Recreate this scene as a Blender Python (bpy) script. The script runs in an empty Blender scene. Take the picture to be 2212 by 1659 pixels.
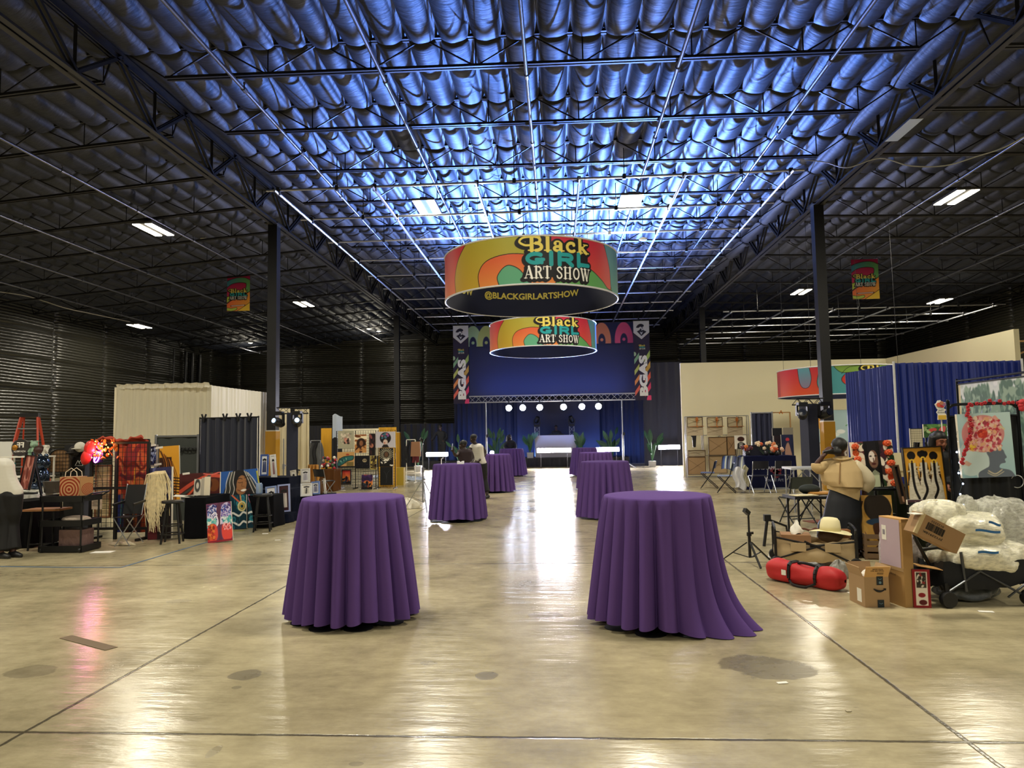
import bpy, bmesh, math, random
import numpy as np
from mathutils import Vector, Matrix, Euler
random.seed(7); rng=np.random.default_rng(7)
PI=math.pi; R=math.radians
sc=bpy.context.scene; C=sc.collection

# ---------------------------------------------------------------- camera
IW,IH=2212,1659
FOC=1520.0; U0,V0,ROLL=1204.0,938.0,0.0165; EYE=1.65
_n=lambda a:a/np.linalg.norm(a)
Yc=_n(np.array([U0-IW/2,V0-IH/2,FOC])); Dc=_n(np.cross(Yc,[1,-ROLL,0.0])); Xc=np.cross(Dc,Yc)
cam=bpy.data.cameras.new('camera'); camo=bpy.data.objects.new('camera',cam); C.objects.link(camo)
cam.sensor_fit='HORIZONTAL'; cam.sensor_width=36; cam.lens=FOC/IW*36; cam.clip_end=300; cam.clip_start=.05
ax=[np.array([Xc[i],Yc[i],-Dc[i]]) for i in range(3)]
Mc=Matrix.Identity(4)
for i,(a,s) in enumerate(zip(ax,(1,-1,-1))):
    for j in range(3): Mc[j][i]=a[j]*s
Mc[2][3]=EYE
camo.matrix_world=Mc; sc.camera=camo
def ray(u,v):
    c=np.array([u-IW/2,v-IH/2,FOC]); return np.array([c@Xc,c@Yc,-c@Dc])
def PY(u,v,Y):
    r=ray(u,v); r=r*Y/r[1]; return Vector((r[0],r[1],r[2]+EYE))
def PZ(u,v,z=0.0):
    r=ray(u,v); r=r*(z-EYE)/r[2]; return Vector((r[0],r[1],z))
def MPP(Y): return Y/FOC*0.995

# ---------------------------------------------------------------- world, exposure, stage light
w=bpy.data.worlds.new('world'); sc.world=w; w.use_nodes=True
bg=w.node_tree.nodes['Background']; bg.inputs[0].default_value=(.8,.85,1,1); bg.inputs[1].default_value=.012
sc.view_settings.view_transform='Standard'; sc.view_settings.look='None'
sc.view_settings.exposure=0.0; sc.view_settings.gamma=1; sc.view_settings.use_curve_mapping=False
sc.cycles.use_denoising=True; sc.cycles.max_bounces=6; sc.cycles.diffuse_bounces=3; sc.cycles.glossy_bounces=3
sc.cycles.transmission_bounces=4; sc.cycles.transparent_max_bounces=8; sc.cycles.caustics_reflective=False; sc.cycles.caustics_refractive=False
sc.cycles.sample_clamp_indirect=4; sc.cycles.use_light_tree=True
def lamp(name,typ,loc,energy,col,parent=None,target=None,**k):
    l=bpy.data.lights.new(name,typ); l.energy=energy; l.color=col
    for a,b in k.items(): setattr(l,a,b)
    o=bpy.data.objects.new(name,l); C.objects.link(o); o.location=loc
    if target is not None: o.rotation_euler=(Vector(target)-Vector(loc)).to_track_quat('-Z','Y').to_euler()
    if parent: o.parent=parent
    return o
WARM=(1.0,.92,.73); BLUE=(.10,.24,1.0); COOL=(.62,.74,1.0)
# blue wash units at the stage, thrown up the length of the middle bay
WASH=[(-3.0,31.0),(0.2,31.5),(3.4,31.0)]
for i,(x,y) in enumerate(WASH):
    lamp('stage_wash_lamp','SPOT',(x,y,3.6),34000,(.13,.29,1.0),target=(x*.5,15.0,11.8),spot_size=R(50),spot_blend=.8,shadow_soft_size=.12)
    lamp('stage_wash_lamp','SPOT',(x,y,3.6),6000,(.14,.31,1.0),target=(x*.8,25.5,9.0),spot_size=R(96),spot_blend=1,shadow_soft_size=.12)

# ---------------------------------------------------------------- mesh helpers
class MB:
    def __init__(s): s.v=[];s.f=[];s.m=[];s.M=Matrix.Identity(4)
    def at(s,loc=(0,0,0),rot=(0,0,0),scale=(1,1,1)):
        s.M=Matrix.LocRotScale(Vector(loc),Euler(rot),Vector(scale)); return s
    def add(s,vs,fs,mi=0):
        b=len(s.v); M=s.M
        s.v+=[tuple(M@Vector(p)) for p in vs]
        s.f+=[tuple(i+b for i in f) for f in fs]; s.m+=[mi]*len(fs); return s
    def box(s,c,d,mi=0,rot=None,taper=1.0):
        x,y,z=d[0]/2,d[1]/2,d[2]/2; t=taper
        vs=[(-x,-y,-z),(x,-y,-z),(x,y,-z),(-x,y,-z),(-x*t,-y*t,z),(x*t,-y*t,z),(x*t,y*t,z),(-x*t,y*t,z)]
        m=Matrix.Translation(Vector(c))
        if rot is not None: m=m@Euler(rot).to_matrix().to_4x4()
        vs=[m@Vector(p) for p in vs]
        return s.add(vs,[(3,2,1,0),(4,5,6,7),(0,1,5,4),(1,2,6,5),(2,3,7,6),(3,0,4,7)],mi)
    def bx(s,a,b,mi=0): return s.box([(a[i]+b[i])/2 for i in range(3)],[abs(b[i]-a[i]) for i in range(3)],mi)
    def tube(s,pts,r,n=6,mi=0,cap=True,closed=False):
        pts=[Vector(p) for p in pts]; k=len(pts); rr=r if isinstance(r,(list,tuple)) else [r]*k
        vs=[];fs=[];up=None
        for i,p in enumerate(pts):
            if closed: t=pts[(i+1)%k]-pts[i-1]
            else: t=(pts[min(i+1,k-1)]-pts[max(i-1,0)])
            t=t.normalized() if t.length>1e-9 else Vector((0,0,1))
            if up is None: up=Vector((0,0,1)) if abs(t.z)<.95 else Vector((0,1,0))
            a=t.cross(up)
            if a.length<1e-6: a=t.orthogonal()
            a.normalize(); b=a.cross(t).normalized(); up=b
            for j in range(n):
                th=2*PI*j/n+PI/n; vs.append(p+(a*math.cos(th)+b*math.sin(th))*rr[i])
        q=k if closed else k-1
        for i in range(q):
            for j in range(n):
                i2=(i+1)%k
                fs.append((i*n+j,i*n+(j+1)%n,i2*n+(j+1)%n,i2*n+j))
        if cap and not closed: fs+=[tuple(range(n))[::-1],tuple(range((k-1)*n,k*n))]
        return s.add(vs,fs,mi)
    def bar(s,a,b,w,h,mi=0,up=(0,0,1)):
        a=Vector(a);b=Vector(b);t=(b-a); L=t.length; t.normalize(); u=Vector(up)
        x=t.cross(u)
        if x.length<1e-6: x=t.orthogonal()
        x.normalize(); y=x.cross(t)
        vs=[]
        for p in(a,b):
            for i,j in((-1,-1),(1,-1),(1,1),(-1,1)): vs.append(p+x*(w/2*i)+y*(h/2*j))
        return s.add(vs,[(3,2,1,0),(4,5,6,7),(0,1,5,4),(1,2,6,5),(2,3,7,6),(3,0,4,7)],mi)
    def lathe(s,prof,n=16,mi=0,c=(0,0,0)):
        vs=[];fs=[];k=len(prof)
        for r,z in prof:
            for j in range(n):
                th=2*PI*j/n; vs.append((c[0]+r*math.cos(th),c[1]+r*math.sin(th),c[2]+z))
        for i in range(k-1):
            for j in range(n): fs.append((i*n+j,i*n+(j+1)%n,(i+1)*n+(j+1)%n,(i+1)*n+j))
        if prof[0][0]>1e-4: fs.append(tuple(range(n))[::-1])
        if prof[-1][0]>1e-4: fs.append(tuple(range((k-1)*n,k*n)))
        return s.add(vs,fs,mi)
    def ball(s,c,r,n=10,m=7,mi=0,rot=None):
        r=r if isinstance(r,(list,tuple)) else (r,r,r); vs=[(0,0,-1)];fs=[]
        for i in range(1,m):
            ph=PI*i/m
            for j in range(n): vs.append((math.sin(ph)*math.cos(2*PI*j/n),math.sin(ph)*math.sin(2*PI*j/n),-math.cos(ph)))
        vs.append((0,0,1)); T=len(vs)-1
        for j in range(n):
            fs.append((0,1+(j+1)%n,1+j)); fs.append((T,T-n+j,T-n+(j+1)%n))
            for i in range(m-2): a=1+i*n; fs.append((a+j,a+(j+1)%n,a+n+(j+1)%n,a+n+j))
        e=Euler(rot).to_matrix() if rot else Matrix.Identity(3)
        return s.add([Vector(c)+e@Vector((p[0]*r[0],p[1]*r[1],p[2]*r[2])) for p in vs],fs,mi)
    def grid(s,fn,nu,nv,mi=0,wrap=False):
        vs=[fn(i/nu,j/nv) for j in range(nv+1) for i in range(nu+(0 if wrap else 1))]; k=nu if wrap else nu+1
        fs=[(j*k+i,j*k+(i+1)%k,(j+1)*k+(i+1)%k,(j+1)*k+i) for j in range(nv) for i in range(nu)]
        return s.add(vs,fs,mi)
    def poly(s,pts,depth,mi=0):           # outline in local xz, extruded along y (front at y=0)
        k=len(pts); vs=[(p[0],0,p[1]) for p in pts]+[(p[0],depth,p[1]) for p in pts]
        fs=[tuple(range(k)),tuple(range(k,2*k))[::-1]]+[(i,(i+1)%k,k+(i+1)%k,k+i)[::-1] for i in range(k)]
        return s.add(vs,fs,mi)
    def build(s,name,mats,parent=None,smooth=False,label=None):
        me=bpy.data.meshes.new(name); me.from_pydata(s.v,[],s.f)
        mats=mats if isinstance(mats,(list,tuple)) else [mats]
        for m in mats: me.materials.append(m)
        if len(mats)>1: me.polygons.foreach_set('material_index',s.m)
        if smooth is not False:
            me.polygons.foreach_set('use_smooth',[True]*len(me.polygons))
            if smooth is not True: me.set_sharp_from_angle(angle=R(smooth))
        me.update(); return link(name,me,parent,label)
def link(name,me,parent=None,label=None):
    o=bpy.data.objects.new(name,me); C.objects.link(o)
    if parent: o.parent=parent
    if label: o['label']=label
    return o
def tag(o,label,cat,group=None):
    o['label']=label; o['category']=cat; o['kind']='thing'
    if group: o['group']=group
    return o
def thing(name,label,cat,loc=(0,0,0),rz=0,group=None,rot=None):
    o=bpy.data.objects.new(name,None); C.objects.link(o); o.empty_display_size=.1
    o.location=loc; o.rotation_euler=rot if rot else (0,0,rz); return tag(o,label,cat,group)
def struct(o): o['kind']='structure'; return o
def solo(name,mb,m,label,cat,loc=(0,0,0),rz=0,group=None,smooth=False,rot=None):
    o=mb.build(name,m,None,smooth); o.location=loc; o.rotation_euler=rot if rot else (0,0,rz); return tag(o,label,cat,group)
def dup(root,loc,rz=None,label=None):
    r=root.copy(); C.objects.link(r); r.location=loc
    if rz is not None: r.rotation_euler=(0,0,rz)
    if label: r['label']=label
    for ch in root.children:
        c=ch.copy(); C.objects.link(c); c.parent=r
        for g in ch.children:
            d=g.copy(); C.objects.link(d); d.parent=c
    return r
ORD='first second third fourth fifth sixth seventh eighth ninth tenth eleventh twelfth thirteenth fourteenth fifteenth sixteenth seventeenth'.split()
def _dummy(): pass

def rep(name,mb,m,parent,locs):            # the same small part at several places of one thing
    o=mb.build(name,m,parent)
    for i,l in enumerate(locs):
        if i: o=o.copy(); C.objects.link(o); o.parent=parent
        o.location=l
# ---------------------------------------------------------------- materials
def lin(c): return tuple((x/12.92 if x<=.04045 else ((x+.055)/1.055)**2.4) for x in c)
def hexc(h): return tuple(int(h[i:i+2],16)/255 for i in(0,2,4))
_mc={}
def mat(h,rough=.6,metal=0.0,emit=0.0,spec=.5,sheen=0.0,bump=0.0,bscale=40,alpha=None,coat=0,var=0.0):
    k=(h,rough,metal,emit,spec,sheen,bump,bscale,alpha,coat,var)
    if k in _mc: return _mc[k]
    m=bpy.data.materials.new('m_'+h); m.use_nodes=True; nt=m.node_tree; b=nt.nodes['Principled BSDF']
    c=lin(hexc(h))+(1,)
    b.inputs['Base Color'].default_value=c; b.inputs['Roughness'].default_value=rough; b.inputs['Metallic'].default_value=metal
    b.inputs['Specular IOR Level'].default_value=spec
    if sheen: b.inputs['Sheen Weight'].default_value=sheen
    if coat: b.inputs['Coat Weight'].default_value=coat
    if emit: b.inputs['Emission Color'].default_value=c; b.inputs['Emission Strength'].default_value=emit
    if alpha is not None: b.inputs['Alpha'].default_value=alpha
    if bump or var:
        n=nt.nodes.new('ShaderNodeTexNoise'); n.inputs['Scale'].default_value=bscale; n.inputs['Detail'].default_value=4
        tc=nt.nodes.new('ShaderNodeTexCoord'); nt.links.new(tc.outputs['Object'],n.inputs['Vector'])
        if bump:
            bp=nt.nodes.new('ShaderNodeBump'); bp.inputs['Strength'].default_value=bump; bp.inputs['Distance'].default_value=.02
            nt.links.new(n.outputs['Fac'],bp.inputs['Height']); nt.links.new(bp.outputs['Normal'],b.inputs['Normal'])
        if var:
            mx=nt.nodes.new('ShaderNodeMixRGB'); mx.blend_type='MULTIPLY'; mx.inputs['Fac'].default_value=1
            mr=nt.nodes.new('ShaderNodeMapRange'); mr.inputs['To Min'].default_value=1-var; mr.inputs['To Max'].default_value=1+var
            nt.links.new(n.outputs['Fac'],mr.inputs['Value']); nt.links.new(mr.outputs['Result'],mx.inputs['Color2'])
            mx.inputs['Color1'].default_value=c; nt.links.new(mx.outputs['Color'],b.inputs['Base Color'])
    _mc[k]=m; return m
BLK=mat('0b0b0d',.45); BLKM=mat('101114',.4,.6); BLKC=mat('0a0a0c',.85); ALU=mat('b9bcc2',.3,.9); WHT=mat('e9e6dc',.7); STEEL=mat('26262a',.5,.3)
PAINTM=bpy.data.materials.new('m_painted'); PAINTM.use_nodes=True
_b=PAINTM.node_tree.nodes['Principled BSDF']; _a=PAINTM.node_tree.nodes.new('ShaderNodeAttribute'); _a.attribute_name='Col'
PAINTM.node_tree.links.new(_a.outputs['Color'],_b.inputs['Base Color']); _b.inputs['Roughness'].default_value=.5; _b.inputs['Specular IOR Level'].default_value=.3

# ---------------------------------------------------------------- painter: colours stored at the vertices of a fine grid
class Art:
    def __init__(s,W,H,bgc='ffffff'):
        s.W,s.H=W,H; s.asp=W/H; s.a=np.zeros((H,W,3)); s.a[:]=hexc(bgc)
        yy,xx=np.mgrid[0:H,0:W]; s.x=(xx/(W-1)); s.y=(yy/(H-1)); s.X=s.x*s.asp   # X in height units
        s.px=1/H
    def _mix(s,d,col):                     # d: signed distance in height units, inside negative
        k=np.clip(.5-d/s.px,0,1)[...,None]
        c=np.array(hexc(col)) if isinstance(col,str) else col
        s.a=s.a*(1-k)+c*k; return s
    def grad(s,c0,c1,ang=90):
        t=np.clip((s.x-.5)*math.cos(R(ang))+(s.y-.5)*math.sin(R(ang))+.5,0,1)[...,None]
        return np.array(hexc(c0))*(1-t)+np.array(hexc(c1))*t
    def fill(s,c): s.a[:]=c if not isinstance(c,str) else hexc(c); return s
    def ell(s,cx,cy,rx,ry,col,rot=0,ring=None):   # centre in unit coords, radii in height units
        dx=s.X-cx*s.asp; dy=s.y-cy; c,n=math.cos(rot),math.sin(rot)
        a=(dx*c+dy*n)/rx; b=(-dx*n+dy*c)/ry; d=(np.sqrt(a*a+b*b)-1)*min(rx,ry)
        if ring: d=np.abs(d)-ring
        return s._mix(d,col)
    def poly(s,pts,col,line=None,lc='101010'):
        inside=np.zeros(s.X.shape,bool); P=[(p[0]*s.asp,p[1]) for p in pts]; dist=np.full(s.X.shape,9.)
        for (x1,y1),(x2,y2) in zip(P,P[1:]+P[:1]):
            if y1!=y2:
                c=((y1>s.y)!=(y2>s.y))&(s.X<(x2-x1)*(s.y-y1)/(y2-y1)+x1); inside^=c
            dist=np.minimum(dist,s._seg(x1,y1,x2,y2))
        s._mix(np.where(inside,-dist,dist),col)
        if line: s._mix(dist-line,lc)
        return s
    def _seg(s,x1,y1,x2,y2):
        dx,dy=x2-x1,y2-y1; L=dx*dx+dy*dy+1e-12
        t=np.clip(((s.X-x1)*dx+(s.y-y1)*dy)/L,0,1); return np.hypot(s.X-x1-t*dx,s.y-y1-t*dy)
    def line(s,pts,w,col,smooth=True):
        if smooth and len(pts)>2: pts=cat(pts)
        d=np.full(s.X.shape,9.)
        for a,b in zip(pts,pts[1:]): d=np.minimum(d,s._seg(a[0]*s.asp,a[1],b[0]*s.asp,b[1]))
        return s._mix(d-w/2,col)
    def blob(s,pts,col,line=None,lc='141414'): return s.poly(cat(pts,True),col,line,lc)
    def rect(s,x0,y0,x1,y1,col,line=None): return s.poly([(x0,y0),(x1,y0),(x1,y1),(x0,y1)],col,line)
    def dabs(s,n,x0,y0,x1,y1,r,cols,el=1.0,seed=1,rot=None):
        g=random.Random(seed)
        for _ in range(n):
            q=r*g.uniform(.5,1.3); s.ell(g.uniform(x0,x1),g.uniform(y0,y1),q,q*el,g.choice(cols),g.uniform(0,PI) if rot is None else rot)
        return s
    def mesh(s,name,fn,parent=None,label=None,mat_=None):   # fn(u,v)->xyz arrays
        H,W=s.H,s.W; x,y,z=fn(s.x,s.y); co=np.stack([x,y,z],-1).reshape(-1,3)
        i=np.arange((H-1)*(W-1)); r,c=i//(W-1),i%(W-1); a=r*W+c
        q=np.stack([a,a+1,a+W+1,a+W],-1)
        me=bpy.data.meshes.new(name); me.vertices.add(H*W); me.vertices.foreach_set('co',co.ravel())
        me.loops.add(len(q)*4); me.loops.foreach_set('vertex_index',q.ravel())
        me.polygons.add(len(q)); me.polygons.foreach_set('loop_start',np.arange(len(q))*4); me.polygons.foreach_set('loop_total',np.full(len(q),4))
        me.update(calc_edges=True)
        at=me.color_attributes.new('Col','FLOAT_COLOR','POINT'); v=np.clip(s.a,0,1)
        l=np.where(v<=.04045,v/12.92,((v+.055)/1.055)**2.4); at.data.foreach_set('color',np.concatenate([l,np.ones((H,W,1))],-1).ravel())
        me.materials.append(mat_ or PAINTM); me.polygons.foreach_set('use_smooth',[True]*len(q)); me.validate(); return link(name,me,parent,label)
    def flat(s,name,w,h,parent,y=0.0,z0=0.0,x0=None,label=None):  # upright picture facing -Y in local space
        x0=-w/2 if x0 is None else x0
        return s.mesh(name,lambda u,v:(x0+u*w,np.full_like(u,y),z0+v*h),parent,label)
def cat(pts,closed=False,n=8):              # Catmull-Rom through points
    P=[Vector(p) for p in pts]; k=len(P); out=[]
    for i in range(k if closed else k-1):
        if closed: a,b,c,d=P[i-1],P[i],P[(i+1)%k],P[(i+2)%k]
        else: a,b,c,d=P[max(i-1,0)],P[i],P[i+1],P[min(i+2,k-1)]
        for j in range(n):
            t=j/n; out.append(tuple(.5*((2*b)+(c-a)*t+(2*a-5*b+4*c-d)*t*t+(3*b-a-3*c+d)*t**3)))
    if not closed: out.append(tuple(P[-1]))
    return out

# ---------------------------------------------------------------- lettering
def _ar(cx,cy,rx,ry,a0,a1,n=12): return [(cx+rx*math.cos(R(a0+(a1-a0)*i/n)),cy+ry*math.sin(R(a0+(a1-a0)*i/n))) for i in range(n+1)]
# serif alphabet: strokes (points, width); T thick, t hairline
T,t_=.17,.06
SER={'B':(.72,[([(.2,0),(.2,1)],T),([(.05,.03),(.4,.03)],t_),([(.05,.97),(.4,.97)],t_),(_ar(.38,.74,.2,.23,90,-90),.13),(_ar(.4,.27,.25,.25,90,-90),.15),([(.2,.51),(.4,.51)],t_),([(.2,.03),(.4,.03)],t_)]),
'l':(.34,[([(.17,0),(.17,1.05)],T),([(.02,.03),(.32,.03)],t_),([(.05,1.02),(.2,1.02)],t_)]),
'a':(.6,[([(.4,.02),(.4,.5)],T),(_ar(.26,.5,.16,.18,0,170),.08),(_ar(.26,.17,.17,.15,60,300),.13),([(.4,.03),(.56,.03)],t_),([(.14,.52),(.14,.5)],.13)]),
'c':(.54,[(_ar(.3,.33,.22,.3,60,310),.14),([(.42,.53),(.42,.5)],.15)]),
'k':(.66,[([(.17,0),(.17,1.05)],T),([(.02,.03),(.32,.03)],t_),([(.05,1.02),(.2,1.02)],t_),([(.2,.28),(.5,.62)],t_),([(.28,.36),(.52,.03)],.15),([(.38,.62),(.6,.62)],t_),([(.42,.03),(.66,.03)],t_)]),
'A':(.66,[([(.08,0),(.34,1)],t_),([(.34,1),(.56,0)],.16),([(.17,.32),(.46,.32)],t_),([(0,.03),(.2,.03)],t_),([(.42,.03),(.68,.03)],t_)]),
'R':(.66,[([(.18,0),(.18,1)],.15),([(.04,.03),(.34,.03)],t_),([(.04,.97),(.36,.97)],t_),(_ar(.35,.75,.17,.22,90,-90),.12),([(.18,.53),(.36,.53)],t_),([(.38,.5),(.56,.03)],.14),([(.46,.03),(.68,.03)],t_)]),
'T':(.6,[([(.3,0),(.3,1)],.15),([(.02,.97),(.58,.97)],t_),([(.03,.97),(.03,.74)],t_),([(.57,.97),(.57,.74)],t_),([(.16,.03),(.44,.03)],t_)]),
'S':(.52,[(cat([(.44,.78),(.36,.94),(.2,.95),(.1,.78),(.22,.58),(.38,.42),(.42,.2),(.3,.04),(.14,.06),(.07,.22)]),.11)]),
'H':(.72,[([(.16,0),(.16,1)],.14),([(.54,0),(.54,1)],.14),([(.16,.5),(.54,.5)],t_),([(.03,.03),(.3,.03)],t_),([(.03,.97),(.3,.97)],t_),([(.41,.03),(.68,.03)],t_),([(.41,.97),(.68,.97)],t_)]),
'O':(.64,[(_ar(.32,.5,.23,.45,0,360,24),.12)]),
'W':(.9,[([(.1,1),(.28,0)],.14),([(.28,0),(.46,1)],t_),([(.42,1),(.6,0)],.14),([(.6,0),(.8,1)],t_),([(0,.97),(.24,.97)],t_),([(.34,.97),(.56,.97)],t_),([(.7,.97),(.9,.97)],t_)]),
' ':(.3,[])}
SAN={'G':(.95,[(_ar(.46,.5,.36,.38,50,310,16),.24),([(.5,.4),(.82,.4)],.2),([(.74,.42),(.74,.12)],.2)]),'I':(.36,[([(.18,0),(.18,1)],.25)]),
'R':(.92,[([(.17,0),(.17,1)],.25),([(.17,.88),(.56,.88)],.23),(_ar(.58,.66,.19,.22,90,-90),.23),([(.17,.44),(.58,.44)],.22),([(.5,.44),(.78,0)],.25)]),
'L':(.74,[([(.17,0),(.17,1)],.25),([(.17,.12),(.7,.12)],.24)])}
def strokes(word,font,gap=.04):
    out=[];x=0
    for ch in word:
        w_,st=font[ch]
        for pts,wd in st: out.append(([(p[0]+x,p[1]) for p in pts],wd))
        x+=w_+gap
    return out,x-gap
def put_word(art,word,font,x0,y0,x1,h,col,grow=0.0,bold=1.0):   # paint a word into a box (unit coords x0..x1, base y0, height h in height units)
    st,L=strokes(word,font); sx=(x1-x0)/L
    for pts,wd in st: art.line([(x0+p[0]*sx,y0+p[1]*h) for p in pts],wd*min(h,sx*art.asp*1.25)*bold+grow,col,smooth=False)
def logo(art,cx,cy,hh,sx=1.0):                     # three-line show logo, hh = total height in height units
    k=hh/art.asp*sx; B=lambda g,c1,c2,c3:( put_word(art,'Black',SER,cx-.58*k,cy+.17*hh,cx+.62*k,.33*hh,c1,g,1.55), art.line([(cx-.50*k,cy+.30*hh),(cx-.62*k,cy+.30*hh),(cx-.72*k,cy+.38*hh),(cx-.66*k,cy+.47*hh),(cx-.5*k,cy+.49*hh),(cx-.36*k,cy+.48*hh)],.05*hh+g,c1),
        put_word(art,'GIRL',SAN,cx-.62*k,cy-.14*hh,cx+.62*k,.27*hh,c2,g,1.45), put_word(art,'ART SHOW',SER,cx-.64*k,cy-.46*hh,cx+.64*k,.27*hh,c3,g,1.12))
    for s_ in range(4):
        cx0,cy0=cx,cy; cx-=.012*k*s_; cy-=.012*hh*s_; B(.085*hh,'0c0a10','0c0a10','0c0a10'); cx,cy=cx0,cy0
    art.rect(cx-.62*k,cy-.44*hh,cx+.6*k,cy+.16*hh,'0c0a10')
    B(0,'e3cf62','1f9aa0','f2f0ea')
_fc={}
def text2d(s_,bold=0.0):
    k=(s_,bold)
    if k in _fc: return _fc[k]
    cu=bpy.data.curves.new('lettering','FONT'); cu.body=s_; cu.size=1; cu.offset=bold; cu.resolution_u=3; cu.align_x='CENTER'; cu.align_y='CENTER'
    o=bpy.data.objects.new('lettering',cu); C.objects.link(o)
    me=bpy.data.meshes.new_from_object(o); vs=[tuple(v.co) for v in me.vertices]; fs=[tuple(p.vertices) for p in me.polygons]
    bpy.data.objects.remove(o); bpy.data.meshes.remove(me); bpy.data.curves.remove(cu)
    xs=[v[0] for v in vs]; ys=[v[1] for v in vs]; cx=(min(xs)+max(xs))/2; cy=(min(ys)+max(ys))/2
    W=max(xs)-min(xs); Hh=max(ys)-min(ys)
    _fc[k]=([((v[0]-cx)/W,(v[1]-cy)/Hh) for v in vs],fs); return _fc[k]
def text(mb,s_,w,h,fn,bold=.02,mi=0):       # fn maps centred 2d point (metres) to xyz
    vs,fs=text2d(s_,bold); mb.add([fn(x*w,y*h) for x,y in vs],fs,mi)
# ================================================================ SETTING
XL,XR,WL,WR,YF,YB=-8.2,7.45,-23.4,22.3,-7.0,48.6
def zj(x): return 8.42-.01*x if XL<=x<=XR else (8.50-.08*(XL-x) if x<XL else 8.345-.035*(x-XR))   # joist bottom
ROWS=[12.45+2.42*k for k in range(-8,16)]
def nd(nt,t,**k):
    n=nt.nodes.new('ShaderNode'+t)
    for a,b in k.items():
        if a in n.inputs: n.inputs[a].default_value=b
        else: setattr(n,a,b)
    return n
class NX:                                   # tiny expression builder for math nodes
    def __init__(s,nt): s.nt=nt
    def m(s,op,*a):
        n=s.nt.nodes.new('ShaderNodeMath'); n.operation=op
        for i,x in enumerate(a):
            if isinstance(x,(int,float)): n.inputs[i].default_value=x
            else: s.nt.links.new(x,n.inputs[i])
        return n.outputs[0]
    def mix(s,f,a,b):
        n=s.nt.nodes.new('ShaderNodeMixRGB')
        for i,x in enumerate((f,a,b)):
            if isinstance(x,(int,float)): n.inputs[i].default_value=x
            elif isinstance(x,tuple): n.inputs[i].default_value=x
            else: s.nt.links.new(x,n.inputs[i])
        return n.outputs[0]
    def noise(s,vec,scale,detail=4,rough=.55):
        n=nd(s.nt,'TexNoise',Scale=scale,Detail=detail,Roughness=rough); s.nt.links.new(vec,n.inputs['Vector']); return n.outputs['Fac']
    def mapv(s,vec,sc):
        n=s.nt.nodes.new('ShaderNodeMapping'); n.inputs['Scale'].default_value=sc; s.nt.links.new(vec,n.inputs['Vector']); return n.outputs['Vector']
    def rng(s,v,a,b,c,d):
        n=s.nt.nodes.new('ShaderNodeMapRange'); s.nt.links.new(v,n.inputs['Value'])
        for k,x in zip(('From Min','From Max','To Min','To Max'),(a,b,c,d)): n.inputs[k].default_value=x
        return n.outputs['Result']
    def bump(s,h,st,dist,prev=None):
        n=nd(s.nt,'Bump',Strength=st,Distance=dist); s.nt.links.new(h,n.inputs['Height'])
        if prev: s.nt.links.new(prev,n.inputs['Normal'])
        return n.outputs['Normal']
def newmat(name):
    m=bpy.data.materials.new(name); m.use_nodes=True; return m,m.node_tree,m.node_tree.nodes['Principled BSDF'],NX(m.node_tree)

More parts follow.
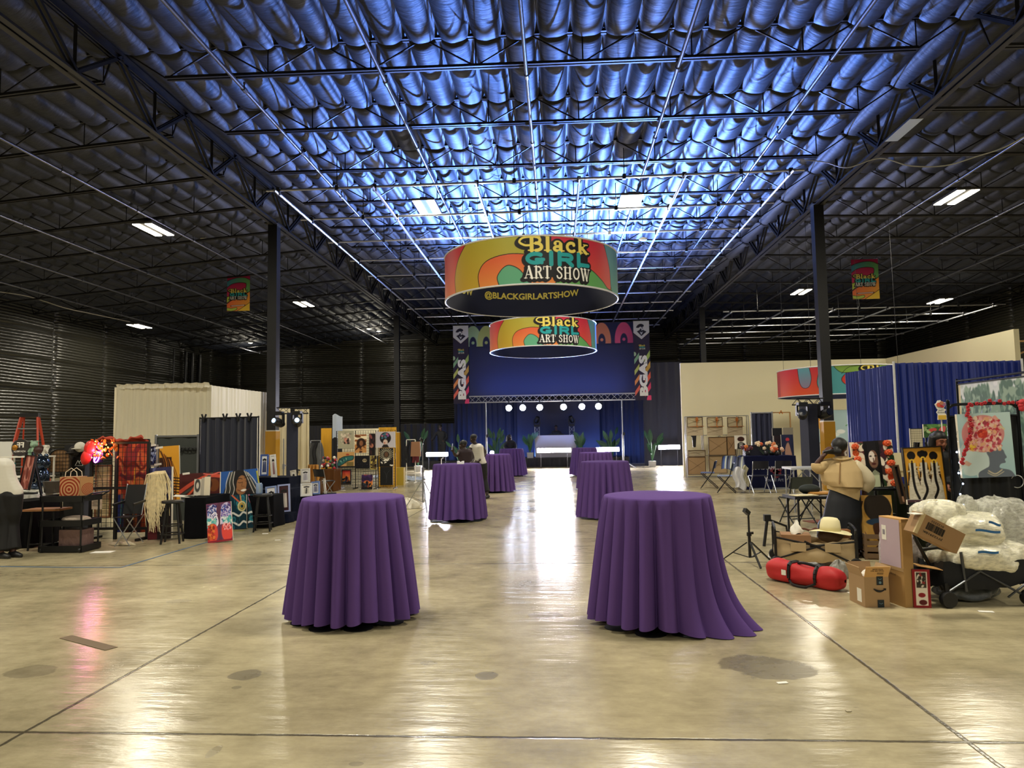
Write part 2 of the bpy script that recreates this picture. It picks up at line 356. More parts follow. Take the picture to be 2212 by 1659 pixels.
# ---- floor: polished concrete with saw-cut joints and stains
def floor_mat():
    m,nt,b,e=newmat('polished_concrete')
    g=nd(nt,'NewGeometry'); P=g.outputs['Position']; sp=nd(nt,'SeparateXYZ'); nt.links.new(P,sp.inputs[0]); x,y=sp.outputs[0],sp.outputs[1]
    n1=e.noise(P,.35,3); n2=e.noise(P,1.1,6,.65); n3=e.noise(e.mapv(P,(1,1.6,1)),5,6,.7)
    f=e.m('ADD',e.m('MULTIPLY',n1,.35),e.m('ADD',e.m('MULTIPLY',n2,.4),e.m('MULTIPLY',n3,.25)))
    f=e.rng(f,.36,.64,0,1)
    col=e.mix(f,lin(hexc('867c62'))+(1,),lin(hexc('cabe9a'))+(1,))
    wob=e.m('MULTIPLY',e.m('SUBTRACT',e.noise(P,9,3),.5),.02)
    def joint(c,c0,p,wd):
        q=e.m('ABSOLUTE',e.m('SUBTRACT',e.m('MODULO',e.m('ADD',e.m('ADD',c,-c0+p/2+p*20),wob),p),p/2)); return e.rng(q,wd*.5,wd,1,0)
    jn=e.m('MAXIMUM',joint(x,-3.08,5.2,.016),joint(y,3.97,5.21,.017))
    col=e.mix(e.m('MULTIPLY',jn,.82),col,lin(hexc('2a251b'))+(1,))
    sn=e.m('MULTIPLY',e.m('SUBTRACT',e.noise(P,3.5,5,.6),.5),1.3)
    stain=None
    for (u,v,ru,rv,k) in ((1660,1440,105,26,.55),(528,1458,33,11,.6),(1050,1460,28,10,.6),(510,1485,12,4,.4),(385,1299,26,5,.35),(70,1450,50,14,.4),(770,1650,20,6,.3),(925,1432,18,5,.35),(1180,1330,40,8,.4),(460,1625,12,14,.35)):
        c=PZ(u,v); rx=(PZ(u+ru,v)-c).length; ry=abs(PZ(u,v-rv).y-PZ(u,v+rv).y)/2
        d=e.m('SQRT',e.m('ADD',e.m('POWER',e.m('DIVIDE',e.m('SUBTRACT',x,c.x),rx),2.0),e.m('POWER',e.m('DIVIDE',e.m('SUBTRACT',y,c.y),ry),2.0)))
        s_=e.m('MULTIPLY',e.rng(e.m('ADD',d,sn),.92,1.0,1,0),k); stain=s_ if stain is None else e.m('MAXIMUM',stain,s_)
    sp2=e.m('MULTIPLY',e.rng(e.noise(e.mapv(P,(1,2.0,1)),6,2),.74,.78,0,1),.3)
    stain=e.m('MAXIMUM',stain,sp2)
    col=e.mix(stain,col,lin(hexc('4c4436'))+(1,))
    nt.links.new(col,b.inputs['Base Color'])
    r=e.rng(e.m('ADD',e.m('MULTIPLY',n2,.6),e.m('MULTIPLY',n3,.4)),.3,.7,.15,.29); r=e.m('ADD',r,e.m('MULTIPLY',stain,.12)); nt.links.new(r,b.inputs['Roughness'])
    b.inputs['Specular IOR Level'].default_value=.55
    h=e.m('SUBTRACT',e.noise(e.mapv(P,(.8,3.5,1)),1.9,5,.6),e.m('MULTIPLY',jn,.6))
    nt.links.new(e.bump(h,.35,.02),b.inputs['Normal'])
    return m
fl=MB().add([(WL,YF,0),(WR,YF,0),(WR,YB,0),(WL,YB,0),(WL,YF,-.2),(WR,YF,-.2),(WR,YB,-.2),(WL,YB,-.2)],[(0,1,2,3),(7,6,5,4),(0,4,5,1),(1,5,6,2),(2,6,7,3),(3,7,4,0)])
struct(fl.build('floor',floor_mat()))

# ---- ceiling: black insulation hanging in long tubes, pinched at every joist
def ins_mat():
    m,nt,b,e=newmat('black_insulation')
    tc=nd(nt,'NewGeometry').outputs['Position']
    n1=e.noise(e.mapv(tc,(1.6,5.5,1)),2.2,4,.55); n2=e.noise(e.mapv(tc,(1.0,2.2,1)),.9,2)
    col=e.mix(e.noise(tc,1.1,3),lin(hexc('191d27'))+(1,),lin(hexc('272b37'))+(1,)); nt.links.new(col,b.inputs['Base Color'])
    b.inputs['Roughness'].default_value=.55; b.inputs['Specular IOR Level'].default_value=.4
    nt.links.new(e.bump(n1,.3,.035,e.bump(n2,.15,.08)),b.inputs['Normal']); return m
INS=ins_mat()
def ceiling():
    tw=.61; nt_=int((WR-WL)/tw); per=10; xs=np.linspace(WL,WL+nt_*tw,nt_*per+1); xs[-1]=WR
    yk=[YF]+[r for r in ROWS if r>YF+.3 and r<YB-.2]+[YB]; ys=[];sv=[];cell=[]
    for i,(a,b) in enumerate(zip(yk[:-1],yk[1:])):
        q=np.array([0,.012,.03,.06,.1,.16,.25,.36,.5,.64,.75,.84,.9,.94,.97,.988])
        ys+=list(a+(b-a)*q); sv+=list(q); cell+=[i]*len(q)
    ys.append(YB); sv.append(1); cell.append(cell[-1]); ys=np.array(ys);sv=np.array(sv);cell=np.array(cell)
    tx=(xs-WL)/tw; ti=np.minimum(tx.astype(int),nt_-1); t=(tx-ti)*2-1
    prof=np.clip(1-np.abs(t)**2.0,0,1)**.55
    slit=np.clip(1-np.abs(sv*2-1)**60,0,1)**.7; env=.72*slit+.28*np.clip(1-np.abs(sv*2-1)**6,0,1)**.7
    amp=rng.uniform(.8,1.2,(len(yk),nt_+1)); A=amp[cell][:,ti]
    zr=np.array([zj(x)+.64 for x in xs])
    ripple=.012*np.sin(xs*29)[None,:]*(1-env)[:,None]+.01*np.sin(xs*11+ys[:,None]*2)
    Z=zr[None,:]-.0-(.09+.14*env[:,None]*A)*prof[None,:]+ripple
    Z+=-.05*rng.uniform(0,1,(len(ys),1))*0
    H,W=Z.shape; X,Y=np.meshgrid(xs,ys)
    jit=np.where(env<.2,.05*np.sin(X*3.1+7*np.floor(cell)[:,None])[:H],0) if False else 0
    Y=Y+jit; co=np.stack([X,Y,Z],-1).reshape(-1,3)
    i=np.arange((H-1)*(W-1)); r,c=i//(W-1),i%(W-1); a=r*W+c; q=np.stack([a,a+W,a+W+1,a+1],-1)
    me=bpy.data.meshes.new('ceiling'); me.vertices.add(H*W); me.vertices.foreach_set('co',co.ravel()); me.loops.add(q.size); me.loops.foreach_set('vertex_index',q.ravel())
    me.polygons.add(len(q)); me.polygons.foreach_set('loop_start',np.arange(len(q))*4); me.polygons.foreach_set('loop_total',np.full(len(q),4)); me.update(calc_edges=True)
    me.polygons.foreach_set('use_smooth',[True]*len(q)); me.materials.append(INS); struct(link('ceiling',me))
ceiling()
rf=MB()
for a,b in((WL-.3,XL),(XL,XR),(XR,WR+.3)):
    za=zj(a+1e-6)+.72; zb=zj(b-1e-6)+.72
    rf.add([(a,YF,za),(b,YF,zb),(b,YB+.3,zb),(a,YB+.3,za),(a,YF,za+.2),(b,YF,zb+.2),(b,YB+.3,zb+.2),(a,YB+.3,za+.2)],[(3,2,1,0),(4,5,6,7),(0,1,5,4),(1,2,6,5),(2,3,7,6),(3,0,4,7)])
struct(rf.build('roof',mat('1c1c1e',.9)))

# ---- walls: black quilted foil with horizontal ribs
def wall_mat():
    m,nt,b,e=newmat('ribbed_black_foil'); tc=nd(nt,'NewGeometry').outputs['Position']
    b.inputs['Base Color'].default_value=lin(hexc('26251f'))+(1,); b.inputs['Roughness'].default_value=.33; b.inputs['Specular IOR Level'].default_value=.7
    nt.links.new(e.bump(e.noise(e.mapv(tc,(3,3,8)),2.0,4),.4,.03),b.inputs['Normal']); return m
WALLM=wall_mat()
def ribwall(name,A,B,htop,inward,seam=3.7,phase=0):
    A=Vector(A);B=Vector(B);L=(B-A).length;d=(B-A)/L;pit=.135;nz=int(8.6/pit);zs=[]
    for k in range(nz): zs+=[k*pit,k*pit+.022,k*pit+.05,k*pit+.095]
    nu=int(L/.35)
    g=random.Random(3); us=[]
    k=0
    pts=set(round(L*i/nu,3) for i in range(nu+1))
    q=phase
    while q<L:
        for o in(-.16,-.08,0,.08,.16): 
            if 0<q+o<L: pts.add(round(q+o,3))
        q+=seam
    us=sorted(pts)
    vs=[];fs=[];W=len(us)
    for z in zs:
        s=(z%pit)/pit; bul=.05*abs(math.sin(PI*min(1,s*1.0)))**.7
        row=int(z/1.35); edge=abs(z/1.35-round(z/1.35))
        for u in us:
            sd=abs((u-phase+seam/2)%seam-seam/2); k=min(1,sd/.16)
            off=bul*(.35+.65*k)-.06*(1-k)*(1 if True else 0)-(.04 if edge<.05 else 0)+.012*math.sin(u*2.1+row*1.7)+.02*(1-k)*math.sin(z*23)
            zz=z+.014*math.sin(u*1.3+row*2.3)+.02*(1-k)*math.sin(z*17+u)
            top=htop(u); p=A+d*u+Vector(inward)*off; vs.append((p.x,p.y,min(zz,top)))
    for j in range(len(zs)-1):
        for i in range(W-1): a=j*W+i; fs.append((a,a+1,a+W+1,a+W))
    mb=MB().add(vs,fs); mb.build
    o=mb.build(name,WALLM,None,50); return struct(o)
ribwall('wall_left',(WL+.05,YF,0),(WL+.05,YB,0),lambda u:zj(WL)+.7,(1,0,0),3.7,1.2)
ribwall('wall_back',(WL,YB-.05,0),(WR,YB-.05,0),lambda u:zj(WL+u)+.72,(0,-1,0),4.4,1.0)
ribwall('wall_right',(WR-.05,YB,0),(WR-.05,YF,0),lambda u:zj(WR)+.7,(-1,0,0),3.7,2.0)
struct(MB().bx((WL-.3,YF-.3,0),(WR+.3,YF-.05,9.4)).build('wall_front',mat('2a2926',.6)))
for nm,xx,s in(('wall_left_panel',WL,-1),('wall_right_panel',WR,1)): struct(MB().bx((xx,YF,0),(xx+s*.25,YB,8.0 if s<0 else 8.45)).build(nm,mat('1a1a1a',.8)))
struct(MB().bx((WL,YB,0),(WR,YB+.25,9.2)).build('wall_back_panel',mat('1a1a1a',.8)))

# ---- roof girders
DK=mat('3a3a3d',.45,.35); DK2=mat('202023',.5,.3)
def girder(name,x,label):
    t=thing(name,label,'roof girder',(x,0,0))
    zb,zt=7.95,8.98; y0,y1=YF+.1,YB-.3
    m=MB()
    for s in(-1,1):
        m.bx((s*.02,y0,zb),(s*.13,y1,zb+.02)); m.bx((s*.02,y0,zb),(s*.04,y1,zb+.12))
    m.build('bottom_chord',DK,t)
    m=MB()
    for s in(-1,1):
        m.bx((s*.02,y0,zt),(s*.13,y1,zt+.02)); m.bx((s*.02,y0,zt-.1),(s*.04,y1,zt+.02)); m.bx((s*.06,y0,zt-.13),(s*.075,y1,zt-.1))
    m.build('top_chord',DK2,t)
    m=MB()
    for r in ROWS:
        lo=r+1.21
        if lo>y1-.5 or lo-1.3<y0: continue
        for s in(-1,1):
            m.bar((s*.05,lo,zb+.08),(s*.05,lo-1.21,zt-.02),.05,.06); m.bar((s*.05,lo,zb+.08),(s*.05,lo+1.21,zt-.02),.05,.06)
        m.bar((0,lo,zb+.05),(0,lo,zt),.05,.05); m.box((0,lo,zb+.1),(.02,.32,.2))
    m.build('web',DK2,t)
girder('roof_girder',XL,'long dark steel roof girder over the left row of columns')
girder('roof_girder',XR,'long dark steel roof girder over the right row of columns')
q=PZ(1962,281,7.95); gg=[o for o in C.objects if o.name=='roof_girder.001'][0]; MB().bx((-.135,q.y-.55,7.944),(.135,q.y+.55,7.95)).build('pale_patch',mat('b8c0b8',.5),gg,label='pale patch on the chord')

# ---- joists
def joist(x0,x1,gap,pan,bm):
    t=thing('roof_joist','','roof joist',(0,0,0))
    z=lambda x:zj(min(max(x,x0+1e-5),x1-1e-5)); m=MB()
    a,b=x0+gap,x1-gap
    for s in(-.045,.045): m.bar((a,s,z(a)),(b,s,z(b)),.045,.05)
    m.build('bottom_chord',bm,t); m=MB()
    for s in(-.04,.04): m.bar((x0+.1,s,z(x0)+.57),(x1-.1,s,z(x1)+.57),.045,.05)
    m.build('top_chord',DK2,t); m=MB(); n=int((b-a)/pan); p=(b-a)/n
    for i in range(n):
        u=a+i*p
        m.bar((u,0,z(u)),(u+p/2,0,z(u+p/2)+.57),.026,.026); m.bar((u+p/2,0,z(u+p/2)+.57),(u+p,0,z(u+p)),.026,.026)
        m.bar((u+p,0,z(u+p)),(u+p,0,z(u+p)+.57),.018,.018) 
    m.bar((a,0,z(a)),(x0+.12,0,z(x0)+.55),.026,.026); m.bar((b,0,z(b)),(x1-.12,0,z(x1)+.55),.026,.026)
    m.build('web',DK2,t); return t
vis=[r for r in ROWS if 12<r<YB-.6]
for nm,x0,x1,gap in(('middle',XL,XR,.95),('left',WL+.12,XL,.3),('right',XR,WR-.12,.3)):
    j=joist(x0,x1,gap,1.83,DK2 if nm!='right' else DK)
    for i,r in enumerate(vis):
        o=j if i==0 else dup(j,(0,r,0)); o.location=(0,r,0)
        o['group']='open web joists of the %s bay'%nm
        o['label']='black open web roof joist crossing the %s bay, %s from the front'%(nm,ORD[i])

# ---- columns
def column(x,y,label,top):
    t=thing('column',label,'column',(x,y,0),group='steel roof columns')
    w=.15; m=MB().box((0,0,1.87+(top-1.87)/2),(.27,.27,top-1.87)); m.build('shaft',mat('17171a',.4,.2),t)
    MB().box((0,0,.935),(.31,.31,1.87)).build('yellow_guard',mat('b8860f',.45),t,label='yellow painted guard')
    MB().box((0,0,1.885),(.30,.30,.03)).build('collar',mat('d8d4c8',.4),t)
    MB().box((0,0,top-.02),(.4,.5,.04)).build('cap_plate',DK2,t)
column(XL-.05,20,'tall black column with yellow guard beside the left light tower',8.0)
column(XR,20,'tall black column with yellow guard beside the woman in the tan cape',8.0)
column(XL-.05,36,'far black column right of the grid wall of paintings',8.0)
column(XR,36,'far black column rising behind the cream partition',8.0)

# ---- sprinkler pipes
def sprinkler(x,z,label,grp,y0=YF+.4,y1=YB-.5):
    t=thing('sprinkler_pipe',label,'pipe',(x,0,0),group=grp)
    PM=mat('6e7078',.3,.75); MB().tube([(0,y0,z),(0,y1,z)],.036,10).build('pipe',PM,t,40)
    m=MB().tube([(0,-.06,0),(0,.06,0)],.05,10).tube([(0,0,-.02),(0,0,.12)],.013,6).ball((0,0,.13),.028,6,4)
    rep('sprinkler_head',m,PM,t,[(0,y,z) for y in np.arange(9.6,y1,3.03)])
for i,x in enumerate((-5.82,-3.08,-.43,2.34,5.07)): sprinkler(x,8.3,'slim sprinkler pipe along the middle bay, %s from the left'%ORD[i],'sprinkler pipes of the middle bay')
for i,x in enumerate((-19.9,-17.5,-15.0,-11.65)): sprinkler(x,zj(x)-.12,'slim sprinkler pipe along the left bay, %s from the left wall'%ORD[i],'sprinkler pipes of the left bay')
for i,x in enumerate((10.6,13.4,16.2,19.0)): sprinkler(x,zj(x)-.12,'slim sprinkler pipe along the right bay, %s from the middle'%ORD[i],'sprinkler pipes of the right bay')

# ---- aluminium pipe grids hung below the joists
GP=mat('c9ccd4',.28,.85)
def gridpipes(xs,ys,z,x0,x1,bay,extra):
    for i,x in enumerate(xs):
        t=thing('grid_pipe','straight aluminium pipe running lengthwise in the %s pipe grid, %s from the left'%(bay,ORD[i]),'pipe',(x,0,z),group='lengthwise pipes of the %s grid'%bay)
        MB().tube([(0,ys[0]-.25,0),(0,ys[-1]+.25,0)],.034,8).build('pipe',GP,t,40)
        rep('clamp',MB().box((0,0,0),(.09,.09,.16)),STEEL,t,[(0,y,.05) for y in ys])
    for i,y in enumerate(ys):
        t=thing('grid_pipe','aluminium pipe crossing the %s pipe grid, %s from the front'%(bay,ORD[i]),'pipe',(0,y,z+.08),group='cross pipes of the %s grid'%bay)
        MB().tube([(x0,0,0),(x1,0,0)],.03,8).build('pipe',GP,t,40)
        for x in extra: MB().tube([(x,0,0),(x,0,zj(x)-z-.1)],.011,5).box((x,0,.0),(.08,.1,.12)).build('hanger',STEEL,t)
gridpipes([-6.65,-4.27,-1.8,.64,3.1,5.54],[16.35+2.32*k for k in range(11)],7.6,-6.95,5.85,'middle',[-5.2,-.9,1.7,4.4])
gridpipes([7.8,10.05,12.3,14.6,16.85,19.1],[31.7-.06+2.26*k for k in range(6)],6.9,7.5,19.6,'right',[9.0,13.4,17.6])

# ---- LED high-bay fixtures
def fixture(x,y,z,label,on=1.0,lampw=360):
    t=thing('ceiling_light',label,'ceiling light',(x,y,z),group='twin strip ceiling lights')
    hs=MB().box((0,0,.07),(.62,1.24,.06)).box((0,0,.12),(.2,1.1,.06)).build('housing',mat('55555a',.5),t)
    for s in(-1,1): MB().box((s*.19,0,.03),(.2,1.2,.024)).build('lens',mat('fff4d8',.5,emit=14*on),hs)
    zt=zj(x)+.1; m=MB()
    for s in(-.5,.5): m.tube([(0,s,.14),(0,s,zt-z)],.008,4)
    m.build('hanger',STEEL,t)
    lamp('ceiling_light_lamp','AREA',(0,0,.0),lampw*on,WARM,t,shape='RECTANGLE',size=.6,size_y=1.2)
    return t
FX=[(-11.9,19.9,7.9,'lit twin strip ceiling light in the left bay above the black booths'),(-11.75,32,7.9,'lit ceiling light in the left bay just right of the tall left column'),(-20.6,33.4,7.3,'lit ceiling light high beside the ribbed left wall'),
(-3.5,19.1,8.0,'lit ceiling light in the middle bay left of the round banner'),(2.15,19.3,8.0,'lit ceiling light in the middle bay right of the round banner'),
(11.2,19.9,8.0,'lit ceiling light in the right bay, nearest and highest'),(11.4,33,8.0,'lit ceiling light beside the right column above the pipe grid'),(18.2,34.2,7.6,'lit ceiling light far right over the pipe grid')]
for f in FX: fixture(*f)
for x,z in((-20.6,7.3),(-11.9,7.9),(-3.5,8.0),(2.15,8.0),(11.2,8.0),(18.4,7.7)):
    for y in(7.3,-4.6): fixture(x,y,z,'twin strip ceiling light above and behind the viewpoint',1.0,360 if y>0 else 330)
fixture(-20.6,19.9,7.3,'twin strip ceiling light beside the left wall, outside the view'); fixture(18.4,19.9,7.7,'twin strip ceiling light far right, outside the view')

for u,v,Y,lab in((541,741,44.5,'small round light glowing high near the back left corner'),(797,711,42.5,'small round light glowing between the left columns near the back wall'),(818,716,45.5,'tiny round light just right of the small glowing one at the back')):
    p=PY(u,v,Y); t=thing('round_light',lab,'ceiling light',p,group='small round lights at the back'); MB().lathe([(.09,.0),(.17,.02),(.19,.08),(.06,.16)],18).build('shade',mat('b8b8b0',.4),t,True); MB().lathe([(0,-.02),(.1,-.012),(.13,.0)],18).build('bulb',mat('fff8e8',.4,emit=16),t,True); MB().tube([(0,0,.14),(0,0,zj(p.x)+.05-p.z)],.01,5).build('stem',STEEL,t); lamp('round_light_lamp','POINT',(0,.6,-.9),90,WARM,t,shadow_soft_size=.12)

# ---- hanging show flags, wall pipes, cables
def flag(u0,u1,v0,v1,Y,label):
    A=PY(u0,v0,Y);B=PY(u1,v0,Y); w=B.x-A.x; h=(v1-v0)*MPP(Y); x=(A.x+B.x)/2; t=thing('hanging_flag',label,'banner',(x,Y,A.z-h),group='show flags under the side bays')
    a=Art(64,104,'b02a52'); a.fill(a.grad('c83a5a','a82458',90))
    a.poly(cat([(-.02,.66),(.2,.76),(.5,.8),(.8,.78),(.84,.7),(.8,.58),(.9,.5),(1.02,.56)])+cat([(1.02,.86),(.8,.93),(.5,.94),(.2,.9),(-.02,.84)]),a.grad('3f86a8','6aa860',0),.006)
    a.poly(cat([(-.02,.22),(.2,.32),(.5,.38),(.62,.44),(.3,.46),(.1,.42),(-.02,.4)]),'a8b84a',.006); a.poly([(-.02,-.02)]+cat([(-.02,.2),(.2,.3),(.5,.36),(.8,.46),(1.02,.56)])+[(1.02,-.02)],a.grad('d8503a','e0983a',-40),.006)
    a.poly([(.4,-.02),(.7,.1),(1.02,.24),(1.02,-.02)],'e0b83c',.005); a.poly(cat([(-.02,.02),(.2,.0),(.42,.04),(.42,.1),(.2,.08),(-.02,.1)]),'a8b84a',.005)
    logo(a,.5,.47,.3,1.25); a.line([(.18,.145),(.78,.16)],.035,'3a1018',False).line([(.2,.147),(.76,.16)],.016,'f0d8d0',False)
    a.flat('printed_fabric',w,h,t,0,0); MB().box((0,.012,h/2),(w,.012,h)).build('backing',mat('4a2a38',.8),t)
    for s in(-1,1): MB().tube([(s*w*.45,.01,h),(s*w*.45,.01,zj(x)+.03-(A.z-h))],.006,4).build('cord',STEEL,t)
flag(491,540,596,677,27.0,'upright colourful show flag hanging in the left bay beside the left column'); flag(1838,1896,561,647,26.97,'upright colourful show flag hanging in the right bay beside the right column')
for i,u in enumerate((375,401,415,431)):
    r=ray(u,800); y=r[1]*(-23.15/r[0]); t=thing('wall_pipe','black vertical pipe on the left wall, %s from the front'%ORD[i],'pipe',(-23.15,y,0),group='vertical pipes on the left wall'); MB().tube([(0,0,0),(0,0,7.2)],(.05,.09,.11,.11)[i],10).build('pipe',mat('1a1a1b',.35,.3),t,40); MB().box((-.08,0,3),(.16,.2,.06)).box((-.08,0,5.5),(.16,.2,.06)).build('brackets',STEEL,t)
def cable(pts,r,c,label):
    m=MB().tube(cat(pts,n=6),r,6); return solo('cable',m,mat(c,.4),label,'cable',group='loose cables under the roof')
cable([PY(*p) for p in((-20,628,26.0),(60,640,27.5),(140,665,28.5),(200,678,30),(280,695,32.5))],.022,'b8b4a8','pale cable running along the top of the left wall')
cable([PY(*p) for p in((1722,344,16.5),(1780,350,16.2),(1830,362,15.8),(1900,342,15.2),(1965,358,14.9),(2040,358,14.6),(2110,338,14.2),(2170,318,13.8),(2230,285,13.5))],.013,'a8a8a0','pale cable drooping across the right girder')
for u,v,Y,lab in((442,517,22.5,'white round ceiling sensor in the left bay right of the nearest light'),(193,628,29,'small white ceiling sensor high in the left bay'),(1389,517,22,'white round ceiling sensor in the middle bay') ):
    p=PY(u,v,Y); zz=zj(p.x)+.1; t=thing('ceiling_sensor',lab,'sensor',(p.x,Y,p.z),group='round ceiling sensors'); MB().lathe([(0,-.03),(.12,-.02),(.14,.02),(.04,.06)],18).build('dome',WHT,t,True); MB().tube([(0,0,.04),(0,0,max(.08,zz-p.z))],.01,5).build('stem',STEEL,t)
# ================================================================ MIDDLE AISLE
# ---- round hanging banners
def wave_art(W,H,logo_at=.606,lh=.9,sx=1.25):
    a=Art(W,H); a.fill(a.grad('c9962c','86a83c',12))
    a.poly([(0,0),(.205,0)]+cat([(.205,0),(.2,.35),(.222,.7),(.268,1)])+[(0,1)],a.grad('e0743c','c02438',90),.008)
    a.ell(.03,.48,.1,.2,'7f9a3e').ell(.03,.48,.1,.2,'141414',ring=.008)
    a.poly(cat([(.33,-.02),(.325,.3),(.36,.55),(.45,.64),(.55,.52),(.63,.2),(.7,-.02)]),a.grad('d8863e','cf3f2c',90),.008)
    a.poly(cat([(.405,-.02),(.398,.2),(.43,.4),(.468,.33),(.5,.1),(.515,-.02)]),'5aa07c',.008)
    a.poly([(.49,1)]+cat([(.49,1),(.56,.88),(.6,.6),(.7,.44),(.78,.2),(.82,.05),(.845,.08),(.84,.5),(.8,1)]),a.grad('d4563c','bf2440',90),.008)
    a.poly(cat([(.585,-.02),(.64,.3),(.71,.4),(.78,.2),(.82,.05),(.85,.03),(.87,-.02)]),a.grad('86ab48','4f9a5e',0),.008)
    a.poly(cat([(.8,1.02),(.838,.5),(.847,.1),(.87,-.02)])+[(.955,0),(.95,1)],a.grad('5a9a8a','3a7f9c',90),.008)
    a.poly([(.955,0),(1,0),(1,1),(.95,1)],'c2544a',.008); a.poly(cat([(.965,-.02),(.962,.4),(.975,.6),(.99,.4),(.992,-.02)]),'9b6f96',.006)
    logo(a,logo_at,.53,lh,sx); return a
def wave_art2(W,H):
    a=Art(W,H); a.fill(a.grad('c8382c','d84a38',0)); a.poly([(0,0),(1,0),(1,.0),(0,1)],a.grad('d0502c','b82c38',90))
    a.rect(0,0,1,1,a.grad('d8552c','c02a38',90)); a.poly(cat([(.17,1.02),(.18,.5),(.2,.28),(.235,.3),(.25,.6),(.24,1.02)]),a.grad('9a6a86','5a9aa8',90),.008)
    a.poly(cat([(.31,-.02),(.28,.4),(.3,1.02)])+cat([(.5,1.02),(.42,.7),(.405,.4),(.5,-.02)]),'4f9aa0',.008); a.poly(cat([(.36,1.02),(.4,.75),(.48,.74),(.62,.6),(.78,1.02)]),'7fa648',.008); a.line([(.4,.7),(.44,.93),(.52,.96)],.012,'141414')
    a.poly([(.66,0),(1,0),(1,1),(.74,1)],'b82a3c',.008); logo(a,.62,.53,.9,1.2); return a
def hanging_ring(cx,cy,z,Rr,h,label,W,H,turn,inner_text,cables,alt=False):
    t=thing('round_banner',label,'hanging banner',(cx,cy,z),0,group='round banners')
    a=wave_art2(W,H) if alt else wave_art(W,H)
    for k in(0,1):
        a.mesh('printed_fabric',lambda u,v,k=k:(Rr*np.sin((u-.5)*PI+turn+k*PI),-Rr*np.cos((u-.5)*PI+turn+k*PI),v*h),t)
    m=MB(); n=96
    vs=[((Rr-.02)*math.cos(2*PI*j/n),(Rr-.02)*math.sin(2*PI*j/n),zz) for zz in(0,h) for j in range(n)]
    m.add(vs,[(j,j+n,(j+1)%n+n,(j+1)%n) for j in range(n)]); lining=m.build('lining',mat('161c38',.8),t,True)
    m=MB()
    for zz in(0,h): m.tube([(Rr*math.cos(2*PI*j/n),Rr*math.sin(2*PI*j/n),zz) for j in range(n)],.018,6,closed=True)
    m.build('hoop',mat('d9dbe0',.35),t,True)
    if inner_text:
        m=MB(); rr=Rr-.035
        def f(off): return lambda x,y:(rr*math.sin((x+off)/rr),rr*math.cos((x+off)/rr),.46+y)
        text(m,'@BLACKGIRLARTSHOW',2.35,.2,f(-.05),.03); m2=MB(); text(m2,'@BLACKGIRLARTSHOW',2.35,.2,f(-2.75),.03); m2.build('lettering',mat('d6c65a',.6),lining)
        m.build('lettering',mat('d6c65a',.6),lining,label='yellow lettering')
    for k in range(4):
        th=PI/4+k*PI/2; x,y=Rr*math.cos(th),Rr*math.sin(th); MB().tube([(x,y,h),(x*.97,y,cables-z)],.006,4).build('suspension_wire',STEEL,t)
hanging_ring(-.49,14.75,4.45,1.82,.92,'large round colourful banner with show logo, nearest over the aisle',900,146,0,True,7.58)
hanging_ring(-.45,25.3,4.62,1.92,.98,'smaller looking round banner hanging behind the large one over the aisle',600,100,0,False,7.58)
hanging_ring(9.12,23.4,2.72,1.84,.86,'round banner low in front of the cream partition behind the right column',520,82,0,False,zj(9)+.05,True)

# ---- cocktail tables and their cloths
CLOTH=mat('5d4484',.85,spec=.12,bump=.05,bscale=300)
def cocktail(x,y,where,seed,flare=0.0,base=True,nf=22):
    g=random.Random(seed); ph=[g.uniform(0,6.28) for _ in range(4)]; Rt,zt=.47,1.1; n=400; rows=26
    prof=[(0,zt),(.2,zt),(Rt-.03,zt),(Rt-.008,zt-.004),(Rt,zt-.016)]
    vs=[];fs=[]
    def rad(th,s):
        q=.5*nf*th+ph[0]+.5*math.sin(2*th+ph[1])+.35*math.sin(3*th+ph[2]); rid=abs(math.cos(q))**.55-.68
        A=(.010+.13*s**.55)*(1+.35*math.sin(5*th+ph[3])); r=Rt+.10*s+A*rid+.03*s*math.sin(2*th+ph[2])
        if flare: r+=flare*max(0,math.cos(th-R(-28)))**4*s**5
        return r
    for r,z in prof:
        for j in range(n): th=2*PI*j/n; vs.append((r*math.cos(th),r*math.sin(th),z))
    for i in range(1,rows+1):
        s=i/rows
        for j in range(n):
            th=2*PI*j/n; r=rad(th,s); zb=.05+.014*math.sin(th*2+ph[1])+.01*math.sin(7*th+ph[2])
            if flare: zb-=.055*max(0,math.cos(th-R(-28)))**4
            vs.append((r*math.cos(th),r*math.sin(th),zt-.016+(max(.006,zb)-zt+.016)*s))
    k=len(prof)+rows
    for i in range(k-1):
        for j in range(n): fs.append((i*n+j,(i+1)*n+j,(i+1)*n+(j+1)%n,i*n+(j+1)%n))
    o=solo('tablecloth',MB().add(vs,fs),CLOTH,'purple floor length cloth '+where,'tablecloth',(x,y,0),g.uniform(0,.0),'purple cloths on the cocktail tables',smooth=True)
    t=thing('cocktail_table','round cocktail table under the cloth '+where,'table',(x,y,0),0,'cocktail tables')
    MB().lathe([(0,zt-.03),(.455,zt-.03),(.455,zt-.006),(0,zt-.006)],40).build('tabletop',mat('6d4a33',.5),t)
    MB().lathe([(.04,.03),(.04,zt-.03)],14).build('pole',BLKM,t,40)
    m=MB(); m.lathe([(0,.0),(.3,0),(.3,.008),(.06,.035),(0,.035)],28)
    for k_ in range(9):
        a=2*PI*k_/9+.2; m.at((.44*math.cos(a),.44*math.sin(a),.006),(0,0,a)).lathe([(0,-.006),(.13,-.006),(.13,.0),(0,.002)],14)
    m.at(); m.build('foot',mat('08080c',.5),t)
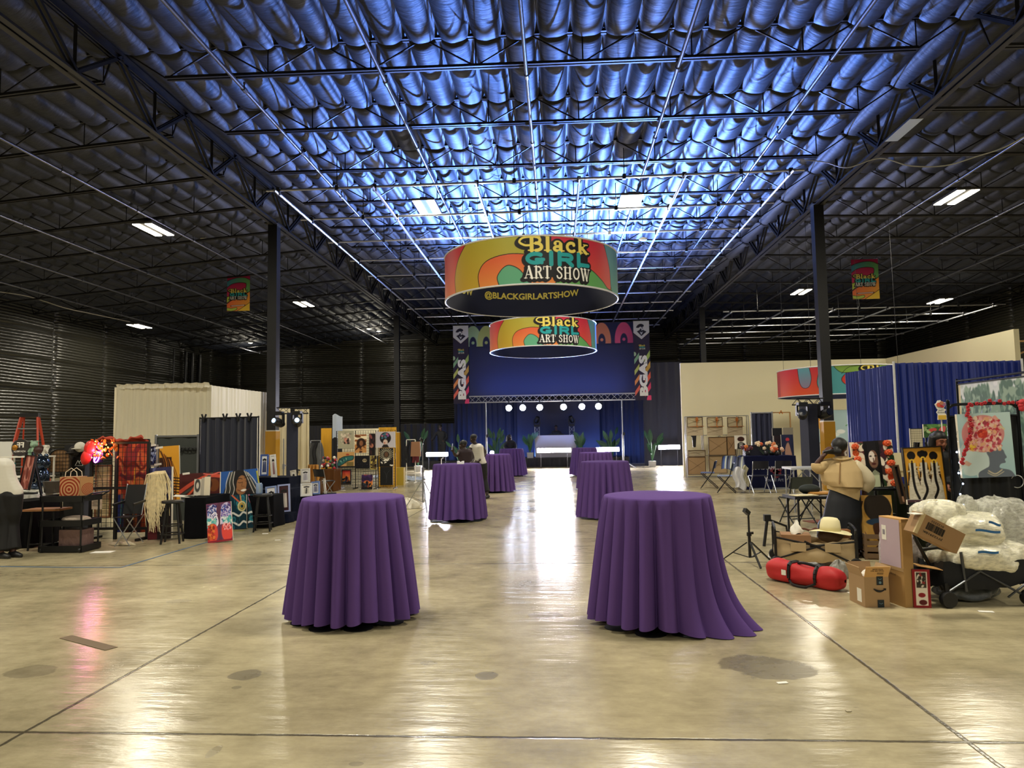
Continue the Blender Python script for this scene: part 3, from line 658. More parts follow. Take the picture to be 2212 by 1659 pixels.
TB=[(-1.92,6.55,'nearest the camera on the left of the aisle',3,0),(.87,6.4,'nearest the camera on the right of the aisle',8,.24),(-2.0,13.95,'second along the left of the aisle',5,0),(.93,14.2,'second along the right of the aisle',11,0),
(-1.87,20.7,'third along the left of the aisle',6,0),(1.12,21.1,'third along the right of the aisle',13,0),(-1.87,28.6,'farthest along the left of the aisle',4,0),(1.07,28.2,'farthest along the right of the aisle',9,0)]
for a in TB: cocktail(a[0],a[1],a[2],a[3],a[4])
cupm=mat('f2f2f0',.5)
c=Vector((-1.9,13.75,1.1)); solo('paper_box',MB().box((0,0,.022),(.13,.1,.044)).box((-.045,0,.05),(.04,.09,.015)).box((.045,0,.05),(.04,.09,.015)),cupm,'small white paper box on the second purple table on the left','box',c)
solo('drinking_straw',MB().tube([(0,0,.0),(.0,0,.1),(.04,0,.13)],.01,6),cupm,'bent white straw on the second purple table on the left','straw',(-2.28,13.75,1.1))

# ---- stage
NAVY=mat('0d1022',.8); SK=mat('14121c',.7)
t=thing('stage','low black stage with a dark skirt under the performer booth','stage',(0,0,0))
MB().bx((-2.6,36.0,.40),(3.6,40.2,.45)).build('deck',mat('16161c',.6),t)
m=MB().grid(lambda u,v:(-2.6+6.2*u,35.98+.02*math.sin(u*160),v*.41),200,1); m.build('skirt',SK,t,True)
def drape(name,A,B,z0,z1,col,label,cat,pitch=.2,amp=.05,sheen=.2,rough=.7,rod=None,flare=0,thick=True,group=None,gather=0):
    A=Vector((A[0],A[1],0));B=Vector((B[0],B[1],0));d=B-A;L=d.length;d/=L;nrm=Vector((d.y,-d.x,0)); g=random.Random(int(L*100)+int(z1*37)); nu=max(12,int(L/pitch*9)); ph=[g.uniform(0,6) for _ in range(5)]
    t=thing(name,label,cat,(A.x,A.y,0),group=group)
    def f(u,v):
        s=u*L; w=2*PI*s/pitch; k=amp*(1-.45*v*gather)
        o=k*(math.sin(w+1.3*math.sin(s*1.7+ph[0])+.9*math.sin(s*4.1+ph[1]))*.7+.3*math.sin(w*2.3+ph[2]+v*1.5))+.02*math.sin(s*.9+ph[3])
        fl=flare*(1-v)**2
        p=d*(s+(u-.5)*fl*2)+nrm*(o+fl*.4); return (p.x,p.y,z0+(z1-z0)*v)
    MB().grid(f,nu,10).build('fabric',mat(col,rough,sheen=sheen),t,True)
    if rod:
        e=d*L; MB().tube([(0,0,z1+.015),(e.x,e.y,z1+.015)],.022,8).build('crossbar',ALU,t,40)
        for q in((0,0),(e.x,e.y)):
            MB().tube([(q[0],q[1],0),(q[0],q[1],z1+.05)],.025,8).box((q[0],q[1],.006),(.4,.4,.012)).build('upright',ALU,t,40)
    return t
drape('stage_curtain',(-5.75,39.2),(4.75,39.2),0,4.2,'15182a','wide dark navy stage curtain behind the booth and plants','curtain',.34,.05,0.1)
drape('stage_curtain',(-2.2,38.75),(2.3,38.75),.45,3.6,'2a2d40','paler grey blue curtain panel right behind the performer','curtain',1.4,.015,0.1)
drape('stage_curtain',(4.35,35.9),(5.4+.95,35.9),0,5.2,'14162a','tall dark curtain right of the stage by the cream partition','curtain',.5,.03,.1)
drape('stage_curtain',(-20.5,38.5),(-5.6,38.5),0,2.35,'0d0e18','long low black curtain along the back left','curtain',.4,.05,.1)
t=thing('upper_backdrop','large plain navy backdrop above the lighting truss','backdrop',(0,34.6,0))
MB().box((-.2,0,4.9),(8.2,.03,2.75)).build('sheet',mat('1a1e3c',.75),t); MB().tube([(-4.35,0,6.29),(3.95,0,6.29)],.025,8).build('rod',STEEL,t)
for x in(-4.2,-1.8,.64,3.1): MB().tube([(x,0,6.29),(x,0,7.62)],.006,4).build('hanging_wire',STEEL,t)
t=thing('valance_banner','long navy valance with colourful arches above the stage backdrop','banner',(0,34.25,0))
a=Art(430,54,'191c3e')
for x,c1 in((.03,'9dbb8c'),(.11,'a9b46a'),(.2,'c08a4a'),(.3,'c0604a'),(.4,'a8467a'),(.5,'5a7fa0'),(.6,'9dbb8c'),(.71,'a9b46a'),(.8,'c87a5a'),(.93,'c24a70')):
    a.ell(x,.12,.3,.62,c1,ring=.13); a.ell(x,.18,.075,.075,c1)
a.flat('printed_fabric',8.2,1.02,t,0,6.02,-4.3); MB().tube([(-4.35,.02,7.05),(3.95,.02,7.05)],.02,6).build('rod',STEEL,t)
for x in(-4.2,-1.8,.64,3.1): MB().tube([(x,.02,7.05),(x,.02,7.62)],.006,4).build('hanging_wire',STEEL,t)
def vbanner(x,z0,label):
    t=thing('vertical_banner',label,'banner',(x,33.8,0),group='tall banners beside the stage'); w,h=.76,3.82
    a=Art(54,264,'241c38'); a.poly([(0,1),(1,1),(1,.86),(.5,.775),(0,.86)],'c9cede'); a.line([(0,.855),(.5,.77),(1,.855)],.006,'f4f4fa',False)
    a.blob([(.18,.915),(.28,.945),(.45,.96),(.62,.95),(.66,.93),(.55,.915),(.62,.905),(.5,.9),(.42,.915),(.3,.91)],'15122a'); a.ell(.45,.9,.02,.024,'c9cede').line([(.46,.89),(.46,.875)],.02,'15122a')
    a.poly([(.22,.865),(.42,.885),(.5,.87),(.6,.885),(.82,.86),(.5,.805)],'15122a'); a.poly([(.4,.862),(.5,.85),(.6,.862),(.5,.82)],'c9cede')
    logo(a,.52,.665,.062)
    for k,(y,c1,c2) in enumerate(((.47,'7fae8c','9dbb6a'),(.33,'b7c06a','c8a050'),(.2,'d88a50','e0604a'),(.07,'e06a5a','d8406a'))):
        a.poly([(0,y-.02),(.32,y+.07),(.32,y+.13),(0,y+.04)],c1); a.poly([(.62,y-.03),(1,y+.08),(1,y+.16),(.62,y+.04)],c2)
    a.ell(.0,.58,.028,.028,'9dbb9c'); a.poly(cat([(.72,.01),(.78,.05),(.9,.06),(1.02,.05),(1.02,-.02),(.9,-.02),(.75,-.02)]),'e0457a')
    a.flat('printed_fabric',w,h,t,0,z0)
    m=MB(); text(m,'BGAS',1.95,.4,lambda x_,y_:(-y_+.04,-.012,z0+1.18+x_),.06); m.build('lettering',mat('eef0f4',.6),t,label='white lettering')
    MB().box((0,.01,z0+h),(w+.06,.03,.03)).build('rod',STEEL,t); 
    for s in(-.35,.35): MB().tube([(s,.01,z0+h),(s,.01,7.62)],.006,4).build('hanging_wire',STEEL,t)
vbanner(-4.6,3.2,'tall vertical banner hanging left of the stage'); vbanner(4.12,3.2,'tall vertical banner hanging right of the stage')
def truss_beam(mb,A,B,s,r=.022,pan=.3,mi=0):
    A=Vector(A);B=Vector(B);t=(B-A);L=t.length;t/=L;a=t.orthogonal().normalized() if abs(t.z)<.9 else Vector((1,0,0));
    if abs(t.z)<.9: a=Vector((0,0,1))
    b=t.cross(a); q=[a*s/2+b*s/2,a*s/2-b*s/2,-a*s/2-b*s/2,-a*s/2+b*s/2]
    for o in q: mb.tube([A+o,B+o],r,6,mi)
    n=max(1,int(L/pan))
    for f in range(4):
        for i in range(n):
            p0=A+t*(L*i/n);p1=A+t*(L*(i+1)/n); u,v=(q[f],q[(f+1)%4]) if i%2 else (q[(f+1)%4],q[f]); mb.tube([p0+u,p1+v],r*.5,4,mi)
t=thing('lighting_truss','silver lattice truss crossing above the stage front','truss',(0,34,3.4))
m=MB(); truss_beam(m,(-4.25,0,0),(3.85,0,0),.3,.024,.31); m.build('lattice',ALU,t)
for x in(PY(1050,900,34).x,PY(1344,900,34).x):
    t=thing('truss_stand','crank stand carrying the %s end of the lighting truss'%('left' if x<0 else 'right'),'stand',(x,34,0),group='truss stands')
    MB().tube([(0,0,.1),(0,0,1.6)],.05,10).build('lower_mast',ALU,t,40); MB().tube([(0,0,1.5),(0,0,3.24)],.032,8).build('upper_mast',ALU,t,40)
    MB().box((.06,-.03,1.62),(.1,.1,.14)).build('winch',STEEL,t)
    for k in range(4):
        a_=PI/4+k*PI/2; MB().tube([(0,0,.35),(.75*math.cos(a_),.75*math.sin(a_),.02)],.025,6).build('leg',ALU,t)
for i,x in enumerate((-2.31,-1.64,-.82,.32,1.2,1.99)):
    t=thing('stage_spotlight','lit stage spotlight under the truss, %s from the left'%ORD[i],'spotlight',(x,33.95,2.95),group='spotlights under the truss')
    mb_=MB().at((0,0,0),(R(90),0,0)).lathe([(.1,-.22),(.15,-.1),(.155,.08),(.15,.09)],20); hs=mb_.build('housing',BLK,t,40)
    MB().at((0,-.09,0),(R(90),0,0)).lathe([(0,0),(.145,0),(.145,.01),(0,.03)],20).build('lens',mat('dfe8ff',.3,emit=90),hs)
    MB().tube([(-.17,0,0),(-.17,0,.2),(0,0,.26),(.17,0,.2),(.17,0,0)],.012,6).tube([(0,0,.26),(0,.02,.42)],.016,6).box((0,.05,.3),(.06,.36,.05)).build('yoke',STEEL,t)
    lamp('spotlight_lamp','SPOT',(0,-.16,-.01),5200,(.32,.47,1.0),t,spot_size=R(46),spot_blend=1,shadow_soft_size=.12).rotation_euler=(R(81),0,0)
def ledbar(x,y,z,L,label,col='f4f0ff',e=70,stand=True):
    t=thing('light_bar',label,'light bar',(x,y,z),group='bright light bars at the stage')
    hs=MB().box((0,.05,0),(L+.06,.06,.22)).build('housing',BLK,t)
    m=MB(); m.grid(lambda u,v:((u-.5)*L,.02-.05*math.sin(v*PI),(v-.5)*.2),2,8); m.build('tube_lens',mat(col,.3,emit=e*6),hs,True)
    for s in(-1,1):
        m=MB().tube([(s*L*.4,.06,-.05),(s*L*.4,.06,-z+.02)],.016,6).box((s*L*.4,.06,-z+.01),(.1,.4,.02)); m.build('foot_stand',STEEL,t)
    lamp('light_bar_lamp','AREA',(0,-.06,0),28*L,(.6,.68,1.0),t,shape='RECTANGLE',size=L,size_y=.14).rotation_euler=(R(90),0,0)
ledbar(-5.85,34,.77,1.04,'glowing white light bar far left of the stage behind the two people'); ledbar(-.18,34.3,.875,1.62,'longest glowing light bar in front of the performer booth','fff2f4',80)
ledbar(2.3,34,.885,1.25,'glowing light bar right of the stage centre above the purple tables'); ledbar(5.5,35.3,.92,1.02,'glowing light bar far right beside the cream partition')
for i,u in enumerate((1063,1124)):
    p=PY(u,978,32.6); t=thing('floor_lamp','small round stage light glowing %s'%('above the third purple table on the left' if i==0 else 'just right of the farthest left purple table'),'stage light',(p.x,32.6,p.z),group='small round stage lights')
    MB().at((0,0,0),(R(90),0,0)).lathe([(.06,-.12),(.1,-.05),(.105,.03)],16).build('housing',BLK,t); MB().at((0,-.035,0),(R(90),0,0)).lathe([(0,0),(.1,0),(.1,.01),(0,.02)],16).build('lens',mat('e9dcff',.3,emit=40),t)
    MB().tube([(0,.05,0),(0,.05,-p.z+.02)],.015,6).box((0,.05,-p.z+.01),(.3,.3,.02)).build('stand',STEEL,t)
# blue uplight on the backdrop
lamp('backdrop_uplight','AREA',(-.2,33.6,3.7),95,BLUE,None,target=(-.2,34.6,5.2),shape='RECTANGLE',size=7,size_y=.15)
for x in(-4.5,-2.5,2.5,4.0): lamp('curtain_glow_fill','AREA',(x,37.6,.5),60,BLUE,None,target=(x,39.2,2.2),shape='RECTANGLE',size=3,size_y=.15)  # added blue fill in place of stage haze glow, no fixtures there
# performer booth
t=thing('dj_booth','pale flat fronted performer booth on the stage','booth',(-.1,37.1,.45))
MB().box((0,0,.575),(2.14,.04,1.15)).build('front_panel',mat('b9b6c4',.6),t); MB().box((0,.42,1.1),(2.1,.8,.04)).build('worktop',BLK,t)
for s in(-1,1): MB().box((s*1.04,.42,.55),(.04,.78,1.08)).build('side_panel',BLK,t)
solo('mixing_deck',MB().box((0,0,.04),(.8,.4,.08)).lathe([(0,.08),(.15,.08),(.15,.1),(0,.1)],20,c=(-.24,0,0)).lathe([(0,.08),(.15,.08),(.15,.1),(0,.1)],20,c=(.24,0,0)),BLK,'black mixing deck on top of the performer booth','mixer',(-.05,37.55,1.57))
def movinghead(mb,c,aim,mi=0):
    mb.at(c); mb.box((0,0,.05),(.3,.22,.1)); mb.box((-.16,0,.24),(.05,.14,.3)); mb.box((.16,0,.24),(.05,.14,.3)); mb.at(Vector(c)+Vector((0,0,.34)),aim).lathe([(.08,-.17),(.125,-.1),(.125,.1),(.1,.2)],14); mb.at()
for u,s in((1160,1),(1235,-1)):
    p=PY(u,922,38.25)
    t=thing('truss_pedestal','short silver truss pedestal %s of the performer'%('left' if s>0 else 'right'),'pedestal',(p.x,38.25,.45),group='truss pedestals on the stage')
    m=MB(); truss_beam(m,(0,0,.02),(0,0,1.62),.25,.022,.3); m.build('lattice',ALU,t); MB().box((0,0,1.63),(.32,.32,.02)).build('top_plate',STEEL,t)
    m=MB(); movinghead(m,(0,0,0),(R(25),R(20*s),0)); solo('moving_head','m' and m,BLK,'black moving head lamp on the %s truss pedestal'%('left' if s>0 else 'right'),'stage light',(p.x,38.25,2.09),group='moving heads on the pedestals')
# ---- broad leaved plants
LEAF=mat('234a35',.45,spec=.4); POT=mat('c8c8c8',.5)
def plant(x,y,h,n,label,seed,z=0.0,pot=True,lean=.35,leafl=.55,group='broad leaved plants around the stage'):
    g=random.Random(seed); t=thing('potted_plant',label,'plant',(x,y,z),group=group)
    ph=.28 if pot else .02
    if pot: MB().box((0,0,.14),(.3,.3,.28),taper=1.08).build('pot',POT,t)
    st=MB();lf=MB()
    for i in range(n):
        a=2*PI*i/n+g.uniform(-.4,.4); hh=h*g.uniform(.55,.98); ln=lean*g.uniform(.3,1.0)*h
        base=Vector((0,0,ph)); tip=Vector((ln*math.cos(a),ln*math.sin(a)*.6,hh)); mid=(base+tip)/2+Vector((-.1*ln*math.cos(a),0,.08*h))
        L=leafl*g.uniform(.7,1.1); W=L*.19; d=(tip-mid).normalized(); j=tip-d*L*.9
        st.tube([base,mid,j,tip],[.02,.015,.012,.006],5)
        sd=d.cross(Vector((g.uniform(-.5,.5),1,g.uniform(-.3,.3)))).normalized(); nn=sd.cross(d)
        def f(u,v): 
            wd=W*math.sin(PI*min(1,.04+.96*v)**.8)**.8; return j+d*(L*v)+sd*((u-.5)*2*wd)+nn*(.12*L*v*v-.25*abs(u-.5)*wd)
        lf.grid(f,4,9)
    st.build('stems',mat('3a6a40',.5),t); lf.build('leaves',LEAF,t,True); return t
for a in ((PY(1145,960,36.6).x,36.6,1.45,12,'bright green leafy plant on the stage left of the booth',1,.45),(PY(1254,960,36.6).x,36.6,1.35,11,'dark leafy plant on the stage right of the booth',2,.45),
 (PY(1072,940,36).x,36.0,2.1,10,'dim tall plant behind the farthest left purple table',3,0),(PY(1320,940,36.6).x,36.6,2.2,10,'dim tall plant behind the light bar right of the booth',4,0),
 (PY(1409,1000,34.6).x,34.6,1.85,8,'tall potted plant standing alone right of the stage',5,0),(PY(903,970,33).x,33.0,2.1,7,'large leaved plant left of the far left light bar',6,0),
 (PY(993,970,33.5).x,33.5,1.9,6,'slim plant behind the person holding a phone',7,0),(PY(1095,970,35.2).x,35.2,1.0,9,'low spiky plant behind the small stage light',8,0)): plant(*a)
# ================================================================ helpers for booths
WOOD=mat('7a5230',.5,var=.2,bscale=12); CANV=mat('e6dfcf',.8); CARD=mat('b58a58',.75,var=.06,bscale=6)
def pic(name,label,u0,u1,vt,vb,Y,art,lean=.1,rz=0,roll=0,frame=None,fw=.03,thick=.03,cat='painting',group=None,ground=False,mount=None,legs=False,z=None):
    """framed or unframed picture standing at depth Y; extents as seen in the photograph"""
    k=MPP(Y); pb=PY((u0+u1)/2,vb,Y); h=(vb-vt)*k/math.cos(lean); w=max(.35*(u1-u0)*k,(u1-u0)*k-h*abs(math.sin(roll)))/max(.3,math.cos(rz))
    if ground: pb.z=0.012
    if z is not None: pb.z=z
    t=thing(name,label,cat,pb,group=group,rot=(-lean,roll,rz))
    MB().box((0,thick/2+.002,h/2),(w,thick,h)).build('canvas' if not frame else 'backing',CANV if not frame else mat('3a3028',.7),t)
    i=fw if frame else 0; q=mount or 0
    if mount: MB().box((0,-.001,h/2),(w-2*i,.004,h-2*i)).build('mount',mat('efece4',.7),t)
    art.flat('picture',w-2*i-2*q,h-2*i-2*q,t,-.004 if mount else -.001,i+q)
    if frame:
        m=MB(); fm=mat(frame,.45); 
        for s in(-1,1): m.box((s*(w/2-fw/2),-.004,h/2),(fw,.03,h)); m.box((0,-.004,h/2+s*(h/2-fw/2)),(w-2*fw,.03,fw))
        m.build('frame',fm,t)
    if legs:
        for s in(-1,1): MB().bar((s*w*.38,thick+.01,h*.6),(s*w*.38,thick+.03,-pb.z+.005),.02,.02).build('leg',BLK,t)
    return t
def gridpanel(t,x0,x1,z0,z1,y=0,cell=.085,name='wire_grid',col=BLK):
    m=MB(); nx=int((x1-x0)/cell); nz=int((z1-z0)/cell)
    for i in range(nx+1): x=x0+(x1-x0)*i/nx; m.bar((x,y,z0),(x,y,z1),.007,.007)
    for i in range(nz+1): z=z0+(z1-z0)*i/nz; m.bar((x0,y,z),(x1,y,z),.007,.007)
    m.build(name,col,t)
def stool(u,vb,Y,h,r,label,seatm=BLK,rz=.3):
    p=PY(u,vb,Y); t=thing('bar_stool',label,'stool',(p.x,Y,0),rz)
    MB().lathe([(0,h-.04),(r*.93,h-.04),(r,h-.025),(r*.97,h),(0,h)],24).build('seat',seatm,t,40)
    for k in range(4):
        a=PI/4+k*PI/2; c,s=math.cos(a),math.sin(a)
        MB().tube([(c*r*.62,s*r*.62,h-.03),(c*r*1.15,s*r*1.15,.0)],.017,6).build('leg',BLK,t,40)
    for z,q in((.22,1.03),(.42,.9)):
        MB().tube([(r*q*math.cos(2*PI*j/20),r*q*math.sin(2*PI*j/20),h*z) for j in range(20)],.011,5,closed=True).build('foot_ring',BLK,t)
    return t
def tripod(p,h,spread,label,col=BLK,head='clamp',group=None,rz=0.4,cat='tripod'):
    t=thing('tripod_stand',label,cat,p,rz,group)
    MB().tube([(0,0,.12*h),(0,0,.62*h)],.019,8).build('lower_tube',col,t,40); MB().tube([(0,0,.6*h),(0,0,h*.97)],.013,8).build('upper_tube',col,t,40)
    MB().lathe([(.03,.55*h),(.03,.62*h)],10).box((.045,0,.6*h),(.05,.02,.03)).build('collar',col,t)
    for k in range(3):
        a=2*PI*k/3; c,s=math.cos(a),math.sin(a)
        l=MB().bar((c*.03,s*.03,.42*h),(c*spread,s*spread,.012),.024,.014); l.build('leg',col,t); MB().bar((c*.02,s*.02,.13*h),(c*spread*.55,s*spread*.55,.2*h),.014,.01).build('strut',col,t)
    if head=='clamp': MB().tube([(0,0,h*.97),(0,0,h)],.02,8).at((-.03,0,h+.02),(0,R(-55),0)).box((0,0,0),(.05,.05,.09)).build('head',BLK,t)
    return t
def clothbox(name,label,x0,x1,y0,y1,z,col,cat='table',rz=0,pitch=.25,overlap=.0):
    """table under a floor-length cloth: cloth is a thing of its own, legs and top below"""
    cx,cy=(x0+x1)/2,(y0+y1)/2; t=thing(name,label,cat,(cx,cy,0),rz); a,b=(x1-x0)/2,(y1-y0)/2
    MB().box((0,0,z-.02),(2*a-.06,2*b-.06,.025)).build('tabletop',mat('8a8a84',.6),t)
    for i in(-1,1):
        for j in(-1,1): MB().tube([(i*(a-.1),j*(b-.1),0),(i*(a-.1),j*(b-.1),z-.03)],.016,6).build('leg',STEEL,t)
    per=4*(a+b); n=int(per/.03); vs=[];fs=[]
    def pt(s):
        s=s%per
        if s<2*a: return(-a+s,-b,0,-1)
        s-=2*a
        if s<2*b: return(a,-b+s,1,0)
        s-=2*b
        if s<2*a: return(a-s,b,0,1)
        s-=2*a; return(-a,b-s,-1,0)
    for v in(0,.3,.7,1):
        for i in range(n):
            s=per*i/n; x,y,nx,ny=pt(s); o=(1-v)*(.03+.025*math.sin(2*PI*s/pitch+1.2*math.sin(s*2.1))); vs.append((x+nx*o,y+ny*o,.012+(z-.012)*v))
    for r in range(3):
        for i in range(n): fs.append((r*n+i,r*n+(i+1)%n,(r+1)*n+(i+1)%n,(r+1)*n+i))
    fs.append(tuple(range(3*n,4*n))); MB().add(vs,fs).build('cloth',mat(col,.85,spec=.08),t,40); return t
def strand_pts(g,p,L,out,n=6):
    a=g.uniform(-.5,.5); return [(p[0]+out[0]*i/n+a*.05*math.sin(i*1.1),p[1]-abs(out[1])*math.sin(PI*min(1,i/n*1.2))*.5,p[2]-L*(i/n)**1.2) for i in range(n+1)]
def fig(mb,c,s,mi=0):                # seated bear figurine
    mb.at(c,(0,0,0),(s,s,s)); mb.ball((0,0,.30),(.2,.17,.27),14,10,mi); mb.ball((0,-.02,.68),(.22,.2,.2),14,10,mi)
    for k in(-1,1): mb.ball((k*.17,0,.86),(.075,.05,.075),10,7,mi); mb.ball((k*.2,-.1,.33),(.07,.12,.17),10,7,mi,(R(-20),0,k*.3)); mb.ball((k*.12,-.2,.09),(.085,.17,.09),10,7,mi)
    mb.ball((0,-.2,.64),(.09,.06,.07),10,7,mi); mb.at()
# ================================================================ LEFT BOOTHS
drape('white_drape',(-11.05,17.0),(-8.66,17.15),0,3.03,'ece5cd','tall cream fabric front of the white pavilion','drape',.19,.035,.2,flare=.12)
drape('white_drape',(-8.66,17.15),(-8.55,20.2),0,3.02,'f0ece2','cream fabric side of the pavilion running back to the column','drape',.2,.03,.2)
drape('white_drape',(-11.15,17.1),(-11.3,20.2),0,3.02,'e6dec6','cream fabric far side of the white pavilion','drape',.2,.03,.2)
m=MB().grid(lambda u,v:(-11.05+2.4*u,16.97+.03*math.sin(u*90)+.04*math.sin(v*PI),2.96+.12*v+.01*math.sin(u*60)),120,3); solo('top_swag',m,mat('efe8d4',.8),'gathered cream strip along the pavilion front top','swag',smooth=True)
xa,xb=PY(427,900,13.6).x,PY(556,905,13.6).x; zt=PY(490,903,13.6).z
drape('black_backdrop',(xa,13.75),(xb,13.55),.0,zt,'10172e','black pleated cloth backdrop clipped to a stand in front of the cream pavilion','backdrop',.16,.05,.5,rod=False,gather=.2)
t=thing('backdrop_stand','thin black stand holding the black pleated backdrop','stand',((xa+xb)/2,13.7,0)); L=(xb-xa)/2
MB().tube([(-L-.05,.07,zt+.01),(L+.05,-.13,zt+.01)],.014,8).build('crossbar',BLK,t)
for s in(-1,1):
    MB().tube([(s*(L+.04),-.03-s*.1,0),(s*(L+.04),-.03-s*.1,zt+.03)],.014,8).build('upright',BLK,t)
    for k in(-1,1): MB().tube([(s*(L+.04),-.03-s*.1,.3),(s*(L+.04)+k*.25,-.03-s*.1+.2,.0)],.01,5).build('leg',BLK,t)
for i,u in enumerate((433,483,514,540)):
    p=PY(u,897,13.6); m=MB()
    for k in(-1,1): m.bar((0,0,-.06),(k*.045,0,.07),.022,.03)
    m.box((0,0,-.05),(.04,.05,.06)); solo('spring_clamp',m,BLK,'black spring clamp on top of the pleated black backdrop, %s from the left'%ORD[i],'clamp',(p.x,13.75-.2*(u-427)/129,zt+.02),group='clamps on the black backdrop')
xa2,xb2=PY(337,943,14.3).x,PY(428,943,14.3).x; zg=PY(380,944,14.3).z
t=drape('grey_backdrop',(xa2,14.3),(xb2,14.3),0,zg,'3d423f','dark grey plain curtain with metal eyelets left of the black backdrop','curtain',.5,.02,.1,rod=True)
m=MB()
for i in range(8):
    x=(xb2-xa2)*(.3+.09*i); m.at((x,-.035,zg-.3+.04*(i>3)),(R(90),0,0)).tube([(.04*math.cos(2*PI*j/12),.04*math.sin(2*PI*j/12),0) for j in range(12)],.012,5,closed=True)
m.at().build('eyelets',BLK,t)
# orange ladder
p=PY(66,893,15.2); H=p.z; t=thing('step_ladder','orange fibreglass step ladder with black top standing behind the shelf','ladder',(p.x,15.2,0),.35); ORG=mat('c8452a',.4)
MB().box((0,0,H-.04),(.36,.2,.09)).build('top_cap',BLK,t)
for s in(-1,1):
    MB().bar((s*.15,-.05,H-.06),(s*.42,-.62,0),.035,.08).build('front_rail',ORG,t); MB().bar((s*.14,.06,H-.06),(s*.36,.62,0),.03,.05).build('rear_rail',ORG,t)
for k in range(1,8):
    f=k/8; MB().box((0,-.05-.57*f,H-.06-(H-.06)*f),(.3+.54*f,.085,.025)).build('tread',ALU,t)
m=MB()
for k in(.3,.6,.88): m.bar((-.14-.22*k,.06+.56*k,(H-.06)*(1-k)),(.14+.22*k,.06+.56*k,(H-.06)*(1-k)),.02,.03)
m.build('rear_brace',ALU,t)
# shelf of figurines
SY=12.6; k=MPP(SY); xs0,xs1=PY(12,1000,SY).x,PY(104,1000,SY).x
t=thing('display_shelf','white three tier shelf of figurines behind the person in the white top','shelf',((xs0+xs1)/2,SY,0)); hw=(xs1-xs0)/2
zs=[PY(60,v,SY).z for v in(985,1028,1062)]
for z in zs+[.25]: MB().box((0,0,z-.012),(2*hw,.4,.025)).build('board',WHT,t)
for i in(-1,1):
    for j in(-1,1): MB().box((i*(hw-.02),j*.18,zs[0]/2),(.025,.025,zs[0])).build('post',WHT,t)
def onshelf(u,z,dy=0): return Vector((PY(u,1000,SY+dy).x,SY+dy,z))
IRI=mat('39475c',.15,.8,coat=.6,var=.6,bscale=3)
for u,zi,s,c,lab in((73,0,.31,mat('8fae94',.5),'pale green bear figurine on the top shelf'),(27,1,.27,mat('2f7f86',.4),'teal bear figurine behind the person in the white top'),(64,2,.27,mat('1f6f8e',.3),'small blue bear figurine on the lower shelf'),(66,1,.3,mat('8e2f24',.4),'red brown bear figurine behind the pink painting')):
    m=MB(); fig(m,(0,0,0),s); solo('bear_figurine',m,c,lab,'figurine',onshelf(u,zs[zi]),.1,'bear figurines on the white shelf',smooth=True)
m=MB(); fig(m,(0,0,0),.68); p=PY(91,1056,12.2); solo('bear_figurine',m,IRI,'large shiny dark iridescent bear figurine beside the easel','figurine',(p.x,12.2,p.z),-.5,'bear figurines on the white shelf',smooth=True)
t_=thing('side_table','small white side table under the large shiny bear','table',(p.x,12.2,0)); MB().box((0,0,p.z-.015),(.5,.4,.03)).build('tabletop',WHT,t_)
for i in(-1,1):
    for j in(-1,1): MB().box((i*.22,j*.17,(p.z-.03)/2),(.03,.03,p.z-.03)).build('leg',WHT,t_)
solo('round_ornament',MB().ball((0,0,.1),(.13,.12,.1),14,9),mat('3a1a14',.5),'dark brown round ornament beside the green bear','ornament',onshelf(88,zs[0]),smooth=True)
p=onshelf(41,zs[0],-.1); t=thing('round_sign','round dark sign with white script leaning on the top shelf','sign',p,rot=(-.12,0,.1)); r=.16
MB().at((0,0,r),(R(90),0,0)).lathe([(0,-.02),(r,-.02),(r,.0),(0,.0)],30).build('disc',mat('2a2320',.4),t); m=MB(); text(m,'FF',.13,.1,lambda x,y:(-x,-.004,r+.05+y),.03); text(m,'ADIMVADA',.22,.035,lambda x,y:(x,-.004,r-.07+y),.01); m.build('lettering',WHT,t,label='white lettering')
MB().at((-.09,-.01,r-.0)).ball((0,0,0),(.055,.02,.055),14,9).build('gold_ball',mat('b07a30',.3,.6),t,True)
solo('crumpled_tissue',MB().grid(lambda u,v:(.05*math.sin(u*6)*(1+.3*math.sin(v*9)),.03*math.sin(u*11+v*7),.2*v),12,8),WHT,'white torn tissue hanging by the ladder','tissue',(PY(99,980,12.5).x,12.5,zs[0]-.0),smooth=True)
# pink canvas on easel, black table, wooden table, white table
EY=11.2; a=Art(40,110,'9c5a50').dabs(60,0,0,1,1,.05,['b47266','8a4438','c48a7c','6e342c'],3.5,4,.1)
for x in(.2,.5,.72): a.line([(x,.02),(x+.06,.5),(x,.98)],.012,'5a2018')
pic('tall_painting','tall narrow dusty pink painting on a black easel behind the black table',34,68,980,1058,EY,a,.12,.0,.11,'120f10',.012)
p=PY(56,1100,EY+.1); t=thing('display_easel','black easel carrying the tall pink painting','easel',(p.x,EY+.14,0),.0)
for a_,b_ in(((-.05,0,1.5),(-.3,-.0,0)),((.05,0,1.5),(.42,0,0)),((0,.1,1.45),(.05,.5,0))): MB().bar(a_,b_,.025,.025).build('leg',BLK,t)
MB().box((0,-.12,PY(50,1062,EY).z-.03),(.45,.1,.03)).build('ledge',BLK,t)
p0=PY(36,1090,10.9); p1=PY(84,1090,10.9); clothbox('covered_table','small black covered table beside the person in the white top',p0.x-.1,p1.x,10.7,11.4,.73,'0c0c0e')
p=PY(100,1197,10.6); t=thing('work_stool','wood topped stool with black metal legs left of the black cart','stool',(p.x,10.6,0),.1); zt_=PY(100,1098,10.6).z
MB().box((0,0,zt_-.015),(.56,.34,.03)).build('seat',mat('9a6a42',.45,var=.15,bscale=15),t)
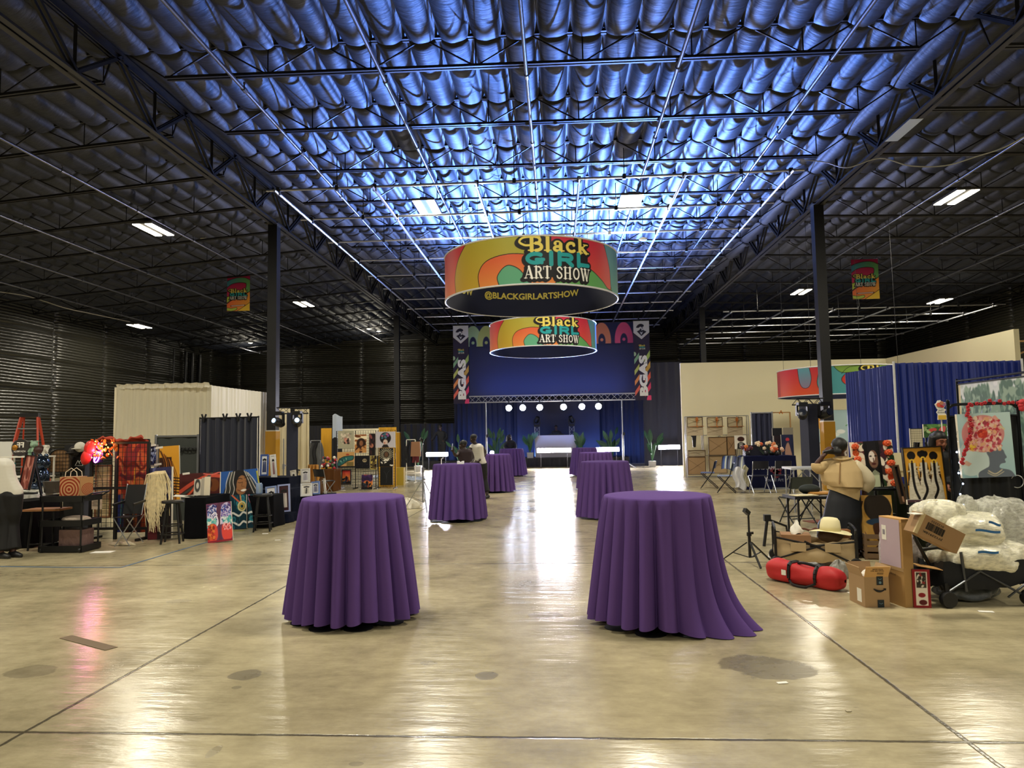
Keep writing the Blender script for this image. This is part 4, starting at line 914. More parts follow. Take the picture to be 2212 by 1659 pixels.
for i in(-1,1):
    for j in(-1,1): MB().bar((i*.16,j*.12,zt_-.03),(i*.19,j*.15,0),.025,.025).build('leg',BLK,t)
MB().box((0,-.15,.1),(.36,.02,.02)).build('stretcher',BLK,t)
p0=PY(78,1070,12.6); p1=PY(178,1070,12.6); clothbox('covered_table','table under a white cloth behind the black cart',p0.x,p1.x,11.45,11.95,.78,'d8d8d6',pitch=.5)
solo('wire_basket',MB().at((0,0,.0)).lathe([(.12,0),(.16,.2)],10).box((0,0,.1),(.2,.2,.18)),mat('4a4238',.6),'small dark basket of trinkets on the white cloth table','basket',(PY(115,1060,11.75).x,11.75,.782))
# rolling cart with patterned bag
CY=10.45; xa_,xb_=PY(106,1180,CY).x,PY(197,1180,CY).x; cw=(xb_-xa_)/2; t=thing('rolling_cart','black three tier rolling cart holding the bullseye paper bag','cart',((xa_+xb_)/2,CY,0))
zz=[PY(150,v,CY).z for v in(1078,1130,1184)]
for z in zz:
    m=MB().box((0,0,z-.01),(2*cw,.42,.02))
    for s in(-1,1): m.box((s*cw,0,z+.02),(.02,.44,.09)); m.box((0,s*.21,z+.02),(2*cw,.02,.09))
    m.build('tray',BLK,t)
for i in(-1,1):
    for j in(-1,1): MB().tube([(i*(cw-.03),j*.2,.07),(i*(cw-.03),j*.2,zz[0]+.04)],.014,8).build('post',BLK,t); MB().at((i*(cw-.03),j*.2,.035),(0,R(90),0)).lathe([(0,-.015),(.035,-.015),(.035,.015),(0,.015)],12).build('caster',mat('1a1a1a',.5),t,30)
MB().tube([(cw,-.2,zz[0]+.03),(cw+.13,-.2,zz[0]+.1),(cw+.13,.2,zz[0]+.1),(cw,.2,zz[0]+.03)],.012,6).build('handle',BLK,t)
def bullseye(x,y,R_):
    for i in range(9): a.ell(x,y,R_*(9-i)/9,R_*(9-i)/9,'8a2a14' if i%2==0 else 'c09468')
zb=zz[0]; t=thing('paper_bag','brown paper bag printed with dark red bullseye rings on the cart','bag',(PY(160,1070,CY).x,CY-.02,zb),.12); bw,bh,bd=PY(190,1050,CY).x-PY(131,1050,CY).x,.345,.2
bb=MB().box((0,0,bh/2),(bw*.68,bd,bh)).build('bag_body',mat('b0855a',.8),t)
a=Art(64,66,'b98f64'); bullseye(.47,.45,.62); a.flat('front_print',bw*.67,bh*.97,bb,-bd/2-.003,.004)
a=Art(36,66,'b08357'); bullseye(.62,.45,.27); a.mesh('side_print',lambda u,v:(np.full_like(u,bw*.34+.003)+.0*u+u*.1,-bd/2+u*bd*.9,v*bh*.97),bb)
for y in(-.07,.07): MB().tube([(-.09,y,bh-.01),(-.08,y,bh+.07),(0,y,bh+.13),(.08,y,bh+.07),(.09,y,bh-.01)],.006,6).build('handle',mat('d9cdb8',.7),t)
solo('foil_box',MB().box((0,0,.145),(.36,.28,.29)),mat('8a6f6c',.3,.5,bump=.6,bscale=14),'crinkled rose coloured foil covered box in the bottom tray of the cart','box',(PY(165,1170,CY).x,CY,zz[2]+.002))
solo('folded_cloth',MB().ball((0,0,.06),(.22,.14,.055),14,8),mat('b8a898',.8,bump=.5),'pale folded cloth bundle on the middle tray of the cart','cloth',(PY(165,1120,CY).x,CY,zz[1]+.003),smooth=True)
# arched wire display
AY=12.9; p=PY(129,1020,AY); kk=MPP(AY); t=thing('arched_display','arch topped wire display panel with tan backing','display',(p.x,AY,0)); zb_=p.z; w_=.21
ar=[(-w_,zb_),(w_,zb_),(w_,zb_+.28)]+[(w_*math.cos(R(b)),zb_+.28+w_*.75*math.sin(R(b))) for b in range(15,166,15)]+[(-w_,zb_+.28)]
MB().poly(ar,.01).build('backing',mat('8a6844',.7),t); m=MB().tube([(x,-.012,z) for x,z in ar],.012,6,closed=True); m.build('rim',BLK,t)
m=MB()
for i in range(-3,4): m.bar((i*.06,-.012,zb_),(i*.06,-.012,zb_+.42-.02*abs(i)),.006,.006)
for i in range(1,6): m.bar((-w_,-.012,zb_+.07*i),(w_,-.012,zb_+.07*i),.006,.006)
m.build('wire_grid',BLK,t); MB().tube([(0,.03,0),(0,.03,zb_+.1)],.015,6).box((0,.03,.01),(.4,.3,.02)).build('stand',BLK,t)
# dark stand with caps
HY=13.2; p=PY(170,1010,HY); t=thing('cap_stand','black display stand holding caps behind the wire rack','stand',(p.x,HY,0)); MB().box((0,.0,.8),(.42,.25,1.6)).build('board',mat('141416',.6),t)
for u,v,c,lab in((173,969,'d9d4c6','white cap near the top of the black display stand'),(160,978,'2a2522','black cap beside the white cap on the display stand')):
    q=PY(u,v,HY-.2); solo('cap',MB().ball((0,0,.03),(.1,.1,.1),14,8).ball((0,-.11,.0),(.085,.09,.012),12,6),mat(c,.7),lab,'cap',q,group='caps on the black display stand',smooth=True)
q=PY(173,1000,HY-.16); t=thing('logo_pouch','black pouch with a white mountain logo below the white cap','pouch',q); MB().box((0,0,0),(.24,.06,.22)).build('pouch_body',BLK,t)
m=MB()
for a_,b_ in(((-.07,-.04),(-.02,.05)),((-.02,.05),(.02,-.02)),((.0,.0),(.03,.05)),((.03,.05),(.08,-.04)),((-.08,-.05),(.08,-.05))): m.bar((a_[0],-.034,a_[1]),(b_[0],-.034,b_[1]),.012,.004)
m.build('logo',WHT,t)
# wire rack of prints with tapestry, neon sign, garland
GY=11.6; X=lambda u,v=1050,Y=GY:PY(u,v,Y).x; Z=lambda v,u=250,Y=GY:PY(u,v,Y).z
t=thing('wire_rack','tall black wire grid rack behind the camp chair','rack',(X(255),GY,0)); x0=X(255)
ztop=Z(957); zmid=Z(1054)
for u in(197,251,320): MB().box((X(u)-x0,0,ztop/2),(.045,.045,ztop)).build('post',BLK,t)
for z in(ztop,zmid,.18): MB().box((X(258)-x0,0,z),(X(320)-X(197),.035,.04)).build('rail',BLK,t)
gridpanel(t,X(199)-x0,X(250)-x0,.2,ztop,.02,.075); gridpanel(t,X(252)-x0,X(319)-x0,.2,ztop,.02,.075)
for u in(200,316): MB().box((X(u)-x0,0,.02),(.06,.5,.04)).build('foot',BLK,t)
m=MB()
for v in(1030,1043,1056): zq=Z(v); m.tube([(X(198)-x0,-.03,zq),(X(226)-x0,-.22,zq),(X(226)-x0,-.22,zq-.06),(X(213)-x0,-.2,zq-.06)],.008,5)
m.build('display_hook',BLK,t)
a=Art(100,150,'b8452a').dabs(80,0,.3,1,1,.06,['c95a34','a8382a','d87a4a','8a2c30'],2.5,6)
a.line([(.05,.8),(.3,.7),(.5,.75),(.8,.68),(.95,.75)],.03,'7a2418').line([(.1,.62),(.4,.58),(.7,.62),(.95,.58)],.04,'6a2030'); a.rect(0,0,1,.36,'6a2c28')
for x,c in((.05,'27306a'),(.2,'1f2450'),(.34,'3a2018'),(.47,'14101c'),(.62,'8a4a2a'),(.74,'201428'),(.9,'b04a2a')): a.rect(x-.06,0,x+.06,.38+.03*math.sin(x*20),c)
a.line([(.13,.1),(.15,.4)],.03,'2f8a9a').line([(.54,.15),(.55,.68)],.035,'d8923a').line([(.82,.35),(.95,.42)],.05,'2a3f8a')
p=PY(286,1046,12.0); t=thing('tapestry','orange red painted tapestry hanging behind the right half of the wire rack','tapestry',(p.x,12.0,0))
w_=X(319,1000,12)-X(252,1000,12)
a.mesh('cloth',lambda u,v:((u-.5)*w_,.02*np.sin(u*14),Z(1150,286,12)+(Z(950,286,12)-Z(1150,286,12))*v),t); MB().tube([(-w_/2,.02,Z(950,286,12)),(w_/2,.02,Z(950,286,12))],.012,6).tube([(-w_/2,.02,0),(-w_/2,.02,Z(950,286,12))],.012,6).tube([(w_/2,.02,0),(w_/2,.02,Z(950,286,12))],.012,6).build('hanging_frame',BLK,t)
g=random.Random(5); m=MB().grid(lambda u,v:((u-.5)*1.5*w_,-.06+.05*math.sin(v*6)+.03*math.sin(u*23),Z(960,280,11.9)+.12*v+.03*math.sin(u*9)+.015*math.sin(u*31+v*5)),50,6)
solo('draped_scarf',m,mat('a8402a',.7,bump=.6,bscale=10,var=.3),'bunched rust red scarf along the top of the wire rack','scarf',(X(278,955,11.9),11.75,0),smooth=True)
PK=mat('d8302a',.35); q=PY(190,1000,11.45); m=MB(); m.ball((.03,0,.25),(.1,.06,.13),16,10,0,(0,.25,0)); m.ball((-.03,0,.1),(.09,.06,.14),16,10,0,(0,.3,0)); solo('red_balloon_shape',m,PK,'glossy red curved balloon shape hanging on the left post of the wire rack','ornament',(q.x,11.45,q.z),smooth=True)
q=PY(209,985,11.5); t=thing('neon_sign','small pink and purple neon sign glowing on the wire rack','neon sign',(q.x,11.5,q.z)); MB().box((0,.02,.06),(.2,.01,.34)).build('back_plate',mat('1a0a24',.3),t)
MB().tube([(.06*math.cos(2*PI*j/16)*.7+.02*math.sin(2*PI*j/16),0,-.02+.09*math.sin(2*PI*j/16)) for j in range(16)],.01,6,closed=True).tube([(-.05,0,-.09),(.06,0,.07)],.009,6).build('purple_tube',mat('c060ff',.3,emit=9),t)
MB().tube([(-.07,0,.12),(-.04,0,.2),(0,0,.14),(.03,0,.22),(.07,0,.15),(.08,0,.22)],.009,6).build('pink_tube',mat('ff4ab0',.3,emit=8),t)
lamp('neon_sign_lamp','POINT',(0,-.08,.08),9,(1,.25,.7),t,shadow_soft_size=.08)
q=PY(228,970,11.5); t=thing('lit_garland','glowing orange leaf garland across the top of the wire rack','garland',(q.x,11.48,q.z)); g=random.Random(2); m=MB()
for i in range(46): 
    c=(g.uniform(-.26,.22),g.uniform(-.05,.05),g.uniform(-.16,.16)); m.ball(c,(.045*g.uniform(.6,1.2),.01,.028),6,4,0,(g.uniform(0,3),g.uniform(0,3),g.uniform(0,3)))
m.build('leaves',mat('e0701c',.5),t,True); m=MB()
for i in range(16): m.ball((g.uniform(-.22,.2),-.05,g.uniform(-.14,.14)),.012,6,4)
m.build('bulbs',mat('ffb050',.4,emit=5),t); lamp('garland_lamp','POINT',(0,-.12,0),5,(1,.45,.12),t,shadow_soft_size=.1)
a=Art(46,150,'d8c79c').rect(.05,.04,.95,.96,'cbb88c'); a.line([(.1,.9),(.35,.75),(.5,.6)],.008,'3a2a1a')
pic('canvas_panel','plain beige panel hanging behind the wires in the left half of the rack',203,240,1001,1118,11.7,a,0,frame='8a5a3a',fw=.02,cat='panel')
q=PY(209,1100,11.5); t=thing('price_sheet','handwritten paper note hanging on the wire rack','note',(q.x,11.5,q.z),.1); MB().box((0,0,.12),(.17,.004,.24)).build('sheet',mat('b8a692',.8),t); m=MB()
for i in range(5): m.box((-.01,-.004,.06+.025*i),(.12-.02*(i%2),.002,.006))
m.box((.03,-.004,.2),(.06,.002,.02)).build('writing',BLK,t)
# camp chair
q=PY(285,1165,11.15); t=thing('camp_chair','black folding camp chair with silver legs in front of the wire rack','chair',(q.x,11.1,0),.15); zs_=.45
MB().grid(lambda u,v:((u-.5)*.42,.06+.18*v+.03*math.sin(u*PI),zs_+.02+.46*v),6,6).build('backrest',BLKC,t,True); MB().grid(lambda u,v:((u-.5)*.42,-.32+.4*v,zs_-.04*math.sin(u*PI)*math.sin(v*PI)),6,6).build('seat',BLKC,t,True)
for s in(-1,1):
    MB().tube([(s*.2,.08,zs_),(s*.22,.26,zs_+.5)],.012,6).build('back_post',ALU,t); MB().tube([(s*.22,-.3,zs_),(-s*.16,-.32,.0)],.011,6).build('front_leg',ALU,t)
    MB().tube([(s*.22,.14,zs_),(-s*.2,.18,.0)],.011,6).build('rear_leg',ALU,t); MB().tube([(s*.22,-.3,zs_+.0),(s*.22,-.28,zs_+.2)],.011,6).tube([(s*.22,-.32,zs_+.2),(s*.22,.2,zs_+.22)],.02,6).build('armrest',BLK,t)
# abstract paintings behind
t.scale=(.7,.85,1)
a=Art(30,60,'23284a').dabs(40,0,.1,1,.9,.05,['c8d0e0','3a4a8a','8a98c0','10142c'],2.2,3)
pic('framed_print','blue and white abstract print in a grey frame above the hair painting',318,342,959,1008,12.4,a,.02,frame='8f8a88',fw=.03,legs=True)
a=Art(52,150,'e0a030'); a.rect(0,0,.62,.8,'3a2014')
for i in range(9): a.line([(.0+.08*i,.95-.03*i),(.25+.05*i,.7),(.15+.09*i,.45),(.5+.04*i,.2),(.4+.05*i,0)],.014,['7a4a20','140c08','c87a28','5a3016'][i%4])
for i in range(7): a.line([(.3,.1+.05*i),(.6,.13+.05*i),(1,.11+.05*i)],.02,'1a100a')
pic('tall_painting','tall golden yellow painting with brown curls behind the hair painting',342,393,960,1085,12.9,a,.05,.1,-.06,thick=.04,legs=True)
for u,v,lab in((329,962,'white price tag on the blue framed print'),(344,967,'white price tag left of the golden painting'),(341,1003,'white price tag below the blue framed print'),(402,1023,'white price tag above the maroon painting')):
    q=PY(u,v,12.2); solo('price_tag',MB().box((0,0,0),(.13,.006,.035),rot=(0,-.12,0)),WHT,lab,'tag',q,group='price tags on the paintings')
# hair painting
a=Art(64,150,'2a2c56'); a.rect(0,0,1,.55,'180c10'); a.rect(.0,0,.4,.35,'4a1218'); a.ell(.62,.42,.13,.2,'1a1618').ell(.6,.5,.1,.12,'2c2420'); a.dabs(30,0,.7,1,1,.06,['3a3f70','565a8a','2a2a50'],2,7)
t=pic('hair_painting','tall dark painting with long blonde raffia hair hanging off its front',313,375,1012,1170,11.5,a,.1,.05,-.06,thick=.06,ground=True); h_=1.2; g=random.Random(9); m=MB()
for i in range(150):
    sx=g.uniform(-.08,.09); side=-1 if g.random()<.6 else 1; L=g.uniform(.45,.98) if side<0 else g.uniform(.35,.72); o=side*g.uniform(.03,.17)+(-.02)
    m.tube([(sx,-.01,1.13),(sx+o*.55,-.05-g.uniform(0,.05),1.08),(sx+o,-.05,1.08-L*.4),(sx+o*.9+g.uniform(-.03,.03),-.04,1.08-L*.75),(sx+o*.75+g.uniform(-.04,.04),-.03,1.08-L)],[.008,.009,.008,.006,.003],4)
m.build('raffia_hair',mat('e2d2a8',.6,var=.35,bscale=20),t,label='long blonde raffia strands')
stool(372,1166,11.15,.68,.17,'black round bar stool in front of the hair painting')
# black covered table with paintings
p0=PY(396,1100,11.55); p1=PY(508,1100,11.9); clothbox('covered_table','long table under a black cloth behind the tree painting',p0.x,PY(496,1065,12.5).x,11.6,12.5,.68,'0b0b0f',pitch=.6)
clothbox('covered_table','low table under a black cloth behind the patterned teal panels',PY(500,1060,13).x,PY(592,1060,13).x,12.95,13.45,.6,'0b0b0f',pitch=.6)
a=Art(100,60,'4a1c1c'); a.line([(-.02,.1),(.25,.45),(.5,.7),(.75,.85),(1.02,.8)],.16,'c8503c').line([(-.02,-.1),(.25,.22),(.5,.5),(.8,.95)],.1,'3f4a44').line([(.2,-.05),(.33,.2),(.42,.5)],.09,'d85a38').ell(.85,.4,.22,.3,'6a3a1c').ell(.75,.45,.1,.2,'3a1c14').line([(.6,.95),(.8,.9),(1,1)],.06,'d86a60')
pic('wide_painting','wide maroon painting with red and grey waves on the black covered table',383,478,1024,1071,12.3,a,.1,.0,-.04,z=.684)
for i,(u0,u1,vt,vb,c) in enumerate(((418,433,1036,1072,'c9c2b4'),(434,440,1034,1073,'a8a296'),(440,452,1033,1074,'d9cfb8'))):
    a=Art(16,40,c); 
    if i==0: a.ell(.5,.6,.12,.3,'3a3a3a',ring=.04)
    pic('small_print','small cream print standing on the black covered table, %s from the left'%ORD[i],u0,u1,vt,vb,12.05,a,.12,.15,thick=.025,z=.684,cat='print',group='small cream prints on the black table')
solo('paper_sheets',MB().box((0,0,.006),(.3,.2,.01),rot=(.05,.1,.3)).box((.12,.02,.018),(.22,.16,.006),rot=(0,-.12,-.2)),WHT,'loose white sheets on the left end of the black covered table','papers',(PY(400,1071,11.9).x,11.85,.685))
a=Art(84,110,'6a3a5a'); a.blob([(.05,.45),(.06,.85),(.25,.97),(.4,.9),(.46,.65),(.42,.45)],'c8c4e0'); a.blob([(.58,.45),(.56,.7),(.65,.93),(.88,.98),(.98,.8),(.97,.5)],'c0b8dc')
a.dabs(90,.04,.52,.42,.96,.016,['2a2f7a','3f5aa8','1c1f5a'],1.4,3).dabs(80,.6,.55,.98,.96,.016,['5a3f9a','2f4aa0','3a2a6a'],1.4,4).dabs(60,.03,.4,.35,.6,.03,['4aa0a8','7ac0b8','d8e0d8'],1.3,5).dabs(50,.65,.45,.98,.62,.03,['4aa0a8','8ac8b0','d0d8e0'],1.3,6)
a.blob([(.02,.02),(.03,.38),(.2,.48),(.38,.42),(.42,.2),(.36,.06),(.2,-.02)],'d8483c').blob([(.6,.12),(.58,.32),(.66,.45),(.9,.42),(1.0,.3),(.97,.08),(.75,-.0)],'dc4840'); a.dabs(50,.03,.1,.28,.45,.03,['c8602a','8a2c1c','e07a3a','a83a24'],1.3,8).dabs(30,.65,.3,.95,.45,.022,['f0b0b8','8a1c2c','e88a90'],1.3,9)
a.poly([(.42,-.02),(.47,.3),(.44,.55),(.4,.8),(.47,1.02),(.57,1.02),(.58,.8),(.53,.55),(.53,.3),(.6,-.02)],'58304a'); a.line([(.3,.62),(.4,.66),(.45,.5),(.4,.42)],.03,'f4f0fa').line([(.2,.7),(.34,.76),(.42,.7)],.025,'f0eaf8').line([(.66,.6),(.58,.6),(.55,.45)],.025,'f0eaf8'); a.rect(0,0,1,.05,'8a2030')
pic('tree_painting','square painting of a purple tree with red and blue crown leaning low on the floor',446,506,1085,1170,11.15,a,.16,.22,-.1,thick=.035,ground=True)
# portrait and patterned panels
a=Art(96,58,'2a5aa8'); a.blob([(.2,-.1),(.25,.5),(.38,.95),(.6,1.05),(.75,.8),(.9,.4),(.98,-.1)],'1c1a1e'); a.ell(.6,.42,.36,.2,'9a6a44',1.45).ell(.58,.2,.2,.2,'9a6a44')
for i in range(5): a.line([(.45-.03*i,.95),(.4-.04*i,.55),(.42-.05*i,.25),(.36-.05*i,-.05)],.03,'d8d4cc' if i%2==0 else '4a5048'); a.line([(.68+.02*i,.95-.02*i),(.76+.03*i,.6),(.82+.04*i,.3),(.9+.05*i,-.05)],.028,'d8d4cc' if i%2==0 else '3c423e')
a.line([(.5,.62),(.56,.66),(.62,.63)],.025,'1a0f0a').line([(.68,.66),(.74,.7),(.8,.68)],.025,'1a0f0a').line([(.52,.5),(.57,.48),(.62,.5)],.02,'2a160c').line([(.7,.53),(.75,.51),(.8,.54)],.02,'2a160c').line([(.63,.5),(.6,.34),(.66,.32)],.02,'6a4428'); a.ell(.64,.16,.12,.055,'f0ece4',.1).line([(.5,.2),(.64,.1),(.78,.22)],.025,'5a2018')
pic('portrait_painting','painting of a smiling woman with braided hair above the patterned panels',468,560,1014,1068,13.08,a,.08,.18,-.08,thick=.04,z=.604)
for i,(u0,u1,vt,vb,y) in enumerate(((497,534,1066,1140,12.75),(535,588,1063,1136,12.95))):
    a=Art(60,90,'12384a'); g=random.Random(i)
    for v in(.15,.42): a.line([(-.05,v),(.15,v+.05),(.35,v),(.55,v-.04),(.8,v+.06),(1.05,v)],.06,'f2f2f0')
    for q in range(7): x,y_=g.uniform(.1,.9),g.choice((.28,.62,.75,.9,.05)); a.ell(x,y_,.07,.07,'3a9aa8',ring=.012).ell(x,y_,.035,.035,'2a7a90',ring=.01)
    for q in range(10): x,y_=g.uniform(0,.9),g.uniform(0,.95); a.rect(x,y_,x+.02,y_+.14,'2f8a9c')
    if i==0: a.line([(.1,1),(.4,.86),(.72,.72)],.05,'d86a48').line([(.62,1),(.66,.85),(.7,.72)],.05,'e0985a'); a.ell(.72,.66,.15,.13,'e8dca0',ring=.025).ell(.72,.66,.08,.07,'d8b850',ring=.02)
    else: a.line([(.05,1),(.1,.8),(.3,.7),(.6,.78),(.75,.98)],.05,'b05a7a'); a.ell(.7,.6,.1,.1,'3a9aa8',ring=.012)
    pic('patterned_panel','dark teal panel with white waves, the %s of the two below the portrait'%('left' if i==0 else 'right'),u0,u1,vt,vb,y,a,.06,.15,-.04,thick=.04,ground=True,group='teal panels below the portrait')
stool(567,1140,12.5,.66,.17,'black bar stool in front of the right teal panel')
q=PY(560,1063,12.5); t=thing('brush_jar','glass jar with a yellow green stick on the bar stool','jar',(q.x,12.5,.66)); MB().lathe([(.05,0),(.06,.02),(.06,.17),(.045,.2)],16).build('glass',mat('9ab4e0',.1,alpha=.5),t,True); MB().tube([(0.02,0,.03),(-.05,0,.42)],.014,6).build('stick',mat('a8a840',.5),t)
# stepped navy tables with framed prints
NV=('0f1424')
p0=PY(556,1050,14.6); p1=PY(690,1050,15.6)
clothbox('covered_table','tall navy covered table carrying the upper row of framed prints',PY(500,1030,15).x,p1.x-.35,14.7,15.5,PY(580,1031,14.85).z,NV,pitch=.5)
clothbox('covered_table','low navy covered table behind the lower framed prints',p0.x+.1,p1.x-.1,14.15,14.8,.62,NV,pitch=.5)
clothbox('covered_table','very low navy covered step under the lower framed prints',PY(572,1100,13.9).x,PY(634,1100,13.9).x,13.62,14.1,.175,NV)
a=Art(30,60,'dcdcd8'); pic('board_panel','plain white board behind the person in the white top at the left edge',-6,24,952,1000,12.9,a,.05,cat='panel',legs=True)
def pr(bg,c1,c2,seed):
    a=Art(34,72,bg); g=random.Random(seed); n=g.choice((1,2,3))
    for i in range(3):
        x=.3+.2*i; a.ell(x,.78+.03*(i%2),.07,.06,'151214'); a.poly([(x-.08,.7),(x+.08,.7),(x+.13,.12),(x-.13,.12)],c1 if i%2 else c2); a.line([(x,.7),(x-.03,.4),(x+.02,.15)],.012,c2)
    return a
PR=[(504,526,995,1019,15.0,'8a2a24','f0e4dc','5a3a34','4a2c28',0,'small print in a dark red frame on the tall navy table'),(524,561,981,1034,14.85,'2a1218','c85a6a','1a0c10','d8c8c0',-.3,'dark pink print in a slanting black frame on the tall navy table'),
(561,580,981,1028,14.85,'3a5aa8','eef0f4','5a6a9a','2a2f5a',-.05,'print of a blue dressed figure in a blue frame'),(579,606,981,1033,14.85,'e8e6e2','f0eeea','b08a8a','8a5a60',-.24,'print of pink dressed figures in a white frame, upper row'),
(573,603,1050,1111,13.75,'8fa4d8','f0eef0','7a4a7a','a87a9a',-.2,'framed print with a purple dress in the lower row on the left'),(599,630,1046,1106,13.75,'9aa6d8','3a1c24','a8a09c','d0c8c0',-.15,'dark framed print of pale dresses in the lower row'),
(624,651,1015,1058,15.2,'d8d0c0','f0ece4','3a3430','5a524c',-.3,'slanting cream framed print below the left tripod'),(649,671,1012,1043,15.4,'dcd8d0','eceae8','a8a4b0','c0bcc8',-.12,'pale framed print below the right tripod'),
(649,675,1044,1072,14.4,'e4e6ea','f4f2ee','2a2628','d8d4cc',-.08,'white framed print of five small heads'),(672,692,1040,1068,14.6,'6a86c8','e8e8ee','6a6a8a','8a8aa0',-.1,'blue edged print beside the five heads print'),
(690,700,1034,1067,14.9,'6a4a2c','8a6a48','5a3c20','7a5a38',-.25,'brown frame seen nearly edge on, first of a leaning pair'),(697,709,1033,1067,15.0,'e4e0d8','d0ccd8','6a6478','9a94a8',-.25,'pale frame seen nearly edge on, behind the brown one')]
for i,(u0,u1,vt,vb,y,fr,bg,c1,c2,rl,lab) in enumerate(PR):
    pic('framed_print',lab,u0+(4 if abs(rl)>.2 else 0),u1-(4 if abs(rl)>.2 else 0),vt,vb,y,pr(bg,c1,c2,i),.16,.12,rl*.5,fr,.03,cat='print',group='framed prints on the navy tables',mount=None)
clothbox('covered_table','small navy covered table under the pale framed prints',PY(640,1050,14.9).x,PY(714,1050,14.9).x,14.75,15.3,.455,NV)
# white drapes, light tower and tripods beside the column
drape('white_drape',(PY(574,950,21).x,21),(PY(602,950,21).x,21),0,PY(590,888,21).z,'ded2b0','cream drape left of the yellow column guard','drape',.2,.03,.1)
drape('white_drape',(PY(598,950,21.4).x,21.4),(PY(628,950,21.4).x,21.4),0,PY(610,880,21.4).z,'e6dcc0','cream drape just right of the yellow column guard','drape',.2,.03,.1)
drape('white_drape',(PY(636,950,21.2).x,21.2),(PY(668,950,21.2).x,21.2),0,PY(650,884,21.2).z,'e2d6b4','cream drape right of the left light tower','drape',.2,.03,.1)
def tower(u0,u1,vt,Y,label,labh,emit,side):
    a,b=PY(u0,vt,Y),PY(u1,vt,Y); zt=a.z; w=(b.x-a.x); cx=(a.x+b.x)/2
    t=thing('light_tower',label,'light tower',(cx,Y,0),R(20),group='light towers'); MB().box((0,0,zt/2),(w*.72,w*.72,zt)).build('fabric_cover',mat('161c38',.6,sheen=.2),t); MB().box((0,0,.02),(.8,.8,.04)).build('base_plate',BLK,t)
    m=MB(); truss_beam(m,(-.42,0,zt+.06),(.42,0,zt+.06),.16,.015,.16); m.build('top_truss',STEEL,t)
    for s in(-1,1):
        h=thing('moving_head','%s black moving head lamp hanging on %s'%('left' if s<0 else 'right',labh),'stage light',(cx+s*w*.62,Y-.33,zt-.02),group='moving heads on the light towers')
        MB().box((0,0,0),(.22,.2,.1)).build('base',BLK,h)
        for k in(-1,1): MB().box((k*.13,0,-.15),(.04,.1,.26)).build('yoke_arm',BLK,h)
        MB().at((0,0,-.25),(R(75),0,R(18*s))).lathe([(.06,-.2),(.11,-.12),(.12,.1),(.1,.2)],16).build('lamp_head',BLK,h,40); lh=[c_ for c_ in h.children if c_.name.startswith('lamp_head')][0]
        if emit: MB().at((0,0,-.25),(R(75),0,R(18*s))).lathe([(0,.205),(.06,.205),(.06,.21),(0,.215)],16).build('lens',mat('a8d4ff',.2,emit=6),lh)
        else: MB().at((0,0,-.25),(R(75),0,R(18*s))).lathe([(0,.205),(.085,.205),(.085,.21),(0,.215)],16).build('lens',mat('2a3040',.1),lh)
    return t
tower(616,648,892,19.0,'dark covered light tower right of the left column','the left tower',True,-1)
tripod(Vector((PY(612,1040,16.3).x,16.3,0)),PY(612,943,16.3).z,.4,'thin silver light stand in front of the left light tower',ALU,None,'silver light stands by the left tower')
tripod(Vector((PY(642,1040,16.6).x,16.6,0)),PY(642,962,16.6).z,.4,'shorter dark light stand right of the silver one',STEEL,None,'silver light stands by the left tower')
# ---- far booth of paintings on wire grids
FY=22.6; k=MPP(FY)
t=thing('grid_wall','black wire grid wall hung with paintings at the far left booth','display wall',(PY(790,1055,FY).x,FY,0)); xc=PY(790,1055,FY).x
zt=PY(790,930,FY).z
for u0,u1 in((727,768),(768,812),(817,854)):
    a_,b_=PY(u0,1000,FY).x-xc,PY(u1,1000,FY).x-xc; gridpanel(t,a_,b_,.05,zt,0,.08)
    for q in(a_,b_): MB().tube([(q,0,0),(q,0,zt)],.014,6).build('post',BLK,t); MB().box((q,0,.012),(.03,.5,.024)).build('foot',BLK,t)
g0='paintings on the far grid wall'
def fp(lab,u0,u1,vt,vb,a,frame=None,y=FY-.1): pic('painting',lab,u0,u1,vt,vb,y,a,.01,frame=frame,fw=.02,group=g0)
a=Art(44,48,'a8a48c').dabs(40,.2,.3,.8,.85,.05,['c8b8a0','8a8a78','b09a8a','d8ccb8'],1.5,1).ell(.5,.5,.1,.1,'b06a5a').dabs(12,.35,.3,.65,.55,.05,['2a1f1c','c88a7a','4a3a34'],1.5,2); fp('beige painting of a pale flower, top left of the far grid wall',729,765,930,969,a)
a=Art(32,50,'b8783c').dabs(50,0,.5,1,1,.07,['e8c89a','6a3a1c','f0e0c0','8a4a20'],2.5,3,1.4).ell(.55,.5,.26,.3,'2a160f').ell(.55,.52,.1,.15,'8a5a3c').dabs(20,.2,0,.9,.3,.07,['c08a50','3a1f14','7a4a2c'],2,4); fp('brown portrait with a tall feathered crown on the far grid wall',766,792,938,978,a)
a=Art(20,40,'120d10').ell(.4,.45,.16,.1,'a86a54').dabs(8,.1,.1,.9,.9,.06,['3a1f24','8a4a44'],2,5); fp('narrow dark portrait between the crowned portrait and the curly haired one',797,811,936,984,a)
a=Art(52,44,'b8b4bc').ell(.5,.6,.34,.36,'120f12').dabs(14,.3,.6,.7,.9,.06,['b0607a','3a6a7a','7a4a8a','2a2a3a'],1.2,6).ell(.5,.34,.14,.18,'c8b0a4').ell(.46,.3,.04,.05,'b8604a').poly([(.3,.0),(.4,.2),(.6,.2),(.7,0)],'1c181c'); fp('pale grey painting of a woman with big curly hair on the far grid wall',811,854,932,967,a)
